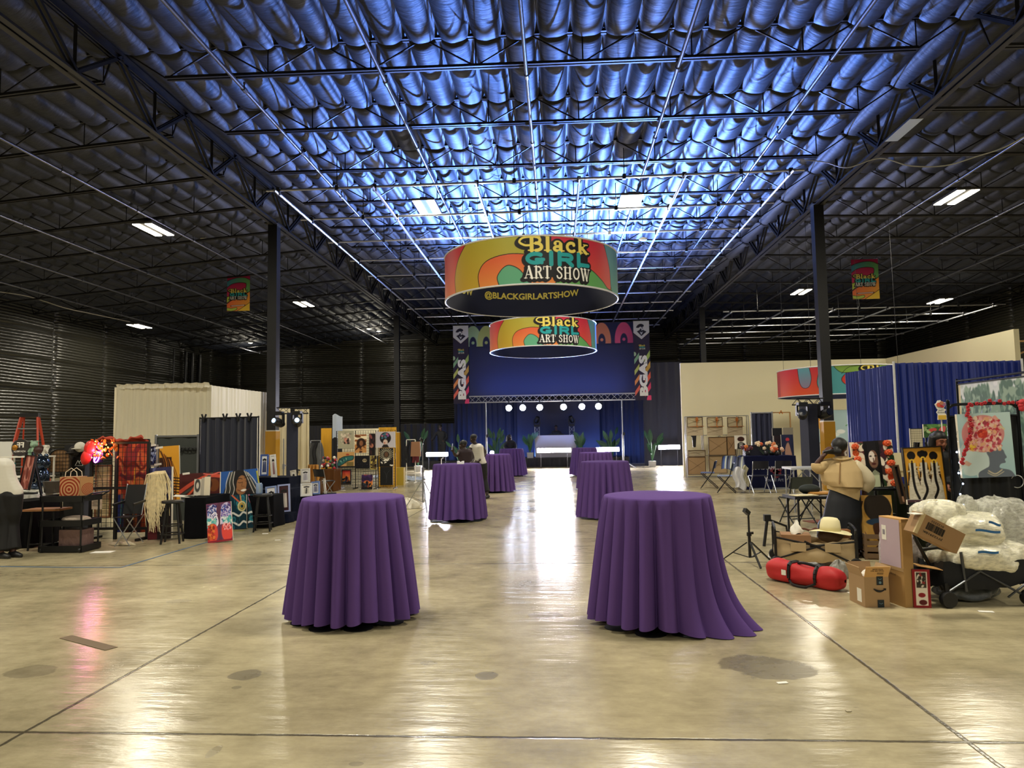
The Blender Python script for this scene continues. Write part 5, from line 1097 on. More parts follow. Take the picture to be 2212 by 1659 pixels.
a=Art(48,40,'c89a60').blob([(.0,.1),(.1,.45),(.35,.65),(.7,.72),(.95,.7),(.9,.45),(.6,.35),(.35,.15),(.1,.0)],'2f6a68',.02).dabs(20,.1,.2,.9,.6,.03,['1c4a4a','8ac0a8','163038'],3,7,.5).ell(.6,.82,.12,.06,'a8402a').rect(.55,0,.95,.3,'7a6a3c'); fp('painting of a big teal shoe, left of the far grid wall',728,766,976,1007,a)
a=Art(40,36,'0c0c14').ell(.65,.62,.17,.14,'a89878').ell(.6,.64,.05,.04,'1a1618').ell(.72,.64,.05,.04,'1a1618').dabs(14,.1,.1,.9,.5,.012,['5a5a8a','8a7aa0'],1,8); fp('black painting with a small pale round face on the far grid wall',767,799,984,1012,a)
a=Art(20,40,'b8a450').dabs(16,.2,.1,.9,.95,.08,['1c1614','3a2a1c','5a4a2c'],2,9); fp('narrow yellow and black painting right of the round face painting',800,814,984,1014,a)
a=Art(38,50,'0c0b0d')
for i in range(22): th=2*PI*i/22; a.line([(.5+.22*math.cos(th),.66+.18*math.sin(th)),(.5+.5*math.cos(th),.66+.36*math.sin(th))],.022,'e0d8b8',False)
a.ell(.5,.66,.11,.15,'5a3f2c').line([(.3,.45),(.5,.4),(.7,.45)],.04,'d8d0bc').dabs(20,.05,.02,.95,.4,.035,['f0ece0','14110f'],2.2,10); fp('black and white sunburst portrait on the far grid wall',819,850,968,1008,a)
a=Art(34,50,'15161a').line([(.3,.75),(.45,.6),(.5,.3),(.45,.1)],.015,'3c4046').line([(.75,.8),(.55,.62),(.5,.35)],.015,'3c4046'); fp('nearly black painting at the bottom right of the far grid wall',821,849,1008,1048,a)
def sunset(s,purple):
    a=Art(30,44,'c8402a'); a.fill(a.grad('e8b840','b02a30',90)); a.rect(0,0,1,.2,'14121a').dabs(14,0,.05,1,.4,.06,['15131c','1f1a28','7a3a2a','2a3a4a'],2,s).ell(.5,.42,.09,.16,'1a1420')
    if purple: a.dabs(20,0,.62,1,1,.1,['3a2258','2a1840','5a3070'],1.2,s)
    return a
pic('painting','sunset painting in a black frame at the foot of the far grid wall',737,759,1014,1047,22.2,sunset(3,False),.05,frame='1a1a1c',fw=.03,group=g0); pic('painting','sunset painting with a purple sky at the foot of the far grid wall',780,805,1021,1053,22.0,sunset(5,True),.08,ground=True,group=g0)
drape('yellow_drape',(PY(694,950,23.6).x,23.6),(PY(717,950,23.6).x,23.6),.0,PY(705,925,23.6).z,'d09a1c','yellow floral hanging cloth left of the far grid wall','drape',.3,.02,.1)
drape('yellow_drape',(PY(818,950,23.3).x,23.3),(PY(856,950,23.3).x,23.3),0,PY(836,923,23.3).z,'c8961c','yellow cloth behind the right end of the far grid wall','drape',.2,.03,.1,rod=False)
drape('cream_valance',(PY(739,930,23.2).x,23.2),(PY(818,930,23.2).x,23.2),PY(780,985,23.2).z,PY(780,926,23.2).z,'e8e0c4','cream cloth strip along the top of the far grid wall','drape',.3,.02,.1)
q=PY(727,928,23.0); t=thing('softbox','pale blue folded fabric reflector rising above the far grid wall','reflector',(q.x,23.0,0)); MB().grid(lambda u,v:((u-.5)*.34,.1*abs(u-.5)*2,q.z-.3+.78*v+.05*math.sin(u*5)),10,6).build('fabric',mat('b8c4d8',.5),t,True); MB().tube([(0,.06,0),(0,.06,q.z+.3)],.015,6).box((0,.06,.01),(.4,.4,.02)).build('stand',STEEL,t)
p0=PY(690,1010,21.6);p1=PY(724,1010,21.6); clothbox('covered_table','brown covered table of flowers left of the far grid wall',p0.x,p1.x,21.5,22.2,.68,'5a3a20')
g=random.Random(4); m=MB(); 
for i in range(46): m.ball((g.uniform(-.22,.22),g.uniform(-.1,.1),g.uniform(.02,.36)),g.uniform(.025,.05),7,5,g.randrange(5))
t=thing('flower_display','bunch of small colourful flowers on the brown covered table','flowers',((p0.x+p1.x)/2,21.75,.69)); m.build('blossoms',[mat(c,.6) for c in('b02030','e8e0d0','3f6a4a','c87a8a','2a3a30')],t,True)
q=PY(680,1040,20.8); t=thing('sequin_cloth','gold sequin cloth draped over a dark chair by the brown table','cloth',(q.x,20.8,0)); MB().grid(lambda u,v:((u-.5)*.36*(1.15-.3*v),-.05-.1*math.sin(v*PI/2)+.04*math.sin(u*20),.02+.85*v),30,8).build('cloth',mat('c8924a',.3,.6,bump=.9,bscale=70),t,True)
def foldchair(name,label,loc,rz,seatc,frame,group=None,h=.78):
    t=thing(name,label,'chair',loc,rz,group); F=mat(frame,.35,.6)
    for s in(-1,1):
        MB().tube([(s*.2,-.22,0),(s*.2,.12,.46),(s*.2,.2,h)],.012,6).build('back_leg',F,t); MB().tube([(s*.22,.26,0),(s*.22,-.2,.44)],.012,6).build('front_leg',F,t)
    MB().box((0,-.02,.45),(.4,.38,.025)).build('seat',mat(seatc,.5),t)
    MB().grid(lambda u,v:((u-.5)*.4,.17+.05*v+.03*math.sin(u*PI),h-.2+.21*v),6,3).grid(lambda u,v:((u-.5)*.4,.185+.05*v+.03*math.sin(u*PI),h-.2+.21*v),6,3).build('backrest',mat(seatc,.5),t,True)
    MB().tube([(-.2,-.16,.1),(.2,-.16,.1)],.01,5).build('stretcher',F,t); MB().tube([(-.22,.2,.1),(.22,.2,.1)],.01,5).build('stretcher',F,t); return t
foldchair('folding_chair','dark folding chair beside the gold sequin cloth',(PY(700,1060,19.5).x,19.5,0),R(150),'15181f','8a8c90')
def rack(u0,u1,vt,Y,label,cols,labs,rz=0,railm=ALU,grp='clothes'):
    a,b=PY(u0,vt,Y),PY(u1,vt,Y); W=b.x-a.x; h=a.z; t=thing('clothes_rack',label,'rack',((a.x+b.x)/2,Y,0),rz)
    MB().tube([(-W/2,0,h),(W/2,0,h)],.014,8).build('rail',railm,t)
    for s in(-1,1): MB().tube([(s*W/2,0,0),(s*W/2,0,h)],.014,8).build('upright',railm,t); MB().tube([(s*W/2,-.25,.02),(s*W/2,.25,.02)],.014,8).build('foot',railm,t)
    for i,(c,lb) in enumerate(zip(cols,labs)):
        x=-W/2+W*(i+.5)/len(cols); L=.75
        o=thing('hanging_garment',lb,'garment',((a.x+b.x)/2+x*math.cos(rz),Y+x*math.sin(rz),h-.07),rz,grp)
        MB().grid(lambda u,v:((.08+.14*min(1,(1-v)*3))*(u-.5)*1.6+.02*math.sin(v*8),.045*math.cos(u*PI*2)+.02*math.sin(u*12),-L*(1-v)),14,7).build('cloth',mat(c,.75),o,True)
        MB().tube([(0,0,0),(0,0,.045),(.02,0,.075),(0,0,.09)],.006,5).build('hanger_hook',STEEL,o)
rack(671,692,952,22.0,'clothes rack of dark and checked shirts beside the cream drape',('3a3c3e','1c1c20','55585a'),('checked grey shirt, first from the left on the far left rack','black shirt in the middle of the far left rack','grey shirt, last on the far left rack'),grp='shirts on the far left rack')
rack(878,897,950,25.0,'white clothes rack of dark jackets right of the far column',('10131c','1a1c2c','6a2430'),('black jacket, first from the left on the white rack','navy jacket in the middle of the white rack','dark red garment, last on the white rack'),railm=WHT,grp='garments on the white rack')
solo('tote_bag',MB().box((0,0,.26),(.36,.12,.52),taper=.85),mat('8a6448',.7),'tan bag hanging at the right end of the white rack','bag',(PY(896,1000,24.6).x,24.8,.95))
solo('yellow_crate',MB().box((0,0,.3),(.32,.3,.6)),mat('a8902c',.7),'mustard yellow box at the foot of the far left column','box',(PY(864,1030,24).x,24.0,0))
# tripod easel and litter by the second table
t=tripod(Vector((PY(914,1110,15.6).x,15.6,0)),PY(912,952,15.6).z,.45,'tall silver tripod left of the second purple table',ALU,'clamp',None,.9)
def rubble(n,label,p,r,h,c,seed,rough=.4,alpha=None,cat='plastic'):
    g=random.Random(seed); ph=[g.uniform(0,6) for _ in range(8)]
    def f(u,v):
        th=2*PI*u; q=math.cos(v*PI/2); k=1+.16*math.sin(3*th+ph[0]+3*v)+.1*math.sin(7*th+ph[1]+5*v)+.07*math.sin(11*th+ph[2]-8*v)+.05*math.sin(17*th+ph[3]+14*v)
        return (r[0]*q*k*math.cos(th),r[1]*q*k*math.sin(th),.006+h*math.sin(v*PI/2)*(1+.15*math.sin(5*th+ph[4])+.1*math.sin(9*th+v*11)))
    m=MB().grid(f,48,14,0,True); return solo(n,m,mat(c,rough,alpha=alpha,bump=.8,bscale=14),label,cat,p,smooth=True)
rubble('white_bundle','fluffy white bundle on the floor right of the nearest left table',PZ(880,1098),(.28,.2),.2,'e6e0d0',3,.9,cat='bundle')
rubble('plastic_sheet','crumpled clear plastic on the floor beyond the far left booth',PZ(838,1032),(.75,.4),.14,'a8b4cc',4,.2)
rubble('plastic_sheet','long crumpled plastic on the floor under the white clothes rack',PZ(890,1036),(.5,.5),.1,'c0ccdc',6,.2)
rubble('tissue_paper','thin crumpled tissue on the floor in front of the camp chair',PZ(266,1178),(.2,.05),.05,'c8bca0',5,.8,cat='paper')
def scrap(u,v,w,d,rz,label,c='f0eee8',cat='paper',group='paper scraps on the floor'):
    solo('paper_scrap',MB().box((0,0,.004),(w,d,.004)),mat(c,.7),label,cat,PZ(u,v),rz,group)
scrap(222,1193,.3,.16,.1,'flat white sheet on the floor beside the cart wheel'); scrap(735,1059,.32,.12,-.2,'folded white paper on the floor behind the nearest left table'); scrap(788,1058,.14,.1,.1,'pale green tray on the floor behind the nearest left table','9ac0b0','tray')
scrap(573,1153,.1,.05,.3,'tiny white scrap on the floor right of the bar stool'); scrap(600,1167,.09,.04,.2,'tiny torn scrap on the floor by the nearest left table'); scrap(515,1147,.2,.05,.25,'yellow green strip on the floor by the tree painting','a8a850')
def tape(pts,w,c,label,cat='tape'):
    m=MB(); P=[PZ(*p) for p in pts]
    for a_,b_ in zip(P,P[1:]): m.bar(a_+Vector((0,0,.003)),b_+Vector((0,0,.003)),w,.002)
    return solo('floor_tape',m,mat(c,.6),label,cat)
tape([(0,1224),(150,1226),(262,1226)],.03,'4a6a8a','straight blue tape line on the floor below the black cart'); tape([(262,1226),(330,1206),(452,1170)],.03,'4a6a8a','slanting blue tape line on the floor leading to the tree painting'); tape([(142,1376),(241,1402)],.1,'6a5840','worn brown tape strip on the floor at lower left')
# ================================================================ RIGHT SIDE
CRM=mat('e2dab8',.75)
ye=PY(2137,718,19.6)
struct(MB().bx((4.72,27.0,0),(12.3,27.14,4.27)).build('partition_wall_front',CRM)); struct(MB().bx((12.3,ye.y,0),(12.44,27.14,4.27)).build('partition_wall_side',CRM))
WD=mat('b08a5a',.6,var=.15)
for i,z in enumerate((3.95,3.1)):
    t=thing('timber_brace','%s timber brace bolted behind the near end of the cream partition'%('upper' if i==0 else 'lower'),'timber',(12.46,ye.y+.12,z),group='timber braces'); MB().box((.45,0,0),(.9,.09,.04)).build('rail',WD,t); MB().bar((.85,0,0),(0,0,-.35),.05,.04).build('strut',WD,t)
# drum suspensions already built; mural backdrop with cream frame behind it
BD='1b2f86'
drape('blue_drape',(7.0,17.4),(7.08,15.35),0,3.0,BD,'royal blue drape running back beside the yellow column guard','drape',.15,.075,.1,.45)
drape('blue_drape',(7.1,15.3),(9.72,15.3),0,3.03,BD,'wide royal blue drape behind the seated woman','drape',.17,.075,.1,.45)
for x,lab in((7.08,'white upright pole at the corner of the two blue drapes'),(9.66,'white upright pole at the right end of the wide blue drape')):
    t=thing('drape_pole',lab,'pole',(x,15.2,0),group='poles of the blue drapes'); MB().tube([(0,0,0),(0,0,3.06)],.024,10).build('upright',mat('d8dade',.35,.3),t,40); MB().box((0,0,.01),(.45,.45,.02)).build('base_plate',STEEL,t)
# silver pole display with cardboard panels
QY=26.0; a_,b_=PY(1483,1000,QY),PY(1618,1000,QY); W=b_.x-a_.x; zt=PY(1550,899,QY).z
t=thing('pole_display','silver pole display frame of nine cells against the cream partition','display frame',(a_.x,QY,0)); xs=[0,W*.36,W*.62,W]; zs=[.04,zt*.36,zt*.69,zt]
for x in(0,W*.27,W*.54,W*.84,W):
    for y in(-.12,.12): MB().tube([(x,y,0),(x,y,zt)],.016,6).build('upright',ALU,t)
for z in zs:
    for y in(-.12,.12): MB().tube([(0,y,z),(W,y,z)],.013,6).build('crossbar',ALU,t)
def cell(u0,u1,vt,vb,lab,c,frame=True,y=QY-.2,cross=True,dy=0):
    p=PY((u0+u1)/2,vb,y); k=MPP(y); w=(u1-u0)*k; h=(vb-vt)*k; o=thing('cardboard_panel',lab,'panel',p,group='cardboard panels in the pole display'); MB().box((0,0,h/2),(w,.03,h)).build('sheet',mat(c,.75),o)
    m=MB()
    if frame:
        for s in(-1,1): m.box((s*w/2,-.02,h/2),(.02,.03,h)); m.box((0,-.02,h/2+s*h/2),(w,.03,.02))
    m.bar((-w/2,-.02,.1),(w/2,-.02,h*.8),.008,.004) if cross else m.box((0,-.02,h/2),(w,.01,.015))
    m.bar((-w/2,-.02,h*.9),(w*.2,-.02,h*.4),.008,.004); m.build('edge_strips',mat('5a4632',.6),o)
for i,(u0,u1) in enumerate(((1484.5,1517),(1528,1560),(1572,1603))):
    cell(u0,u1,902,922,'thin beige panel with orange ribbon in the top row, %s from the left'%ORD[i],'b8aa88'); cell(u0,u1+1,923,941,'plain beige board below the ribbon panel, %s from the left'%ORD[i],'b4a488',False)
    p=PY(u0*.35+u1*.65,919,QY-.26); m=MB()
    for q in range(5): th=.6*q; m.tube([(0,0,.12),(.05*math.sin(th*2),-.03,.2),(.02*math.cos(th),0,.3)],.012,4)
    m.tube([(-.25,0,-.04),(.25,0,-.03)],.012,4); m.tube([(0,0,.3),(-.01,0,0),(.02,0,-.08)],.016,4); solo('orange_ribbon',m,mat('b0682a',.6),'orange ribbon tied on the top row panel, %s from the left'%ORD[i],'ribbon',p,group='orange ribbons on the display')
cell(1487,1523,973,986,'low beige panel in the left column of the pole display','a89a80'); cell(1487,1524,988,1025,'large brown cardboard sheet at the lower left of the pole display','a2835f')
cell(1532,1570,945,983,'large tan cardboard sheet in the centre of the pole display','a88a64'); cell(1533,1570,986,1022,'tan cardboard sheet below the centre of the pole display','a8906c'); cell(1571,1588,944,983,'narrow tan cardboard sheet right of the display centre','9c7c58')
m=MB().poly([(-.2,.4),(.25,.42),(.08,.3),(.05,-.1),(-.05,-.1),(-.07,.25)],.02); solo('black_cutout',m,BLK,'black branching cutout hanging in the left column of the display','cutout',PY(1500,960,QY-.2)-Vector((0,0,0)))
a=Art(26,40,'e6e2d8').ell(.55,.72,.2,.18,'3a1c18').poly([(.2,.0),(.25,.4),(.45,.5),(.65,.5),(.9,.38),(.95,0)],'161416').rect(.4,.12,.68,.42,'d8d4cc').rect(.44,.16,.64,.38,'1a181a').ell(.54,.28,.05,.05,'d8d4cc')
pic('poster','white poster of a dark haired figure in a black jacket right of the display',1588,1612,941,970,25.4,a,0,legs=True)
drape('navy_drape',(PY(1623,900,22.5).x,22.5),(PY(1668,900,22.3).x,22.3),.3,PY(1645,893,22.4).z,'161c3e','navy cloth hanging behind the lettered table','drape',.16,.05,.3,rod=True)
# lettered table
TY=20.4; p0,p1=PY(1612,1050,TY),PY(1722,1050,TY); cx=(p0.x+p1.x)/2; zt=PY(1665,985,TY).z
clothbox('lettered_table','navy covered table with white lettering on its front among the folding chairs',p0.x,p1.x,TY,TY+.75,zt,'181c3c',pitch=.7)
m=MB(); text(m,'KANDYAPPLETREE',.98,.085,lambda x,y:(x,-.0,zt-.33+y),.015); o=m.build('lettering',mat('b8bccc',.6)); m=MB(); text(m,'Soulful Art',.5,.1,lambda x,y:(x+.08,-.0,.28+y),.005); o2=m.build('lettering',mat('7a8098',.6)); lt=[q for q in bpy.data.objects if q.name.startswith('lettered_table')][0]; o.parent=lt; o.location=(-.02,-.375-.085,0); o2.parent=lt; o2.location=o.location
m=MB()
for q in((0,0),(.09,.05),(-.08,.06),(.02,-.1),(.08,-.06)): m.at((q[0],0,q[1]),(R(90),0,0)).lathe([(0,-.004),(.08,-.004),(.08,0),(0,0)],14)
m.at(); o=m.build('red_emblem',mat('6a1a30',.6)); o.parent=lt; o.location=(.1,-.375-.08,.5)
g=random.Random(3)
def flowers(name,label,p,w,h,cols,n,seed,grp=None,stem=True):
    g=random.Random(seed); t=thing(name,label,'flowers',p,group=grp); m=MB(); s=MB()
    for i in range(n):
        c=Vector((g.uniform(-w/2,w/2),g.uniform(-.08,.08),h*g.uniform(.5,1))); ci=g.randrange(len(cols))
        for k in range(5): a=2*PI*k/5; m.ball(c+Vector((.03*math.cos(a),-.01,.03*math.sin(a))),(.028,.018,.028),6,4,ci)
        m.ball(c+Vector((0,-.025,0)),.016,6,4,ci); s.tube([(c.x*.2,0,.02),(c.x*.7,c.y,h*.4),tuple(c)],.006,4)
    m.build('blossoms',[mat(c,.6) for c in cols],t,True); s.build('stems',mat('2f4a2c',.6),t); MB().lathe([(.05,0),(.07,.06),(.06,.14)],12).build('vase',mat('2a2a30',.3),t,True); return t
flowers('flower_vase','vase of orange and cream flowers on the lettered table',Vector((PY(1655,985,20.7).x,20.7,zt)),.5,.42,('d8643a','f0d8b8','e08a5a'),12,1); flowers('flower_vase','low vase of peach flowers at the right of the lettered table',Vector((PY(1678,985,20.6).x,20.6,zt)),.4,.28,('e8a888','f0d0b8','d8643a'),9,2)
flowers('flower_vase','orange flowers at the left end of the lettered table',Vector((PY(1616,987,20.7).x,20.7,zt)),.35,.3,('d8542a','e88a4a','6a3a4a'),8,6)
m=MB(); g=random.Random(8)
for i in range(30): a=g.uniform(0,6.28); m.tube([(0,0,.05),(.1*math.cos(a),.06*math.sin(a),.3*g.uniform(.7,1)),(.22*math.cos(a),.1*math.sin(a),.36*g.uniform(.6,1.1))],[.008,.006,.002],4)
t=thing('spiky_plant','small spiky plant between the flower vases on the lettered table','plant',(PY(1668,985,20.9).x,20.9,zt)); m.build('leaves',mat('3a4a34',.6),t); MB().lathe([(.07,0),(.09,.12)],12).build('pot',mat('1a1a1c',.5),t,True)
solo('display_box',MB().box((0,0,.15),(.62,.3,.3)),mat('14162a',.6),'dark box standing at the left of the flowers on the lettered table','box',(PY(1632,985,20.95).x,21.0,zt))
for i,(c,lab,u) in enumerate((('5a5f7a','striped grey cloth draped over the left end of the lettered table',1590),('3a4f8a','blue striped cloth pile behind the striped grey cloth',1578))):
    a=Art(40,40,c)
    for q in range(6): a.rect(.16*q,0,.16*q+.06,1,('2a2c3c','b8bca8','3c4a80')[q%3])
    p=PY(u,998,20.5+.3*i); t=thing('striped_cloth',lab,'cloth',p); a.mesh('fabric',lambda u_,v_:((u_-.5)*.62+.1*v_,-.15+.22*np.sin(v_*1.5)+.02*np.sin(u_*14),-.2+.36*v_+.02*np.sin(u_*9)),t)
solo('white_cloth',MB().grid(lambda u,v:((u-.5)*.3+.04*math.sin(v*7),.03*math.sin(u*14),-.55*(1-v)+.05*math.sin(u*5)),12,10),mat('d8dae4',.7),'white cloth hanging over the corner of the folding chair','cloth',(PY(1597,1020,19.3).x,19.3,.66),smooth=True)
solo('white_cloth',MB().grid(lambda u,v:((u-.5)*.16+.04*math.sin(v*7),.03*math.sin(u*14),-.5*(1-v)+.05*math.sin(u*5)),12,10),mat('b8b49a',.7),'pale green cloth hanging beside the white cloth','cloth',(PY(1609,1020,19.4).x,19.35,.7),smooth=True)
G='folding chairs around the lettered table'
foldchair('folding_chair','folding chair farthest left, near the pole display',(PY(1531,1048,21.2).x,21.2,0),R(-105),'5a6a9a','2a2c32',G); foldchair('folding_chair','folding chair second from left, with the white cloth beside it',(PY(1568,1056,19.6).x,19.6,0),R(-105),'8a98b8','1c1e24',G)
foldchair('folding_chair','navy folding chair with silver legs in front of the lettered table, left one',(PY(1640,1056,19.4).x,19.4,0),R(182),'15192e','b0b4be',G,.84); foldchair('folding_chair','navy folding chair with silver legs in front of the lettered table, right one',(PY(1690,1056,19.5).x,19.5,0),R(178),'15192e','b0b4be',G,.84)
# dark paintings on easel right of the lettered table
a=Art(30,60,'241a24').ell(.2,.4,.12,.12,'5a2a30').line([(.3,.0),(.2,.3),(.3,.5)],.05,'8a3a30'); pic('painting','dark maroon painting standing left of the red flower painting',1674,1691,942,986,21.3,a,.03,legs=True)
a=Art(40,64,'20284a').blob([(.3,.02),(.3,.35),(.45,.6),(.6,.62),(.75,.3),(.8,.02)],'b08a7a').ell(.52,.78,.1,.08,'c03a4a').line([(.52,.6),(.52,.72)],.02,'3a2a2a'); pic('painting','navy painting of a pale gown and red flower beside the right light tower',1690,1715,940,986,21.25,a,.03,thick=.04,legs=True)
a=Art(30,24,'8a8478'); pic('screen_panel','plain grey panel above the navy gown painting',1692,1713,924,939,21.6,a,0,cat='panel',legs=True); a=Art(30,24,'14161f'); pic('screen_panel','black panel above the dark maroon painting',1669,1689,925,942,21.6,a,0,cat='panel',legs=True)
t=thing('wooden_display_stand','empty wooden frame with an orange bow above the grey panel','frame',PY(1688,925,25.2)); w=.62
m=MB()
for s in(-1,1): m.box((s*w/2,0,.25),(.04,.03,.62))
m.box((0,0,.55),(w,.03,.04)); m.build('frame',mat('a07a4a',.6),t); MB().tube([(-.06,-.03,.5),(0,-.04,.62),(.05,-.03,.5)],.02,5).build('bow',mat('c87a2a',.6),t); MB().tube([(-w/2,.0,0),(-w/2,0,-PY(1688,925,25.2).z)],.02,5).build('leg',mat('a07a4a',.6),t); MB().tube([(w/2,.0,0),(w/2,0,-PY(1688,925,25.2).z)],.02,5).build('leg',mat('a07a4a',.6),t)
tower(1727,1765,873,18.2,'dark covered light tower below the low round banner','the right tower',False,1)
# picket fence photo backdrop
VY=23.0; a_,b_=PY(1768,950,VY),PY(1838,950,VY); W=b_.x-a_.x; zt=PY(1800,886,VY).z
a=Art(110,150,'a9c4cc'); a.ell(.18,.82,.14,.12,'e0a040').rect(0,0,1,.3,'d08a3a')
for i in range(12): x=.02+i*.085; a.poly([(x,.25),(x,.53),(x+.037,.56),(x+.075,.53),(x+.075,.25)],'cfc4bc',.004,'6a5a54')
a.ell(.7,.7,.1,.03,'e8eef0').ell(.5,.66,.12,.03,'dfe8ea').line([(.86,.78),(.95,.8)],.012,'5a9a5a')
t=thing('photo_backdrop','pale blue backdrop with orange disc and picket fence behind the yellow guard','backdrop',((a_.x+b_.x)/2,VY,0)); a.flat('printed_fabric',W,zt,t,-.01); m=MB().tube([(-W/2,.02,0),(-W/2,.02,zt),(W/2,.02,zt),(W/2,.02,0)],.018,6); m.build('frame',ALU,t)
m=MB(); text(m,'i',.07,.2,lambda x,y:(x+.22*y-W*.34,-.02,zt*.82+y),.02); m.build('lettering',BLK,t,label='black script letter')
# card table, grey folding chair, work table
def foldtable(label,x,y,w,d,z,rz,topc,legc,grp=None):
    t=thing('folding_table',label,'table',(x,y,0),rz,grp); MB().box((0,0,z-.02),(w,d,.04)).build('tabletop',topc,t); 
    for s in(-1,1):
        for j in(-1,1): MB().tube([(s*(w/2-.06),j*(d/2-.05),0),(s*(w/2-.06),j*(d/2-.05),z-.04)],.016,6).build('leg',legc,t); MB().bar((s*(w/2-.06),j*(d/2-.05),z-.3),(s*(w/2-.28),j*(d/2-.05),z-.04),.014,.014).build('brace',legc,t)
    return t
q0,q1=PY(1709,1010,14.6),PY(1778,1010,14.6); foldtable('pale topped folding table behind the grey folding chair',(q0.x+q1.x)/2,14.9,q1.x-q0.x,.6,PY(1740,1010,14.6).z,0,mat('b8bcc4',.4),ALU)
foldchair('folding_chair','dark grey folding chair behind the work table',(PY(1713,1112,13.2).x,13.0,0),R(195),'2c3230','2c3032',None,.82)
WZ=PY(1740,1072,10.5).z; q0,q1=PY(1712,1072,10.5),PY(1790,1072,10.5); foldtable('black folding work table beside the woman in the tan cape',(q0.x+q1.x)/2+.05,10.7,q1.x-q0.x+.1,.5,WZ,.05,mat('15161a',.4),BLK)
solo('open_papers',MB().box((0,0,.005),(.34,.22,.008),rot=(0,0,.2)).box((.03,.0,.012),(.2,.16,.004),rot=(0,0,-.1)),mat('e4d8b4',.7),'cream papers on the left of the work table','papers',(PY(1735,1070,10.6).x,10.58,WZ+.004)); solo('wooden_tray',MB().box((0,0,.012),(.32,.24,.02)).box((0,0,.026),(.28,.2,.006)),mat('c8924a',.6),'honey coloured board at the back of the work table','board',(PY(1772,1065,10.8).x,10.82,WZ+.004),.15)
solo('black_handbag',MB().ball((0,0,.07),(.16,.09,.075),16,9),mat('1c2422',.7),'dark soft bag at the back of the work table','bag',(PY(1748,1052,10.9).x,10.9,WZ),smooth=True)
solo('floor_print',MB().box((0,0,.008),(.42,.3,.012)),mat('8a5240',.5,var=.4,bscale=9),'reddish brown print lying on the floor behind the work table','print',PZ(1767,1127),.25)
# tripods on the floor
tripod(Vector((PZ(1633,1226).x,PZ(1633,1226).y+.25,0)),PY(1631,1112,8.9).z,.36,'black tripod stand with angled head standing left of the red bag',BLK,'clamp','black floor tripods',.6)
q=PZ(1655,1180); t=thing('folded_tripod','half folded black tripod leaning behind the open tripod','tripod',(q.x,q.y,0),group='black floor tripods'); h=PY(1660,1114,q.y).z
MB().box((.03,0,h-.03),(.09,.07,.09)).build('head',BLK,t); MB().tube([(.03,0,h-.05),(-.03,0,.0)],.022,6).build('leg',BLK,t); MB().tube([(.04,0,h-.05),(.3,.02,.28),(.34,.05,.0)],.016,6).build('leg',BLK,t); MB().tube([(.03,.02,h-.05),(.05,.25,.0)],.016,6).build('leg',BLK,t)
# tan folding wagon
TAN=mat('bca680',.75,bump=.6,bscale=5); q=PZ(1690,1224); rz=R(-14); L=.86; D=.52
t=thing('folding_wagon','tan fabric folding wagon with black frame behind the red bag','wagon',(q.x+.42,q.y+.13,0),rz); zb,zt=.12,.38
def pan(p,q_,sag,z0=zb,z1=zt-.03):
    P,Q=Vector(p),Vector(q_); n=Vector((Q.y-P.y,P.x-Q.x)).normalized()
    return lambda u,v:(P.x+(Q.x-P.x)*u+n.x*-sag*math.sin(PI*u)*math.sin(PI*min(1,v+.1)),P.y+(Q.y-P.y)*u-n.y*sag*math.sin(PI*u)*math.sin(PI*min(1,v+.1)),z0-.05*math.sin(PI*u)*(1-v)+(z1-z0)*v-.05*math.sin(PI*u)*v+.008*math.sin(u*30+v*5))
m=MB(); c=[(-L/2,-D/2),(L/2,-D/2),(L/2,D/2),(-L/2,D/2)]
for i in range(4): m.grid(pan(c[i],c[(i+1)%4],-.03),26,9)
m.grid(lambda u,v:((u-.5)*L,(v-.5)*D,zb-.03),2,2); m.build('fabric_tub',TAN,t,True)
for s in(-1,1): MB().box((s*.19,-D/2-.035,.25),(.17,.02,.1)).build('pocket',mat('b09a74',.8),t)
for x,y in c: MB().tube([(x*1.04,y*1.06,.05),(x*1.04,y*1.06,zt+.04)],.018,8).build('post',BLK,t)
for y in(-1,1):
    MB().tube([(-L/2*1.04,y*D/2*1.08,zt-.02),(.06,y*D/2*1.08,zt-.12)],.012,6).tube([(L/2*1.04,y*D/2*1.08,zt-.05),(-.06,y*D/2*1.08,zt-.12)],.012,6).build('top_rail',BLK,t)
    MB().tube([(-L/2*1.04,y*D/2*1.1,.1),(.08,y*D/2*1.1,zt-.1)],.011,6).tube([(L/2*1.04,y*D/2*1.1,.06),(-.12,y*D/2*1.1,zt-.06)],.011,6).build('cross_brace',BLK,t)
for s in(-1,1): MB().tube(cat([(s*L/2*1.04,-D/2*1.06,zt+.03),(s*L/2*1.04,-D/2*.9,zt+.1),(s*L/2*1.04,D/2*.9,zt+.1),(s*L/2*1.04,D/2*1.06,zt+.03)]),.014,6).build('end_handle',BLK,t)
MB().tube([(L/2*1.04,-D/2*1.05,zt-.08),(L/2*1.06,0,zt-.12),(L/2*1.04,D/2*1.05,zt-.06)],.013,6).build('end_rail',BLK,t)
for x,y in c: MB().at((x*1.02,y*1.1,.07),(R(90),0,0)).lathe([(0,-.025),(.06,-.025),(.07,0),(.06,.025),(0,.025)],16).build('wheel',mat('101012',.6),t,40)
Mw=Matrix.LocRotScale(t.location,Euler((0,0,rz)),None)
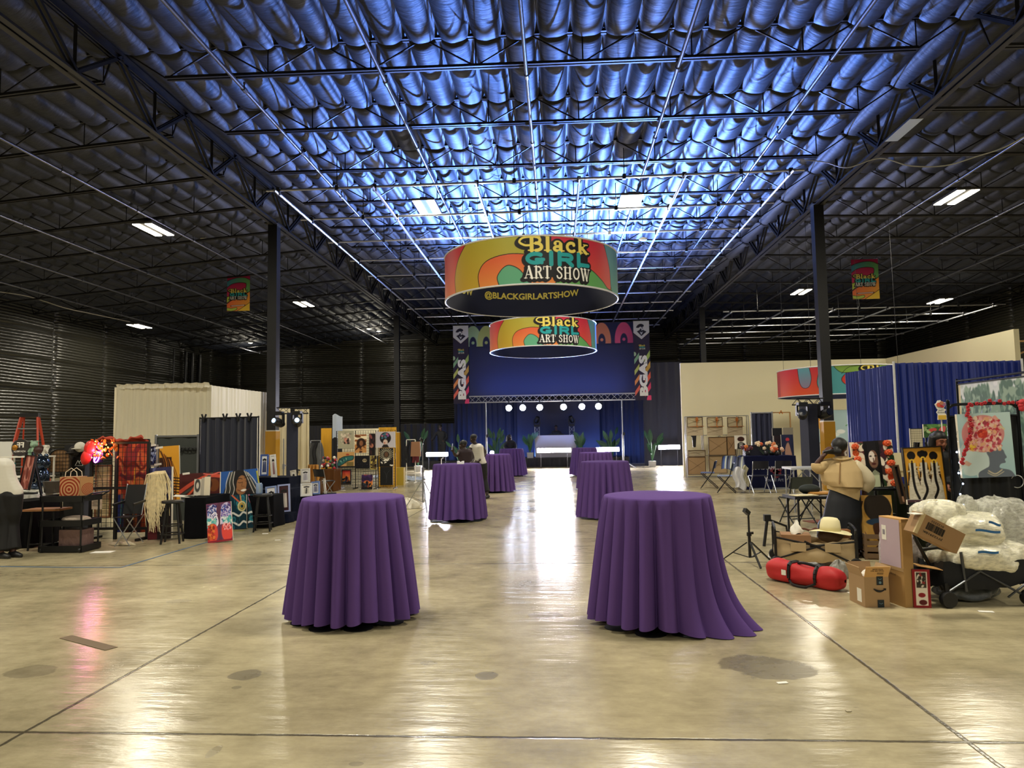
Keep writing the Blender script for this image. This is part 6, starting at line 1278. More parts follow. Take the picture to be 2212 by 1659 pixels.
solo('kraft_box',MB().box((0,0,.11),(.34,.3,.2)),mat('9c7450',.75),'brown cardboard box inside the left of the tan wagon','box',Mw@Vector((-.2,.02,.16)),rz); solo('tissue_wad',MB().grid(lambda u,v:(.07*math.cos(u*6.28)*math.cos(v*1.5)*(1+.3*math.sin(v*8+u*12)),.06*math.sin(u*6.28)*math.cos(v*1.5),.15*v+.02*math.sin(u*18)),14,8,0,True),WHT,'white tissue wad sticking up at the left of the tan wagon','tissue',Mw@Vector((-.18,-.02,.375)),smooth=True)
solo('dried_garland',MB().tube(cat([(-.14,0,0),(-.08,0,.03),(0,.01,.01),(.06,0,.035),(.13,0,.0)]),[.012]*33,6),mat('5a3224',.8),'reddish brown twisted garland between the tissue and the hat','garland',Mw@Vector((-.02,.02,.40)),rz)
t=thing('sun_hat','wide brimmed cream hat resting on top of the tan wagon','hat',Mw@Vector((.2,-.02,.42)),0,rot=(0,R(3),rz)); HM=mat('ece2b4',.8)
n=40; MB().lathe([(.12,.0),(.118,.06),(.105,.125),(.08,.155),(.05,.16),(0,.152)],n).build('crown',HM,t,True); MB().grid(lambda u,v:((.112+.13*v)*math.cos(2*PI*u)*(1.0),(.112+.1*v)*math.sin(2*PI*u),.004-.03*v*v*abs(math.cos(2*PI*u))**2+.012*math.sin(4*PI*u)*v),n,4,0,True).build('brim',HM,t,True)
solo('brown_bag',MB().ball((0,0,.07),(.15,.12,.09),14,9),mat('5a4630',.7,bump=.5),'dark brown soft bag under the hat in the tan wagon','bag',Mw@Vector((.2,.0,.29)),rz,smooth=True); solo('small_carton',MB().box((0,0,.05),(.14,.12,.1)),mat('8a5a30',.6),'small brown carton at the right end of the tan wagon','box',Mw@Vector((.36,.12,.32)),rz+.2)
# red duffel bag
qa,qb=PZ(1658,1252),PZ(1826,1282); d=(qb-qa); L=d.length; t=thing('duffel_bag','long red duffel bag with black straps in front of the tan wagon','bag',((qa+qb)/2+Vector((.03,.06,0))),math.atan2(d.y,d.x)); RED=mat('b81e22',.6,bump=.45,bscale=6); g=random.Random(2)
def duf(u,v):
    th=2*PI*u; x=(v-.5)*L; e=1-abs(2*v-1)**10; sag=1.0-.12*math.exp(-((v-.52)/.16)**2)-.05*v+.03*math.sin(v*17); cs,sn=math.cos(th),math.sin(th); q=(abs(cs)**2.8+abs(sn)**2.8)**(-1/2.8)
    r=.105*sag*max(.02,e)**.5*(1+.035*math.sin(5*th+7*v)+.03*math.sin(3*th-13*v)); z=.105*sag+r*q*sn*1.0; return (x,r*q*cs*1.1,max(.004,z*1.12))
MB().grid(duf,48,46,0,True).build('bag_body',RED,t,True)
for v in(.36,.7):
    m=MB(); pts=[]
    for i in range(13): th=-.9+i*(PI+1.3)/12; p=Vector(duf((th/(2*PI))%1,v)); pts.append((p.x,p.y*1.06,p.z*1.04))
    for a_,b_ in zip(pts,pts[1:]): m.bar(a_,b_,.06,.008,up=(1,0,0.01)) if False else m.tube([a_,b_],.02,5)
    m.build('strap',BLK,t)
MB().tube(cat([(-.14*L,-.1,.05),(-.05*L,-.16,.02),(.1*L,-.17,.012),(.2*L,-.1,.05)]),.014,5).build('front_handle',BLK,t); MB().tube(cat([(-.08*L,.0,.22),(0,-.03,.235),(.1*L,-.02,.225),(.16*L,0,.21)]),.016,5).build('top_handle',BLK,t); MB().box((-.2*L,-.115,.12),(.055,.004,.055)).build('label_patch',WHT,t)
scrap(1842,1281,.1,.05,.2,'torn white paper on the floor at the right end of the red bag'); rubble('tissue_wad','crumpled white tissue left of the tan wagon',PZ(1674,1205),(.07,.06),.1,'dcdce0',5,.8,cat='tissue'); rubble('plastic_bag','crumpled clear bag under the right end of the tan wagon',PZ(1842,1262)+Vector((0,.35,0)),(.14,.1),.16,'8a8880',8,.3,cat='bag')
# crate with white shoes, ochre painting, portraits
q=PZ(1884,1206); t=thing('wicker_crate','brown open crate behind the printed carton','crate',(q.x+.08,q.y+.02,0),-.2); cm=mat('6a523a',.7)
m=MB()
for i in range(4):
    z=.05+.08*i
    for s in(-1,1): m.box((s*.17,0,z),(.015,.3,.055)); m.box((0,s*.15,z),(.34,.015,.055))
m.build('slats',cm,t)
for sx in(-1,1):
    for sy in(-1,1): MB().box((sx*.165,sy*.145,.16),(.03,.03,.32)).build('corner_post',cm,t)
MB().box((0,0,.012),(.33,.29,.02)).build('bottom',cm,t); MB().bar((-.1,0,.25),(-.17,.05,.42),.03,.02).build('wooden_handle',mat('9a7048',.6),t)
rubble('tissue_wad','white crumpled tissue on the crate front',Vector((q.x+.13,q.y-.12,0)),(.06,.05),.15,'f0ece0',11,.8,cat='tissue')
a=Art(64,104,'d0a050').dabs(30,.0,0,1,1,.08,['d8aa5a','c4923f','dcb46a'],1.3,2).blob([(.12,.75),(.2,.95),(.5,1.03),(.85,.95),(.98,.72),(.8,.55),(.5,.5),(.25,.58)],'2c241e',).ell(.58,.5,.26,.07,'2a4058').blob([(.38,.46),(.4,.25),(.5,.12),(.4,.0),(.9,.0),(.88,.2),(.82,.46)],'4a2c1c').blob([(.7,.46),(.78,.4),(.85,.3),(.8,.1),(.72,.2)],'a8683c')
pic('painting','ochre painting of a woman with dark full hair behind the crate',1868,1932,1076,1186,9.45,a,.08,-.05,thick=.05)
a=Art(110,116,'2a2028'); g=random.Random(4)
a.dabs(60,0,0,.32,1,.06,['3a4a2c','e8c8a8','5a2a2c','f0e0c8','6a3040'],1.8,1).dabs(60,.66,0,1,1,.06,['2f4a2c','e8d0b0','4a2430','f0e4d0','3a2a2a'],1.8,2)
for x,y in((.12,.9),(.14,.62),(.18,.42),(.1,.75),(.85,.93),(.86,.73),(.88,.5),(.82,.32),(.86,.2),(.9,.06)):
    a.ell(x,y,.075,.06,'c8481c').dabs(7,x-.05,y-.04,x+.05,y+.04,.025,['e8703a','d85a28','f08a50','b83a14'],1.5,int(x*100+y*10))
a.rect(.3,0,.67,1,'120f10').ell(.48,.88,.2,.12,'17151a').ell(.5,.6,.11,.2,'7a5a48').ell(.47,.66,.07,.12,'e8dcd0').ell(.44,.67,.03,.015,'1a1210').ell(.56,.67,.03,.015,'1a1210').ell(.5,.5,.05,.025,'4a1c1c').line([(.5,.62),(.5,.55)],.02,'5a3a2c').poly([(.36,0),(.4,.3),(.5,.38),(.6,.3),(.63,0)],'c8d0b0')
for i in range(7): a.line([(.42+.025*i,.42),(.42+.028*i,.26)],.01,'15120f')
for x in(.32,.36,.61,.65): a.line([(x,.95),(x+.01,.5),(x-.01,0)],.025,'060506')
t=pic('painting','painting of a woman framed by raised orange roses on a black easel',1850,1940,956,1052,9.75,a,.08,0,-.05,thick=.04)
h_=(1052-956)*MPP(9.75); w_=.56; g=random.Random(1); m=MB()
for x,y in((-.4,.9),(-.38,.62),(-.34,.42),(.36,.93),(.37,.73),(.39,.5),(.33,.32),(.38,.06)):
    c=Vector((x*w_,-.02,y*h_)); m=MB()
    for k in range(8): a_=2*PI*k/8; m.ball(c+Vector((.03*math.cos(a_),-.005,.025*math.sin(a_))),(.022,.014,.02),6,4)
    m.ball(c+Vector((0,-.015,0)),.018,6,4); m.build('raised_rose',mat('d8582a',.6),t,True,label='raised orange rose')
q=PY(1895,1130,9.9); t=thing('display_easel','black tripod easel under the orange rose painting','easel',(q.x,9.9,0)); zq=PY(1895,1053,9.8).z
MB().tube([(0,0,0),(0,0,zq+.5)],.017,8).build('mast',BLK,t,40); MB().box((0,-.1,zq-.025),(.5,.1,.03)).build('ledge',BLK,t)
for k in range(3): a_=PI/2+2*PI*k/3; MB().bar((0,0,.7),(.4*math.cos(a_),.4*math.sin(a_),0),.02,.02).build('leg',BLK,t)
MB().box((0,-.12,zq-.35),(.3,.22,.03)).build('tray',BLK,t)
q=PY(1900,1090,10.4); clothbox('covered_table','small table under an olive black cloth behind the rose painting easel',q.x-.05,q.x+.62,10.3,10.8,PY(1900,1052,10.3).z,'1c1f14',pitch=.2)
a=Art(90,118,'dfa030')
for cx_,top in((.2,.86),(.5,.9),(.78,.84)):
    a.ell(cx_,top-(.03 if cx_==.5 else 0),.085,.08,'120d0c'); 
    if cx_==.5: a.ell(.415,.885,.042,.05,'120d0c').ell(.585,.885,.042,.05,'120d0c')
    a.rect(cx_-.02,.68,cx_+.02,.8,'2a1810'); a.poly([(cx_-.1,.72),(cx_-.15,.4),(cx_-.18,.3),(cx_-.14,.3),(cx_-.08,.55)],'2a1810').poly([(cx_+.1,.72),(cx_+.15,.4),(cx_+.17,.28),(cx_+.13,.3),(cx_+.08,.55)],'2a1810')
for cx_,top in((.2,.86),(.78,.84),(.5,.9)):
    a.blob([(cx_-.09,.7),(cx_-.07,.72),(cx_+.07,.72),(cx_+.09,.7),(cx_+.08,.5),(cx_+.14,.35),(cx_+.17,.1),(cx_+.15,.02),(cx_-.15,.02),(cx_-.17,.1),(cx_-.13,.35),(cx_-.08,.5)],'d4ccb8').dabs(50,cx_-.12,.05,cx_+.12,.65,.03,['e0d8c4','c8bea6','bcb298'],.4,int(cx_*50),.0)
    a.ell(cx_,top-.11,.05,.045,'e8c040').ell(cx_,top-.11,.02,.018,'5a2a14'); a.line([(cx_,top-.15),(cx_-.01,.4),(cx_+.02,.2),(cx_+(.1 if cx_<.4 else -.1),.03)],.05,'0f0b0a')
q=PY(2005,1083,8.75); t=pic('painting','painting of three women in white gowns on orange, in a black frame',1963,2047,970,1084,8.75,a,.06,-.03,-.035,frame='0d0c0c',fw=.012)
t=thing('display_easel','black easel under the painting of three women in white','easel',(q.x,8.85,0)); MB().box((0,-.12,q.z-.02),(.5,.09,.03)).build('ledge',BLK,t)
for a_,b_ in(((-.06,0,q.z+.7),(-.3,-.1,0)),((.06,0,q.z+.7),(.3,-.1,0)),((0,.05,q.z+.7),(0,.5,0))): MB().bar(a_,b_,.025,.025).build('leg',BLK,t)
a=Art(40,30,'d8caa4').rect(0,0,1,.22,'c8b68c').rect(0,.18,1,.24,'8a744c'); pic('board_panel','cream board standing between the rose painting and the three women',1932,1962,980,1030,10.1,a,.02,cat='panel',legs=True)
a=Art(30,60,'17141a').rect(.1,0,.9,.16,'c89a7a'); pic('painting','dark tall painting in a brown frame leaning left of the three women',1942,1964,1008,1088,9.3,a,.12,0,-.12,frame='4a3626',fw=.02); a=Art(50,16,'4a3038').ell(.5,.4,.16,.3,'8a6a6a').rect(0,0,1,.08,'d8c0b0'); pic('painting','low pinkish print below the three women painting',1962,1994,1080,1090,8.7,a,.05)
a=Art(26,60,'15161a').rect(.04,.03,.96,.97,'c9c0a4')
for i in range(8): a.line([(.1+.11*i,.03),(.1+.11*i,.97)],.01,'3a342a'); a.line([(0,.1+.11*i),(1,.1+.11*i)],.007,'3a342a')
pic('grid_screen','cream and black lattice screen in front of the blue drape',1969,1994,927,972,12.2,a,.0,cat='screen',legs=True)
a=Art(60,40,'3a5a34').dabs(30,0,0,1,1,.12,['5a8a4a','2f4a2c','8aa06a','c84a4a','a8c08a'],1.4,4).blob([(.5,.2),(.6,.6),(.7,.8),(.85,.8),(.8,.4)],'c85a5a'); pic('painting','green and red leafy painting above the seated woman',1998,2050,917,945,10.9,a,0,legs=True)
# flower head painting on black panel
BY=8.45; k=MPP(BY); p0,p1=PY(2053,930,BY),PY(2230,930,BY-.25); W=p1.x-p0.x; zt=PY(2100,899,BY).z; zbar=PY(2110,873,BY).z
t=thing('cloth_backdrop','wide black cloth panel behind the flower head painting','backdrop',((p0.x+p1.x)/2,BY,0),-.08); MB().grid(lambda u,v:((u-.5)*W,.012*math.sin(u*22)+.01*math.sin(u*47),.05+(zt-.05)*v),60,2).build('cloth',mat('15181e',.85),t,True)
MB().tube(cat([(-W/2,0,0),(-W/2,0,zbar-.1),(-W/2+.02,0,zbar-.03),(-W/2+.1,0,zbar),(0,0,zbar),(W/2-.1,0,zbar),(W/2-.02,0,zbar-.04),(W/2,0,zbar-.12),(W/2,0,0)]),.017,8).build('pipe_frame',mat('2a2c30',.25,.8),t,True); MB().tube([(-W/2,0,zt),(W/2,0,zt)],.012,6).build('rail',mat('3a3c42',.3,.8),t)
a=Art(112,136,'a9cdd4'); a.fill(a.grad('9cc4d0','c4dfe2',60)); a.dabs(20,0,.1,.5,.6,.1,['b8d8dc','d0e4e6'],1.6,1)
a.blob([(.3,.0),(.32,.08),(.45,.14),(.52,.18),(.53,.3),(.5,.4),(.68,.46),(.8,.42),(.83,.36),(.86,.3),(.82,.27),(.83,.22),(.74,.2),(.72,.14),(.9,.1),(.98,.02),(.98,-.02),(.3,-.02)],'6a7484').line([(.5,.1),(.62,.05),(.75,.11)],.02,'c8c0a8').line([(.48,.07),(.62,.02),(.78,.08)],.012,'c8c0a8')
a.ell(.46,.68,.33,.29,'d89090',.1); a.dabs(420,.2,.42,.78,.93,.03,['e8a8a0','f0c8b8','d05a6a','f4dcc8','c83a4a','e8b088','f0b0b8','a84050'],.75,3); a.ell(.45,.68,.08,.07,'c83a30').dabs(12,.39,.63,.51,.73,.02,['e05a40','a82a28','d84a38'],.7,4); a.dabs(10,.2,.44,.3,.5,.02,['e0b030','f0c850'],.8,5)
a.poly([(.02,.22),(.1,.27),(.2,.22),(.14,.18)],'d8b0a0').line([(.8,.78),(.86,.74)],.03,'d8d0a8')
q=PY(2090,1031,BY-.12); t=pic('painting','large painting of a head made of pink flowers on pale blue, hanging on the black panel',2084,2190,898,1031,BY-.14,a,.0,-.08,-.03,thick=.045)
t['label']='large painting of a woman with pink flower hair on the black panel'
q=PY(2065,1040,BY-.1)
t=thing('light_string','string of small white lights down the left post of the black panel','light string',(p0.x+.03,BY-.06,0)); g=random.Random(6); pts=[(.018*math.sin(i*1.7),-.02+.012*math.cos(i*1.3),zt-.05-(zt-.35)*i/24) for i in range(25)]
MB().tube(pts,.002,4).build('wire',mat('50606c',.4),t); m=MB()
for p in pts[::2]: m.ball((p[0]+g.uniform(-.02,.02),p[1]-.01,p[2]),.011,6,4)
m.build('bulbs',mat('cfe0ff',.3,emit=8),t)
t=thing('rose_garland','garland of small red roses hanging over the black panel','garland',(p0.x,BY-.08,0)); g=random.Random(7); m=MB(); pts=cat([(W*.98,-.06,zbar-.0),(W*.8,-.05,zbar+.01),(W*.5,-.05,zbar+.015),(W*.25,-.05,zbar+.0),(W*.16,-.06,zbar-.09),(W*.2,-.07,zt-.08),(W*.15,-.08,zt-.22),(W*.12,-.07,zt-.32),(W*.06,-.07,zt-.42),(W*.03,-.07,zt-.55)],n=8)
MB().tube(pts,.005,4).build('vine',mat('2a3a24',.6),t)
for p in pts[::2]:
    c=Vector(p)+Vector((g.uniform(-.015,.015),-.01,g.uniform(-.02,.02)))
    for k in range(5): a_=2*PI*k/5; m.ball(c+Vector((.013*math.cos(a_),0,.011*math.sin(a_))),(.013,.012,.012),6,4)
m.build('roses',mat('b01e2c',.6),t,True); m=MB()
for i in range(8): c=Vector((W*.985+g.uniform(-.03,.03),-.07,zbar+g.uniform(-.08,.03))); m.ball(c,(.035,.03,.03),8,6)
m.build('rose_cluster',mat('c02a34',.6),t,True)
for u,v,r,lab in((2081,1022,.055,'silver open ring hanging on the black panel left of the flower painting'),(2197,1040,.07,'silver ring hanging at the lower right of the black panel')):
    q=PY(u,v,BY-.06); solo('metal_ring',MB().at((0,0,0),(R(90),0,0)).tube([(r*math.cos(R(b)),r*math.sin(R(b)),0) for b in range(-120,151,15)],.005,6),ALU,lab,'ring',q,group='silver rings on the black panel')
# painterly mural behind
A=PY(2069,823,10.6); B=PY(2230,797,9.0); d=B-A; L=(Vector((d.x,d.y))).length; t=thing('painted_mural','large painterly mural of green trees behind the black panel','mural',(A.x,A.y,0),math.atan2(d.y,d.x)); h=A.z
a=Art(190,170,'8fa08e'); a.rect(0,.9,1,1,'d0d4d8').dabs(60,0,.86,1,1,.03,['dcdce4','c8ccd4','b8c0c0'],.5,1,.0); a.dabs(900,0,.45,1,.9,.018,['3a5a48','5a7a64','2f4a3c','7a9480','48685a','90a894'],2.4,2); a.dabs(60,.1,.86,.45,.96,.018,['4a6654','5f7c68','8aa08c'],2,3).dabs(60,.6,.86,1,.98,.018,['4a6654','5f7c68','8aa08c'],2,5).dabs(30,.3,.6,.95,.9,.012,['5a6a90','8a9ab0'],2.5,4)
a.rect(0,0,.03,1,'d8c8a4')
for u,v,c in((0,0,0),): pass
a.mesh('painted_cloth',lambda u,v:(u*L,.0*u,.05+(h-.1)*v),t); MB().tube([(-.03,.0,h),(L,0,h)],.016,8).tube([(-.03,0,h-.05),(L,0,h-.05)],.01,6).tube([(-.03,0,0),(-.03,0,h+.03)],.016,8).tube([(L,0,0),(L,0,h)],.016,8).build('pipe_frame',BLKM,t)
q=PY(2035,907,9.6); t=thing('birthday_sign','white birthday sign shaped like balloons over flowers, above the seated woman','sign',(q.x,9.6,0)); z0=q.z; kk=MPP(9.6)*.9; S=lambda x,y:((x-2037.5)*kk,z0+(907-y)*kk)
ol=[S(*p) for p in((2028,907),(2048,907),(2048,896),(2044,888),(2048,884),(2043,880),(2048,872),(2047,866),(2040,866),(2036,861),(2030,862),(2027,868),(2023,870),(2027,880),(2030,884),(2026,889),(2029,895))]
MB().poly(ol,.01).build('board',WHT,t); m=MB()
for x,y,r,ci in((2032,872,5.2,0),(2043,871,4.2,2),(2038,868,4.5,3),(2039,874,4.5,1)): c=S(x,y); m.at((c[0],-.003-.001*ci,c[1]),(R(90),0,0)).lathe([(0,0),(r*kk,0),(r*kk,.004),(0,.004)],16,ci)
c=S(2038,901); m.at().box((c[0],-.003,c[1]),(18*kk,.004,10*kk),4); m.build('balloons',[mat(c_,.5) for c_ in('d85a3a','c02a34','9a6a90','b87a5a','d8b040')],t)
m=MB(); c=S(2037,884.5); text(m,'HAPPY',13*kk,3.6*kk,lambda x,y:(c[0]+x,-.004,c[1]+y),.0); c2=S(2037,890); text(m,'Birthday',17*kk,4.4*kk,lambda x,y:(c2[0]+x,-.004,c2[1]+y),.0); m.build('lettering',BLK,t,label='black lettering'); MB().tube([(0,.015,0),(0,.015,z0+.05)],.008,6).box((0,.015,.01),(.25,.25,.02)).build('stick',WHT,t)
# ---- cartons
def carton(t,w,d,h,m_,top=True):
    m=MB(); th=.006
    for s in(-1,1): m.box((s*(w/2-th/2),0,h/2),(th,d,h)); m.box((0,s*(d/2-th/2),h/2),(w-2*th,th,h))
    m.box((0,0,th/2),(w-2*th,d-2*th,th))
    if top: m.box((0,0,h-th/2),(w-2*th,d-2*th,th))
    m.build('carton_body',m_,t)
qa,qb=PZ(1871,1312),PZ(1926,1312); w=(qb-qa).length; h=PY(1895,1245,qa.y).z; d=.3; rz=R(4)
t=thing('printed_carton','open brown carton with a curved arrow smile and dark tape at front right','box',((qa+qb)/2+Vector((-.02,d/2,0))),rz); KC=mat('a98a64',.75,var=.05,bscale=5); carton(t,w,d,h,KC,False)
MB().box((0,-d/2-.02,h+.045),(w*.98,.006,.11),rot=(R(24),0,0)).build('front_flap',mat('c89c62',.75),t,label='lighter folded front flap'); MB().box((-w/2-.02,0,h+.04),(.006,d*.9,.09),rot=(0,R(-20),0)).build('side_flap',KC,t); MB().box((w/2+.02,0,h+.04),(.006,d*.9,.09),rot=(0,R(24),0)).build('side_flap',KC,t); MB().box((0,d/2+.01,h+.04),(w*.95,.006,.09),rot=(R(-10),0,0)).build('back_flap',KC,t)
fy=-d/2-.0035; m=MB()
for z0,z1 in((h*.72,h),(.0,h*.24)): m.bx((w*.0,fy-.002,z0),(w*.26,fy,z1))
dt=m.build('dark_tape',mat('14232e',.35),t,label='dark printed tape'); m=MB(); m.at((w*.13,fy-.003,h*.8),(R(90),0,0)).lathe([(0,0),(.012,0),(.012,.002),(0,.002)],14).at()
for z in(h*.93,h*.14): m.tube(cat([(w*.06,fy-.003,z),(w*.13,fy-.003,z-.008),(w*.2,fy-.003,z)]),.003,4)
m.build('tape_marks',mat('6a8a9a',.4),dt)
m=MB(); P=cat([(-w*.13,fy-.001,h*.60),(w*.0,fy-.001,h*.535),(w*.16,fy-.001,h*.52),(w*.32,fy-.001,h*.57)]); n=len(P); m.tube(P,[.003+.007*math.sin(PI*(i/(n-1))**.8) for i in range(n)],6); m.tube([(w*.27,fy-.001,h*.595),(w*.35,fy-.001,h*.60),(w*.345,fy-.001,h*.545)],.0045,5); m.build('smile_arrow',mat('15181c',.6),t,label='black curved smile arrow')
fm=Matrix.Translation((0,-d/2-.02,h+.045))@Euler((R(24),0,0)).to_matrix().to_4x4(); m=MB(); f1=lambda dz,dx=0:(lambda x,y:tuple(fm@Vector((x+dx,-.0045,y+dz)))); text(m,'MADE WITH',w*.42,.011,f1(.03),.02); text(m,'LESS MATERIAL',w*.55,.011,f1(.013),.02)
for i in range(3): F=f1(-.008-.008*i,.03); m.add([F(-w*.13,-.0015),F(w*.13,-.0015),F(w*.13,.0015),F(-w*.13,.0015)],[(0,1,2,3)])
m.build('flap_lettering',mat('2a1c10',.7),t); MB().bx((-w/2-.0015,-d*.3,h*.12),(-w/2-.0005,-d*.02,h*.55)).build('address_label',WHT,t)
Mb=Matrix.LocRotScale(t.location,Euler((0,0,rz)),None); solo('packing_paper',MB().grid(lambda u,v:((u-.5)*w*.85,(v-.5)*d*.8,.03*math.sin(u*9+v*4)+.03*math.sin(v*11)),12,10),mat('ece8e0',.8),'crumpled white packing paper inside the printed carton','paper',Mb@Vector((0,.01,h-.03)),smooth=True)
# tall flat carton
qa,qb=PZ(1908,1296),PZ(1957,1313); dd=qb-qa; w=dd.length*1.0; h=PY(1960,1122,qb.y).z-.0; t=thing('tall_carton','tall flat cardboard carton with a pale upper half beside the printed carton','box',((qa+qb)/2),math.atan2(dd.y,dd.x)); dp=.1
MB().box((0,dp/2,h/2),(w,dp,h)).build('carton_body',mat('a8834f',.7,var=.05,bscale=4),t); MB().bx((-w/2+.004,-.003,h*.42),(w/2-.03,-.0005,h-.01)).build('pale_panel',mat('b8a4b0',.6),t,label='pale lilac upper half'); MB().bx((-w/2,-.004,h*.4),(w/2,-.0012,h*.44)).build('packing_tape',mat('a88a62',.25),t)
MB().bx((-w*.38,-.006,h*.73),(-w*.18,-.0035,h*.9)).build('shipping_label',WHT,t); sl=[c_ for c_ in t.children if c_.name.startswith('shipping_label')][0]; m=MB(); m.bx((-w*.33,-.008,h*.79),(-w*.23,-.0062,h*.85)); m.build('label_print',mat('8a8690',.6),sl); m=MB(); text(m,'313 P13',.1,.018,lambda x,y:(-x*1.0,-.0055,h*.345+y),.02); m.build('stamp',mat('3a2410',.7),t); MB().bx((-w/2+.002,-.002,h-.03),(w/2,dp,h+.002)).build('top_fold',mat('c89a5a',.7),t)
# red framed gift box
q=PZ(1993,1313); w=.152; h=PY(1993,1230,q.y).z; t=thing('gift_box','small dark red box with white picture panels beside the tall carton','box',(q.x,q.y,0),R(-6)); MB().box((0,.14,h/2),(w,.28,h)).build('box_body',mat('1a1216',.5),t)
a=Art(40,90,'8a1c24').rect(.16,.06,.84,.94,'e4dcd0').rect(.22,.52,.78,.92,'3a342c').ell(.42,.75,.08,.13,'d8d4c8').ell(.42,.75,.045,.08,'4a443c').dabs(12,.3,.55,.75,.9,.03,['d8d0c4','2a241e','8a2a2c'],1.5,1).ell(.5,.33,.09,.06,'8a2028').ell(.55,.14,.1,.07,'5a1c20'); a.flat('printed_front',w,h,t,-.002,0); MB().box((.09,.1,h+.01),(.22,.16,.006),rot=(0,R(10),0)).build('open_flap',mat('c89a60',.7),t)
# black wagon with bubble wrap
WYw=6.75; k=MPP(WYw); q0=PZ(2045,1312); rz=R(6); L=.78; t=thing('utility_wagon','black folding wagon loaded with bubble wrapped parcels at far right','wagon',(q0.x+.36,q0.y+.28,0),rz); D=.46
m=MB(); c=[(-L/2,-D/2),(L/2,-D/2),(L/2,D/2),(-L/2,D/2)]
for i in range(4): m.grid(pan(c[i],c[(i+1)%4],-.02,.2,.42),12,5)
m.grid(lambda u,v:((u-.5)*L,(v-.5)*D,.2),2,2); m.build('fabric_tub',mat('0f1218',.8),t,True)
GM=mat('55585e',.35,.7)
for y in(-1,1):
    MB().tube([(-L/2,y*D/2*1.1,.13),(-.06,y*D/2*1.1,.32),(L/2*.9,y*D/2*1.1,.09)],.011,6).tube([(-L/2*.5,y*D/2*1.08,.14),(-L/2*.58,y*D/2*1.08,.5)],.013,6).tube([(L/2*.5,y*D/2*1.1,.08),(L/2*.95,y*D/2*1.1,.2)],.011,6).build('frame_bar',GM,t)
for x,y in c: MB().at((x*.98,y*1.15,.075),(R(90),0,0)).lathe([(.02,-.03),(.07,-.03),(.075,0),(.07,.03),(.02,.03)],18).build('wheel',mat('0d0d0f',.55),t,40); MB().tube([(x*.98,y*1.1,.075),(x*.98,y*1.05,.22)],.02,6).build('wheel_fork',BLK,t)
MB().tube([(-L/2*.75,-.05,.12),(-L/2*1.42,-.08,.62)],.017,8).tube(cat([(-L/2*1.42,-.1,.6),(-L/2*1.56,-.12,.74),(-L/2*1.5,-.04,.76),(-L/2*1.38,-.06,.62)]),.014,6).build('pull_handle',BLK,t); MB().tube([(-L/2*1.2,-.06,.5),(-L/2*.9,-.1,.52),(-L/2*.62,-.16,.5)],.016,6).build('handle_strut',BLK,t)
Mg=Matrix.LocRotScale(t.location,Euler((0,0,rz)),None)
def wrapmat(c,al):
    m,nt,b,e=newmat('m_wrap_'+c); tc=nd(nt,'TexCoord').outputs['Object']; cc=lin(hexc(c))+(1,)
    b.inputs['Base Color'].default_value=cc; b.inputs['Roughness'].default_value=.16; b.inputs['Coat Weight'].default_value=.4
    n1=e.noise(e.mapv(tc,(6,12,16)),2.6,5,.62); v=nd(nt,'TexVoronoi',Scale=26.0,feature='DISTANCE_TO_EDGE'); nt.links.new(e.mapv(tc,(1,1,1.6)),v.inputs['Vector'])
    nt.links.new(e.bump(n1,.45,.015,e.bump(v.outputs['Distance'],.2,.006)),b.inputs['Normal']); b.inputs['Subsurface Weight'].default_value=.25; b.inputs['Subsurface Radius'].default_value=(.05,.05,.04)
    nt.links.new(e.rng(n1,.35,.6,al-.25,min(1,al+.12)),b.inputs['Alpha']); return m
def plast(name,label,p,r,seed,c,alpha,rough,rot=0,grp='bubble wrapped parcels'):
    g=random.Random(seed); ph=[g.uniform(0,6.28) for _ in range(10)]
    def f(u,v):
        th=2*PI*u; fi=PI*(v-.5); cx,sx,cz=math.cos(th)*math.cos(fi),math.sin(th)*math.cos(fi),math.sin(fi)
        k=1+.08*math.sin(3*th+ph[0]+2*fi)+.05*math.sin(5*th-3*fi+ph[1])+.022*math.sin(11*th+4*fi+ph[2])+.016*math.sin(19*th-7*fi+ph[3])+.012*abs(math.sin(15*th+9*fi+ph[4]))
        P=lambda x:math.copysign(abs(x)**.75,x)
        return (r[0]*P(cx)*k,r[1]*P(sx)*k,r[2]*(P(cz)*k))
    o=solo(name,MB().grid(f,90,44,0,True),c,label,'parcel',p,rot,grp,smooth=True); return o
BW=wrapmat('f2eed8',.9); BW2=wrapmat('dcdcd2',.55)
B1=plast('wrapped_parcel','large lower bundle of cream bubble wrap with blue tape on the black wagon',Mg@Vector((.08,-.02,.42)),(.43,.24,.15),1,BW,1,1,rz); B2=plast('wrapped_parcel','middle bundle of cream bubble wrap on the black wagon',Mg@Vector((.0,.05,.66)),(.36,.24,.16),2,BW,1,1,rz); B3=plast('wrapped_parcel','upper rounded bundle of clear wrap on top of the load, left',Mg@Vector((-.2,.1,.82)),(.22,.18,.12),3,BW,1,1,rz)
B4=plast('wrapped_parcel','clear plastic bag of wrap at the right edge behind the wagon',Mg@Vector((.5,.25,.58)),(.3,.25,.34),4,BW2,1,1,rz); B5=plast('wrapped_parcel','small upright curl of clear plastic on top of the load',Mg@Vector((.13,.15,.86)),(.085,.07,.11),5,BW2,1,1,rz); B6=plast('wrapped_parcel','pale plastic wrapped bundle behind the wagon handle',Mg@Vector((-.47,.32,.36)),(.16,.18,.33),6,wrapmat('d0c8cc',.8),1,1,rz)
B7=plast('wrapped_parcel','greyish clear wrap lying under the black wagon',Mg@Vector((.0,.05,.085)),(.28,.18,.08),7,wrapmat('59606a',.95),1,1,rz); B8=plast('wrapped_parcel','clear wrap peak at the upper right of the load',Mg@Vector((.34,.2,.82)),(.14,.14,.11),8,BW2,1,1,rz)
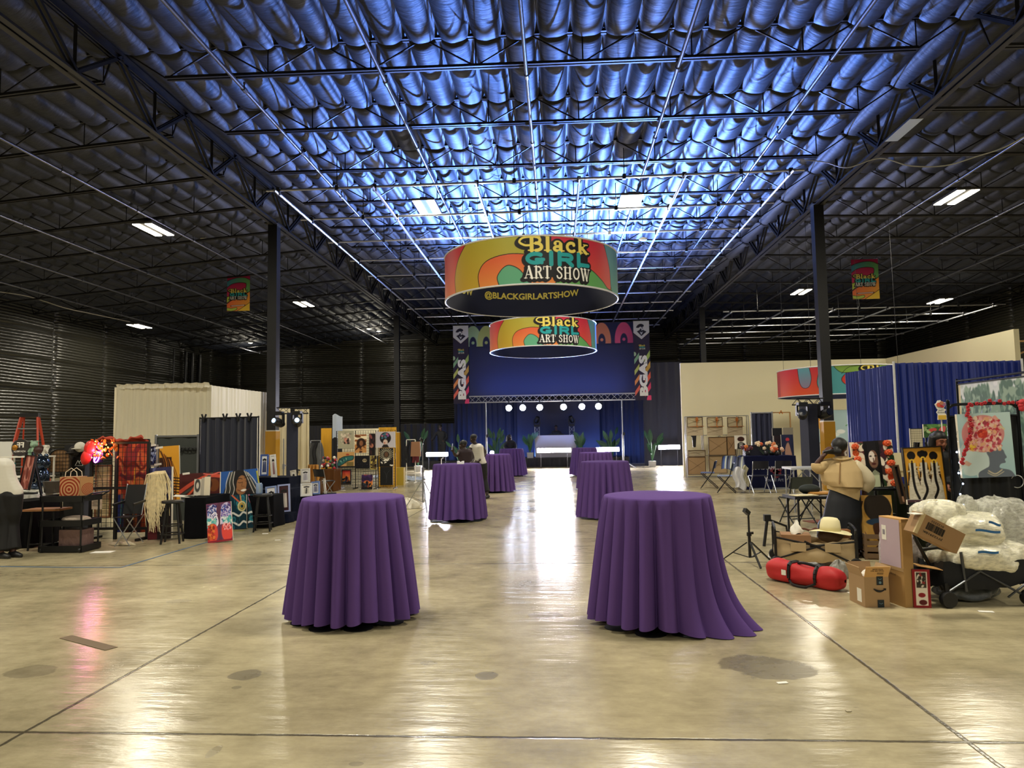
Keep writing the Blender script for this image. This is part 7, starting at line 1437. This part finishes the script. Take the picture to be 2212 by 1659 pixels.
for i,(x,y,z,l,ry) in enumerate(((.02,-.285,.69,.24,.1),(.0,-.30,.50,.2,.03),(.1,-.27,.755,.12,.3))):
    m=MB().grid(lambda u,v:((u-.5)*l,.006*math.sin(u*7),(v-.5)*.022+.004*math.sin(u*PI*2)),12,1); solo('blue_tape',m,mat('2a6aa8',.5),'strip of blue tape on the bubble wrap, %s'%('middle one, longest','lowest one','topmost one')[i].replace(', ',' and '),'tape',Mg@Vector((x,y,z)),0,'blue tape strips on the bubble wrap',smooth=True,rot=(0,ry,rz))
qc=PY(2030,1152,6.5); t=thing('barcode_carton','tilted brown carton with a barcode lying across the wagon handle','box',qc,rot=(0,R(28),R(3))); w,h,d=.41,.19,.17
MB().box((0,d/2,0),(w,d,h)).build('carton_body',mat('9c7a54',.7,var=.06,bscale=5),t); m=MB(); g=random.Random(12); x=-.13
while x<.03: b=g.choice((.002,.004,.006)); m.bx((x,-.003,-.02),(x+b,-.0005,.045)); x+=b+g.choice((.002,.003,.005))
m.build('barcode',BLK,t); m=MB(); text(m,'JV12391BK',.19,.024,lambda a_,b_:(-a_-.05,-.0025,-b_-.045),.02); text(m,'0122222',.12,.018,lambda a_,b_:(-a_-.05,-.0025,-b_+.062),.015); m.build('lettering',mat('1c140c',.7),t,label='black upside down lettering')
MB().bx((-w/2-.001,-.002,-h/2),(-w/2+.03,.02,h/2)).build('clear_tape',mat('c8b48a',.2),t); MB().box((-w/2-.03,.05,h*.35),(.08,.12,.006),rot=(0,R(-30),0)).build('torn_flap',WHT,t)
scrap(2130,1322,.12,.05,-.2,'flat white card on the floor in front of the black wagon'); scrap(1690,1476,.07,.03,.2,'chipped white fleck on the floor near the large stain'); scrap(1833,1537,.03,.02,.2,'small pale pebble on the floor at lower right','b8ae94','debris')
# ================================================================ PEOPLE
def hand(mb,wr,d,n,curl=.6,s=1.0,thumb=1):
    d=Vector(d).normalized(); n=Vector(n); n=(n-d*n.dot(d)).normalized(); sd=d.cross(n)
    w_=Vector(wr); pc=w_+d*.05*s
    for q in(-1.5,-.5,.5,1.5): mb.tube([w_+sd*q*.009*s,pc+sd*q*.018*s,w_+d*.09*s+sd*q*.019*s],[.015*s,.014*s,.011*s],6)
    for q,L in((-1.5,.8),(-.5,1.0),(.5,.95),(1.5,.72)):
        p=w_+d*.09*s+sd*q*.019*s; a=.25*curl; pts=[p]
        for seg in(.042,.028,.022):
            p=p+(d*math.cos(a)+n*math.sin(a))*seg*L*s; pts.append(p); a+=.95*curl
        mb.tube(pts,[.0105*s,.0095*s,.0085*s,.007*s],6)
    p=w_+d*.025*s+sd*thumb*.03*s; q=p+(d*.55+sd*thumb*.75+n*.35)*.035*s; mb.tube([p-sd*thumb*.012*s,p,q,q+(d*.8+n*.5*curl+sd*thumb*.15)*.032*s],[.014*s,.0125*s,.0105*s,.008*s],6)
def fuse(mb,name,m,parent,vox=.011,label=None,smooth=2):
    me=bpy.data.meshes.new(name); me.from_pydata(mb.v,[],mb.f); o=bpy.data.objects.new(name,me); C.objects.link(o)
    r=o.modifiers.new('r','REMESH'); r.mode='VOXEL'; r.voxel_size=vox; r.use_smooth_shade=True
    if smooth: k=o.modifiers.new('s','SMOOTH'); k.iterations=smooth; k.factor=.5
    bpy.context.view_layer.update(); dg=bpy.context.evaluated_depsgraph_get(); nm=bpy.data.meshes.new_from_object(o.evaluated_get(dg)); bpy.data.objects.remove(o)
    nm.name=name; nm.materials.clear(); nm.materials.append(m); nm.polygons.foreach_set('use_smooth',[True]*len(nm.polygons)); return link(name,nm,parent,label)
def headmesh(mb,c,fw,up=(0,0,1),s=1.0):
    """head with skull, jaw, nose, brow, lips and ears; fw = facing direction"""
    f=Vector(fw).normalized(); u=Vector(up); u=(u-f*u.dot(f)).normalized(); r=f.cross(u); c=Vector(c); P=lambda a,b,d:c+(r*a+f*b+u*d)*s
    rot=Matrix((r,f,u)).transposed().to_euler()
    mb.ball(P(0,-.012,.025),(.075*s,.092*s,.088*s),16,11,0,rot); mb.ball(P(0,.022,-.035),(.058*s,.066*s,.08*s),14,9,0,rot); mb.ball(P(0,.055,-.088),(.027*s,.025*s,.022*s),8,6,0,rot)
    mb.tube([P(0,.078,.022),P(0,.1,-.018),P(0,.104,-.03)],[.009*s,.013*s,.015*s],6)
    for k in(-1,1): mb.ball(P(k*.017,.09,-.033),.010*s,6,5); mb.tube([P(k*.012,.086,.03),P(k*.045,.075,.033)],.008*s,5); mb.ball(P(k*.076,-.01,-.005),(.012*s,.022*s,.034*s),8,6,0,rot); mb.ball(P(k*.036,.066,-.02),(.02*s,.016*s,.018*s),8,6,0,rot)
    mb.ball(P(0,.083,-.055),(.024*s,.014*s,.009*s),8,5,0,rot); mb.ball(P(0,.08,-.068),(.022*s,.014*s,.010*s),8,5,0,rot)
    return P,rot
EYEW=mat('d8d0c8',.2); IRIS=mat('150c08',.2)
def face(P,rot,t,s=1.0,lip='5a2a26',closed=False):
    for k in(-1,1):
        if not closed: ey=MB().ball(P(k*.031,.074,.008),(.0125*s,.008*s,.008*s),10,7,0,rot).build('eye',EYEW,t,True); MB().ball(P(k*.031,.081,.008),(.006*s,.004*s,.006*s),8,5,0,rot).build('iris',IRIS,ey,True)
        else: MB().tube([P(k*.02,.083,.004),P(k*.032,.083,-.001),P(k*.045,.077,.004)],.003*s,4).build('eyelashes',IRIS,t)
        MB().tube([P(k*.015,.085,.034),P(k*.032,.085,.04),P(k*.05,.072,.034)],.0035*s,4).build('eyebrow',IRIS,t)
    MB().ball(P(0,.094,-.056),(.022*s,.008*s,.006*s),8,5,0,rot).ball(P(0,.091,-.067),(.02*s,.008*s,.007*s),8,5,0,rot).build('lips',mat(lip,.4),t,True)
def loft(mb,rings,n=40,fold=0,nf=9,ph=0,cap=True):
    """rings: (centre, halfwidth x, halfdepth y, tilt dz over x)"""
    R_=len(rings)
    def f(u,v):
        q=v*(R_-1); i=min(int(q),R_-2); k=q-i; k=k*k*(3-2*k)*.5+k*.5; a,b=rings[i],rings[i+1]; c=Vector(a[0]).lerp(Vector(b[0]),k); w_=a[1]+(b[1]-a[1])*k; d=a[2]+(b[2]-a[2])*k; tz=a[3]+(b[3]-a[3])*k if len(a)>3 else 0
        th=2*PI*u; o=1+fold*v*(math.sin(nf*th+ph)+.5*math.sin(2*nf*th+1.3*ph)); return (c.x+w_*o*math.cos(th),c.y+d*o*math.sin(th),c.z+tz*math.cos(th))
    return mb.grid(f,n,R_*5,0,True)
def leg(mb,hip,kn,an,fw,r=(.085,.058,.04)):
    mb.tube(cat([hip,(Vector(hip)+Vector(kn))/2,kn,(Vector(kn)*.55+Vector(an)*.45),an],n=3),[r[0],r[0]*.97,r[0]*.92,r[0]*.86,r[0]*.8,r[1]*1.1,r[1],r[1],r[1]*.98,r[1]*.92,r[1]*.8,r[2]*1.05,r[2]],10)
    f=Vector(fw).normalized(); a=Vector(an); mb.tube([a+Vector((0,0,-.03))-f*.04,a+Vector((0,0,-.045))+f*.03,a+Vector((0,0,-.055))+f*.1,a+Vector((0,0,-.058))+f*.16],[.035,.038,.036,.022],8)
def arm(mb,sh,el,wr,r=(.048,.038,.027)):
    mb.tube(cat([sh,el,wr],n=5),[r[0]]+[r[0]*.95]*2+[r[1]*1.08]*2+[r[1]]+[r[1]]*2+[r[1]*.9]+[r[2]*1.1]+[r[2]],10)
def torso(mb,pel,chest,neck,head,wid=.17,dep=.1,ax=(1,0,0)):
    a=Vector(ax); p,c,n_=Vector(pel),Vector(chest),Vector(neck)
    for t_ in np.linspace(0,1,7):
        q=p.lerp(c,t_); w_=wid*(.92-.2*math.sin(PI*t_)+.1*t_)
        for k in(-1,-.5,0,.5,1): mb.ball(q+a*(w_-dep*.8)*k,dep*(.95-.08*math.sin(PI*t_)),9,7)
    mb.tube([c-a*wid*.95+Vector((0,0,.04)),c+Vector((0,0,.07)),c+a*wid*.95+Vector((0,0,.04))],[.05,.07,.05],9); mb.tube([c+Vector((0,0,.03)),n_,Vector(head)-Vector((0,0,.06))],[.075,.056,.052],10)
def relto(o,*ps): return [Vector(p)-o for p in ps]
def shoe(mb,an,fw):
    f=Vector(fw).normalized(); a=Vector(an); mb.tube([a+Vector((0,0,-.02))-f*.055,a+Vector((0,0,-.035))+f*.03,a+Vector((0,0,-.045))+f*.12,a+Vector((0,0,-.05))+f*.19],[.045,.05,.045,.03],9)
# ---- woman in the tan cape jacket, seen from behind
WYD=9.55; q=lambda u,v,dy=0:PY(u,v,WYD+dy)
base=Vector((q(1822,1200).x,WYD,0)); t=thing('person','woman from behind in a tan cape jacket and long dark skirt, one hand raised','person',base)
B=lambda u,v,dy=0:q(u,v,dy)-base
SK1=mat('4a2a1e',.45); sk=MB(); hc=B(1813,968); torso(sk,B(1820,1078),B(1820,1012),B(1817,992),hc,.16,.09); P,rot=headmesh(sk,hc,(-.25,1,-.05),(0,0,1),1.08)
elL=B(1764,1008,.0); wrL=B(1779,984,-.05); arm(sk,B(1797,1004),elL,wrL); hand(sk,wrL,(.55,-.1,.75),(.6,.5,-.5),.9,1.05,1)
elR=B(1866,1043,.02); wrR=B(1866,1082,.06); arm(sk,B(1846,1008),elR,wrR); hand(sk,wrR,(-.05,.1,-1),(-1,.1,0),.5,1.05,-1)
for s,u in((-1,1805),(1,1850)):
    hip=B(u,1080); kn=Vector((hip.x*.85+s*.02,.03,.5)); leg(sk,hip,kn,Vector((kn.x,.0+(.03 if s>0 else .12),.075)),(.25*s+.1,1,0))
fuse(sk,'body',SK1,t,.009); HR=mat('0c0a0a',.55)
m=MB(); m.ball(hc+Vector((-.005,-.02,.045)),(.098,.112,.098),20,13); m.ball(hc+Vector((-.06,-.07,-.03)),(.05,.06,.06),12,8); m.tube([hc+Vector((-.03,-.09,-.05)),hc+Vector((-.12,-.11,-.045)),B(1783,977,-.1)],[.05,.035,.022],8); fuse(m,'hair',HR,t,.009)
MB().tube([P(.08,-.01,-.045),P(.083,-.01,-.075)],.009,6).build('earring',mat('d8d0c0',.2,.6),t); MB().tube([P(.081,-.03,.01),P(.083,.06,.012)],.004,5).tube([P(.083+.0*i,.06+.0*i,.012) for i in range(2)],.008,5).build('glasses_arm',BLK,t)
TC=mat('c6ab7c',.8,bump=.25,bscale=7); TL=mat('d8cbac',.8,bump=.2,bscale=7)
def lr(u0,u1,v0,v1,dep,n=0):
    a,b=B(u0,v0),B(u1,v1); c=(a+b)/2; return (c,(b.x-a.x)/2,dep,(b.z-a.z)/2)
m=MB(); loft(m,[lr(1808,1829,985,985,.07),lr(1797,1843,992,993,.10),lr(1777,1853,1003,1002,.13),lr(1772,1863,1020,1016,.165),lr(1777,1864,1040,1036,.2),lr(1786,1863,1049,1051,.215)],64,.04,7,1.0); m.build('cape_yoke',TC,t,True)
m=MB(); loft(m,[lr(1782,1856,1020,1020,.14),lr(1781,1857,1035,1042,.155),lr(1786,1857,1046,1062,.165),lr(1788,1857,1056,1084,.165)],64,.02,6,.4); m.build('jacket_back',mat('cbb080',.8,bump=.25,bscale=7),t,True)
MB().tube(cat([B(1799,989,-.09),B(1808,992,-.11),B(1822,993,-.11),B(1838,990,-.08),B(1842,986,.0)],n=5),.014,8).build('collar',TC,t,True); MB().bar(B(1815,997,-.135),B(1813,1046,-.2),.012,.014).build('back_pleat',mat('8a6a40',.8),t,label='dark centre pleat')
MB().tube(cat([B(1842,1003),B(1858,1018),B(1872,1040),B(1866,1060)],n=5),[.08,.085,.09,.094,.098,.1,.103,.106,.108,.108,.106,.1,.092,.082,.07,.06],18).build('sleeve',TL,t,True); MB().tube(cat([B(1800,1001),B(1784,1006),B(1768,1010),B(1766,1001)],n=5),[.075,.078,.08,.083,.085,.087,.09,.09,.09,.088,.086,.084,.082,.08,.078,.075],18).build('sleeve',TC,t,True)
m=MB(); H_=lambda u,z,w_,d:(Vector((q(u,1100).x-base.x,0.02,z)),w_,d,0)
loft(m,[lr(1793,1857,1056,1062,.13),lr(1786,1859,1080,1080,.16),lr(1779,1861,1115,1115,.19),(Vector((-.02,.03,.42)),.27,.22,0),(Vector((-.03,.03,.12)),.29,.24,0)],72,.02,8,.2); m.build('skirt',mat('10131c',.5,spec=.4),t,True)
m=MB()
for s in(-1,1): m.box((s*.13+.0,.08,.012),(.1,.25,.022))
m.build('sandal',mat('5a3a28',.6),t); solo('hair_brush',MB().tube([(0,0,0),(.09,-.01,.02),(.13,-.02,.025)],[.016,.02,.012],8),BLK,'dark brush held in the raised hand of the woman in the tan cape','brush',q(1778,977,-.14)); solo('phone',MB().box((0,0,0),(.035,.075,.145),rot=(.1,0,0)),mat('3a3a70',.3),'phone held low in the right hand of the woman in the tan cape','phone',q(1867,1097,.07))
# ---- man in a white tank top by the second table
def walker(label,Y,pts,SKc,fw,H=1.0,hair='0c0a0a',hairk='short',ax=None,closed=False,hands=((0,0,-1),(0,0,-1)),wid=.18):
    """pts: pixel joints in the photograph with depth offsets"""
    g=lambda k:PY(pts[k][0],pts[k][1],Y+(pts[k][2] if len(pts[k])>2 else 0))
    fz=pts.get('floor',0.0); base=Vector((g('pelvis').x,Y,fz)); t=thing('person',label,'person',base); b=lambda k:g(k)-base
    f=Vector(fw).normalized(); a=Vector(ax) if ax else Vector((-f.y,f.x,0)).normalized()*-1
    m=MB(); torso(m,b('pelvis'),b('chest'),b('neck'),b('head'),wid,.1,a); P,rot=headmesh(m,b('head'),fw,(0,0,1),1.0)
    for s,k in(('L',0),('R',1)):
        if 'wr'+s in pts: arm(m,b('sh'+s),b('el'+s),b('wr'+s)); hand(m,b('wr'+s),hands[k],(0,-1,.2),.8,1,1 if k else -1)
    J={}
    for s,sg in(('L',-1),('R',1)):
        hip=b('pelvis')+a*.09*sg+Vector((0,0,-.05))
        if 'an'+s in pts: kn,an=b('kn'+s),b('an'+s)
        else: kn=Vector((hip.x,hip.y-.03,max(.25,hip.z*.52))); an=Vector((hip.x,hip.y,.075))
        an.z=max(an.z,.075) if 'an'+s not in pts else .075
        leg(m,hip,kn,an,f); J[s]=(hip,kn,an)
    body=fuse(m,'body',mat(SKc,.45),t,.012); face(P,rot,t,1.0,closed=closed)
    h=MB(); h.ball(P(0,-.022,.05),(.083,.098,.082),16,11,0,rot)
    if hairk=='long':
        for k in(-1,1): h.tube([P(k*.06,-.04,.05),P(k*.085,-.02,-.08),P(k*.09,.0,-.26)],[.06,.05,.03],10)
        h.tube([P(0,-.08,.06),P(0,-.1,-.1),P(0,-.1,-.28)],[.08,.085,.05],10)
    fuse(h,'hair',mat(hair,.5),t,.012); return t,b,J,P,rot,a,f
def trousers(t,b,J,c,k=1.18,hem=.1,name='trousers'):
    m=MB()
    for s in 'LR':
        hip,kn,an=J[s]; an2=kn.lerp(an,1-hem/ max(.2,(kn-an).length)); m.tube(cat([hip+Vector((0,0,.08)),hip.lerp(kn,.5),kn,an2],n=4),[.11*k,.108*k,.105*k,.1*k,.098*k,.09*k,.085*k,.08*k,.076*k,.074*k,.073*k,.073*k,.074*k],12)
    hp=(J['L'][0]+J['R'][0])/2; m.ball(hp+Vector((0,0,.06)),(.19,.135,.13),14,9); fuse(m,name,mat(c,.75),t,.013)
def top(t,b,a,c,sleeves=(),wid=.2,dep=.122,lo='pelvis',name='top',rough=.75,off=.0):
    m=MB(); p,c_=b(lo)+Vector((0,0,off)),b('chest')
    for t_ in np.linspace(0,1,8):
        q_=p.lerp(c_,t_); w_=wid*(.95-.12*math.sin(PI*t_)+.06*t_)
        for k in(-1,-.5,0,.5,1): m.ball(q_+a*(w_-dep*.8)*k,dep,9,7)
    for s,f1 in sleeves:
        sh,el,wr=b('sh'+s),b('el'+s),b('wr'+s); P_=[b('chest')+Vector((0,0,.04)),sh,sh.lerp(el,min(1,f1*2))]; 
        if f1>.5: P_.append(el.lerp(wr,(f1-.5)*2))
        m.tube(cat(P_,n=3),.066,10)
    m.tube([b('chest')-a*.14+Vector((0,0,.05)),b('chest')+Vector((0,0,.06)),b('chest')+a*.14+Vector((0,0,.05))],[.06,.07,.06],9); fuse(m,name,mat(c,rough),t,.013)
def shoes(t,J,c,f):
    for s in 'LR': m=MB(); shoe(m,J[s][2],f); fuse(m,'shoe',mat(c,.5),t,.012)
pt={'head':(1022.5,948),'neck':(1026,957),'chest':(1029,967.5),'pelvis':(1036,1003),'shL':(1016.5,967,-.1),'shR':(1041,964,.1),'elL':(1014,983,-.15),'wrL':(1020,999,-.22),'elR':(1048.5,981,.05),'wrR':(1032,997,-.18),'knL':(1037,1036,-.05),'anL':(1042,1064,.0),'knR':(1046,1037,.05),'anR':(1053,1068,-.05)}
t,b,J,P,rot,a,f=walker('man in a white tank top and black trousers by the second table',18.6,pt,'2c1a14',(-.85,-.5,-.25),hands=((.4,-.3,-.6),(-.8,-.3,-.3)),ax=(.9,-.35,0))
top(t,b,a,'dcd8d0',wid=.185,dep=.115,off=.04); trousers(t,b,J,'0b0b12'); shoes(t,J,'15151c',(-.6,-.8,0))
pt={'head':(1000,962),'neck':(1002,969),'chest':(1004,979),'pelvis':(1008,1012),'shL':(994,976,-.05),'shR':(1017,975,.1),'elL':(985,984,-.2),'wrL':(979,976,-.3),'elR':(1022,992,.1),'wrR':(1012,1003,-.15)}
t,b,J,P,rot,a,f=walker('person in a dark brown sleeveless top holding up a phone behind the second table',17.3,pt,'2e1c16',(-.9,-.2,-.15),hands=((-.2,-.2,1),(-.5,-.3,-.4)),ax=(.85,.3,0))
top(t,b,a,'2a1a20',wid=.19,dep=.118); trousers(t,b,J,'14131c'); shoes(t,J,'1a1a1e',(-1,-.2,0)); q_=PY(977,965,16.95); solo('phone',MB().box((0,0,0),(.012,.078,.155),rot=(0,.1,0)),mat('b8c4e0',.3),'bright edged phone held up by the person in the brown top','phone',q_)
pt={'head':(1201,923.5),'neck':(1201.5,928),'chest':(1202,934.5),'pelvis':(1202,953),'shL':(1194,933.5,.0),'shR':(1210,933.5,.0),'elL':(1192.5,942,-.05),'wrL':(1197,946,-.28),'elR':(1212,942,-.05),'wrR':(1207,946,-.28),'floor':.45}
t,b,J,P,rot,a,f=walker('performer in a dark shirt and glasses standing behind the stage booth','' or 38.15,pt,'5a3a2c',(0,-1,-.25),hands=((.2,-1,-.2),(-.2,-1,-.2)),ax=(1,0,0))
top(t,b,a,'1c1c26',(('L',.55),('R',.55)),wid=.2,dep=.12); trousers(t,b,J,'10101a'); shoes(t,J,'15151c',(0,-1,0)); m=MB()
for k in(-1,1): m.tube([P(k*.033+.024*math.cos(2*PI*i/10),.088,.008+.018*math.sin(2*PI*i/10)) for i in range(10)],.004,4,closed=True)
m.build('glasses',BLK,t)
pt={'head':(1101,945),'neck':(1101.5,950),'chest':(1103,957),'pelvis':(1105,977),'shL':(1094,957),'shR':(1111,957),'elL':(1091,966,-.1),'wrL':(1096,971,-.25),'elR':(1113,967,-.1),'wrR':(1107,972,-.25)}
t,b,J,P,rot,a,f=walker('woman with long dark hair and a dark top behind the farthest left purple table',29.7,pt,'2a1a14',(.75,-.6,-.1),hairk='long',hands=((.5,-.8,-.2),(0,-.9,-.2)),ax=(.7,.6,0)); top(t,b,a,'10101a',(('L',.95),('R',.95)),wid=.19); trousers(t,b,J,'10101a'); shoes(t,J,'15151c',(.5,-.8,0))
solo('riser',MB().box((0,0,.2),(2.2,1.0,.4)),SK,'low black riser under the dark clothed person left of the stage','platform',(PY(952,960,35.6).x,35.6,0))
pt={'head':(951,923.5),'neck':(952,929),'chest':(953,936),'pelvis':(955,957),'shL':(944,935,.0),'shR':(962,936),'elL':(938,944,-.15),'wrL':(934,951,-.3),'elR':(965,946,-.05),'wrR':(958,953,-.25),'floor':.4}
t,b,J,P,rot,a,f=walker('person in dark clothes standing on a riser behind the far left light bar',35.5,pt,'3a241c',(-.5,-.8,-.3),hands=((-.3,-.8,0),(0,-1,0)),ax=(1,-.2,0)); top(t,b,a,'0d0f18',(('L',.98),('R',.98)),wid=.21,dep=.13); trousers(t,b,J,'0d0f18'); shoes(t,J,'101014',(-.4,-.9,0))
# ---- person at the left frame edge
pt={'head':(-42,976,-.25),'neck':(-30,989,-.18),'chest':(-12,1010,-.06),'pelvis':(8,1072),'shL':(-36,1012,-.12),'shR':(14,1012,.05),'elL':(-52,1042,-.3),'wrL':(-62,1062,-.5),'elR':(2,1046,.2),'wrR':(-28,1062,.3),'knL':(4,1136),'anL':(2,1190,-.05),'knR':(22,1136,.1),'anR':(28,1192,.05)}
t,b,J,P,rot,a,f=walker('person in a white long top and wide black trousers bending at the left edge',9.85,pt,'5a3a2c',(-.9,.3,-.4),ax=(.75,.5,0),wid=.2); top(t,b,a,'dcd9cf',(('L',.7),('R',.7)),wid=.235,dep=.14,off=.06); trousers(t,b,J,'08080a',1.5,.03); shoes(t,J,'101012',(.9,-.3,0))
# ---- woman behind the three women painting
pt={'head':(2030,953),'neck':(2029,971),'chest':(2028,993),'pelvis':(2028,1052),'shL':(2003,992,.05),'shR':(2054,992),'elL':(1998,1030,0),'wrL':(2012,1052,-.3),'elR':(2060,1030),'wrR':(2046,1052,-.25)}
t,b,J,P,rot,a,f=walker('woman with long dark hair looking down behind the painting of three women','' or 9.35,pt,'8a543c',(.12,-1,-.28),hairk='long',closed=True,hands=((.3,-.8,-.3),(-.3,-.8,-.3)),ax=(1,.05,0),wid=.17); top(t,b,a,'0e0d10',(('L',.95),('R',.95)),wid=.185,dep=.12); trousers(t,b,J,'0e0e12'); shoes(t,J,'141416',(0,-1,0))
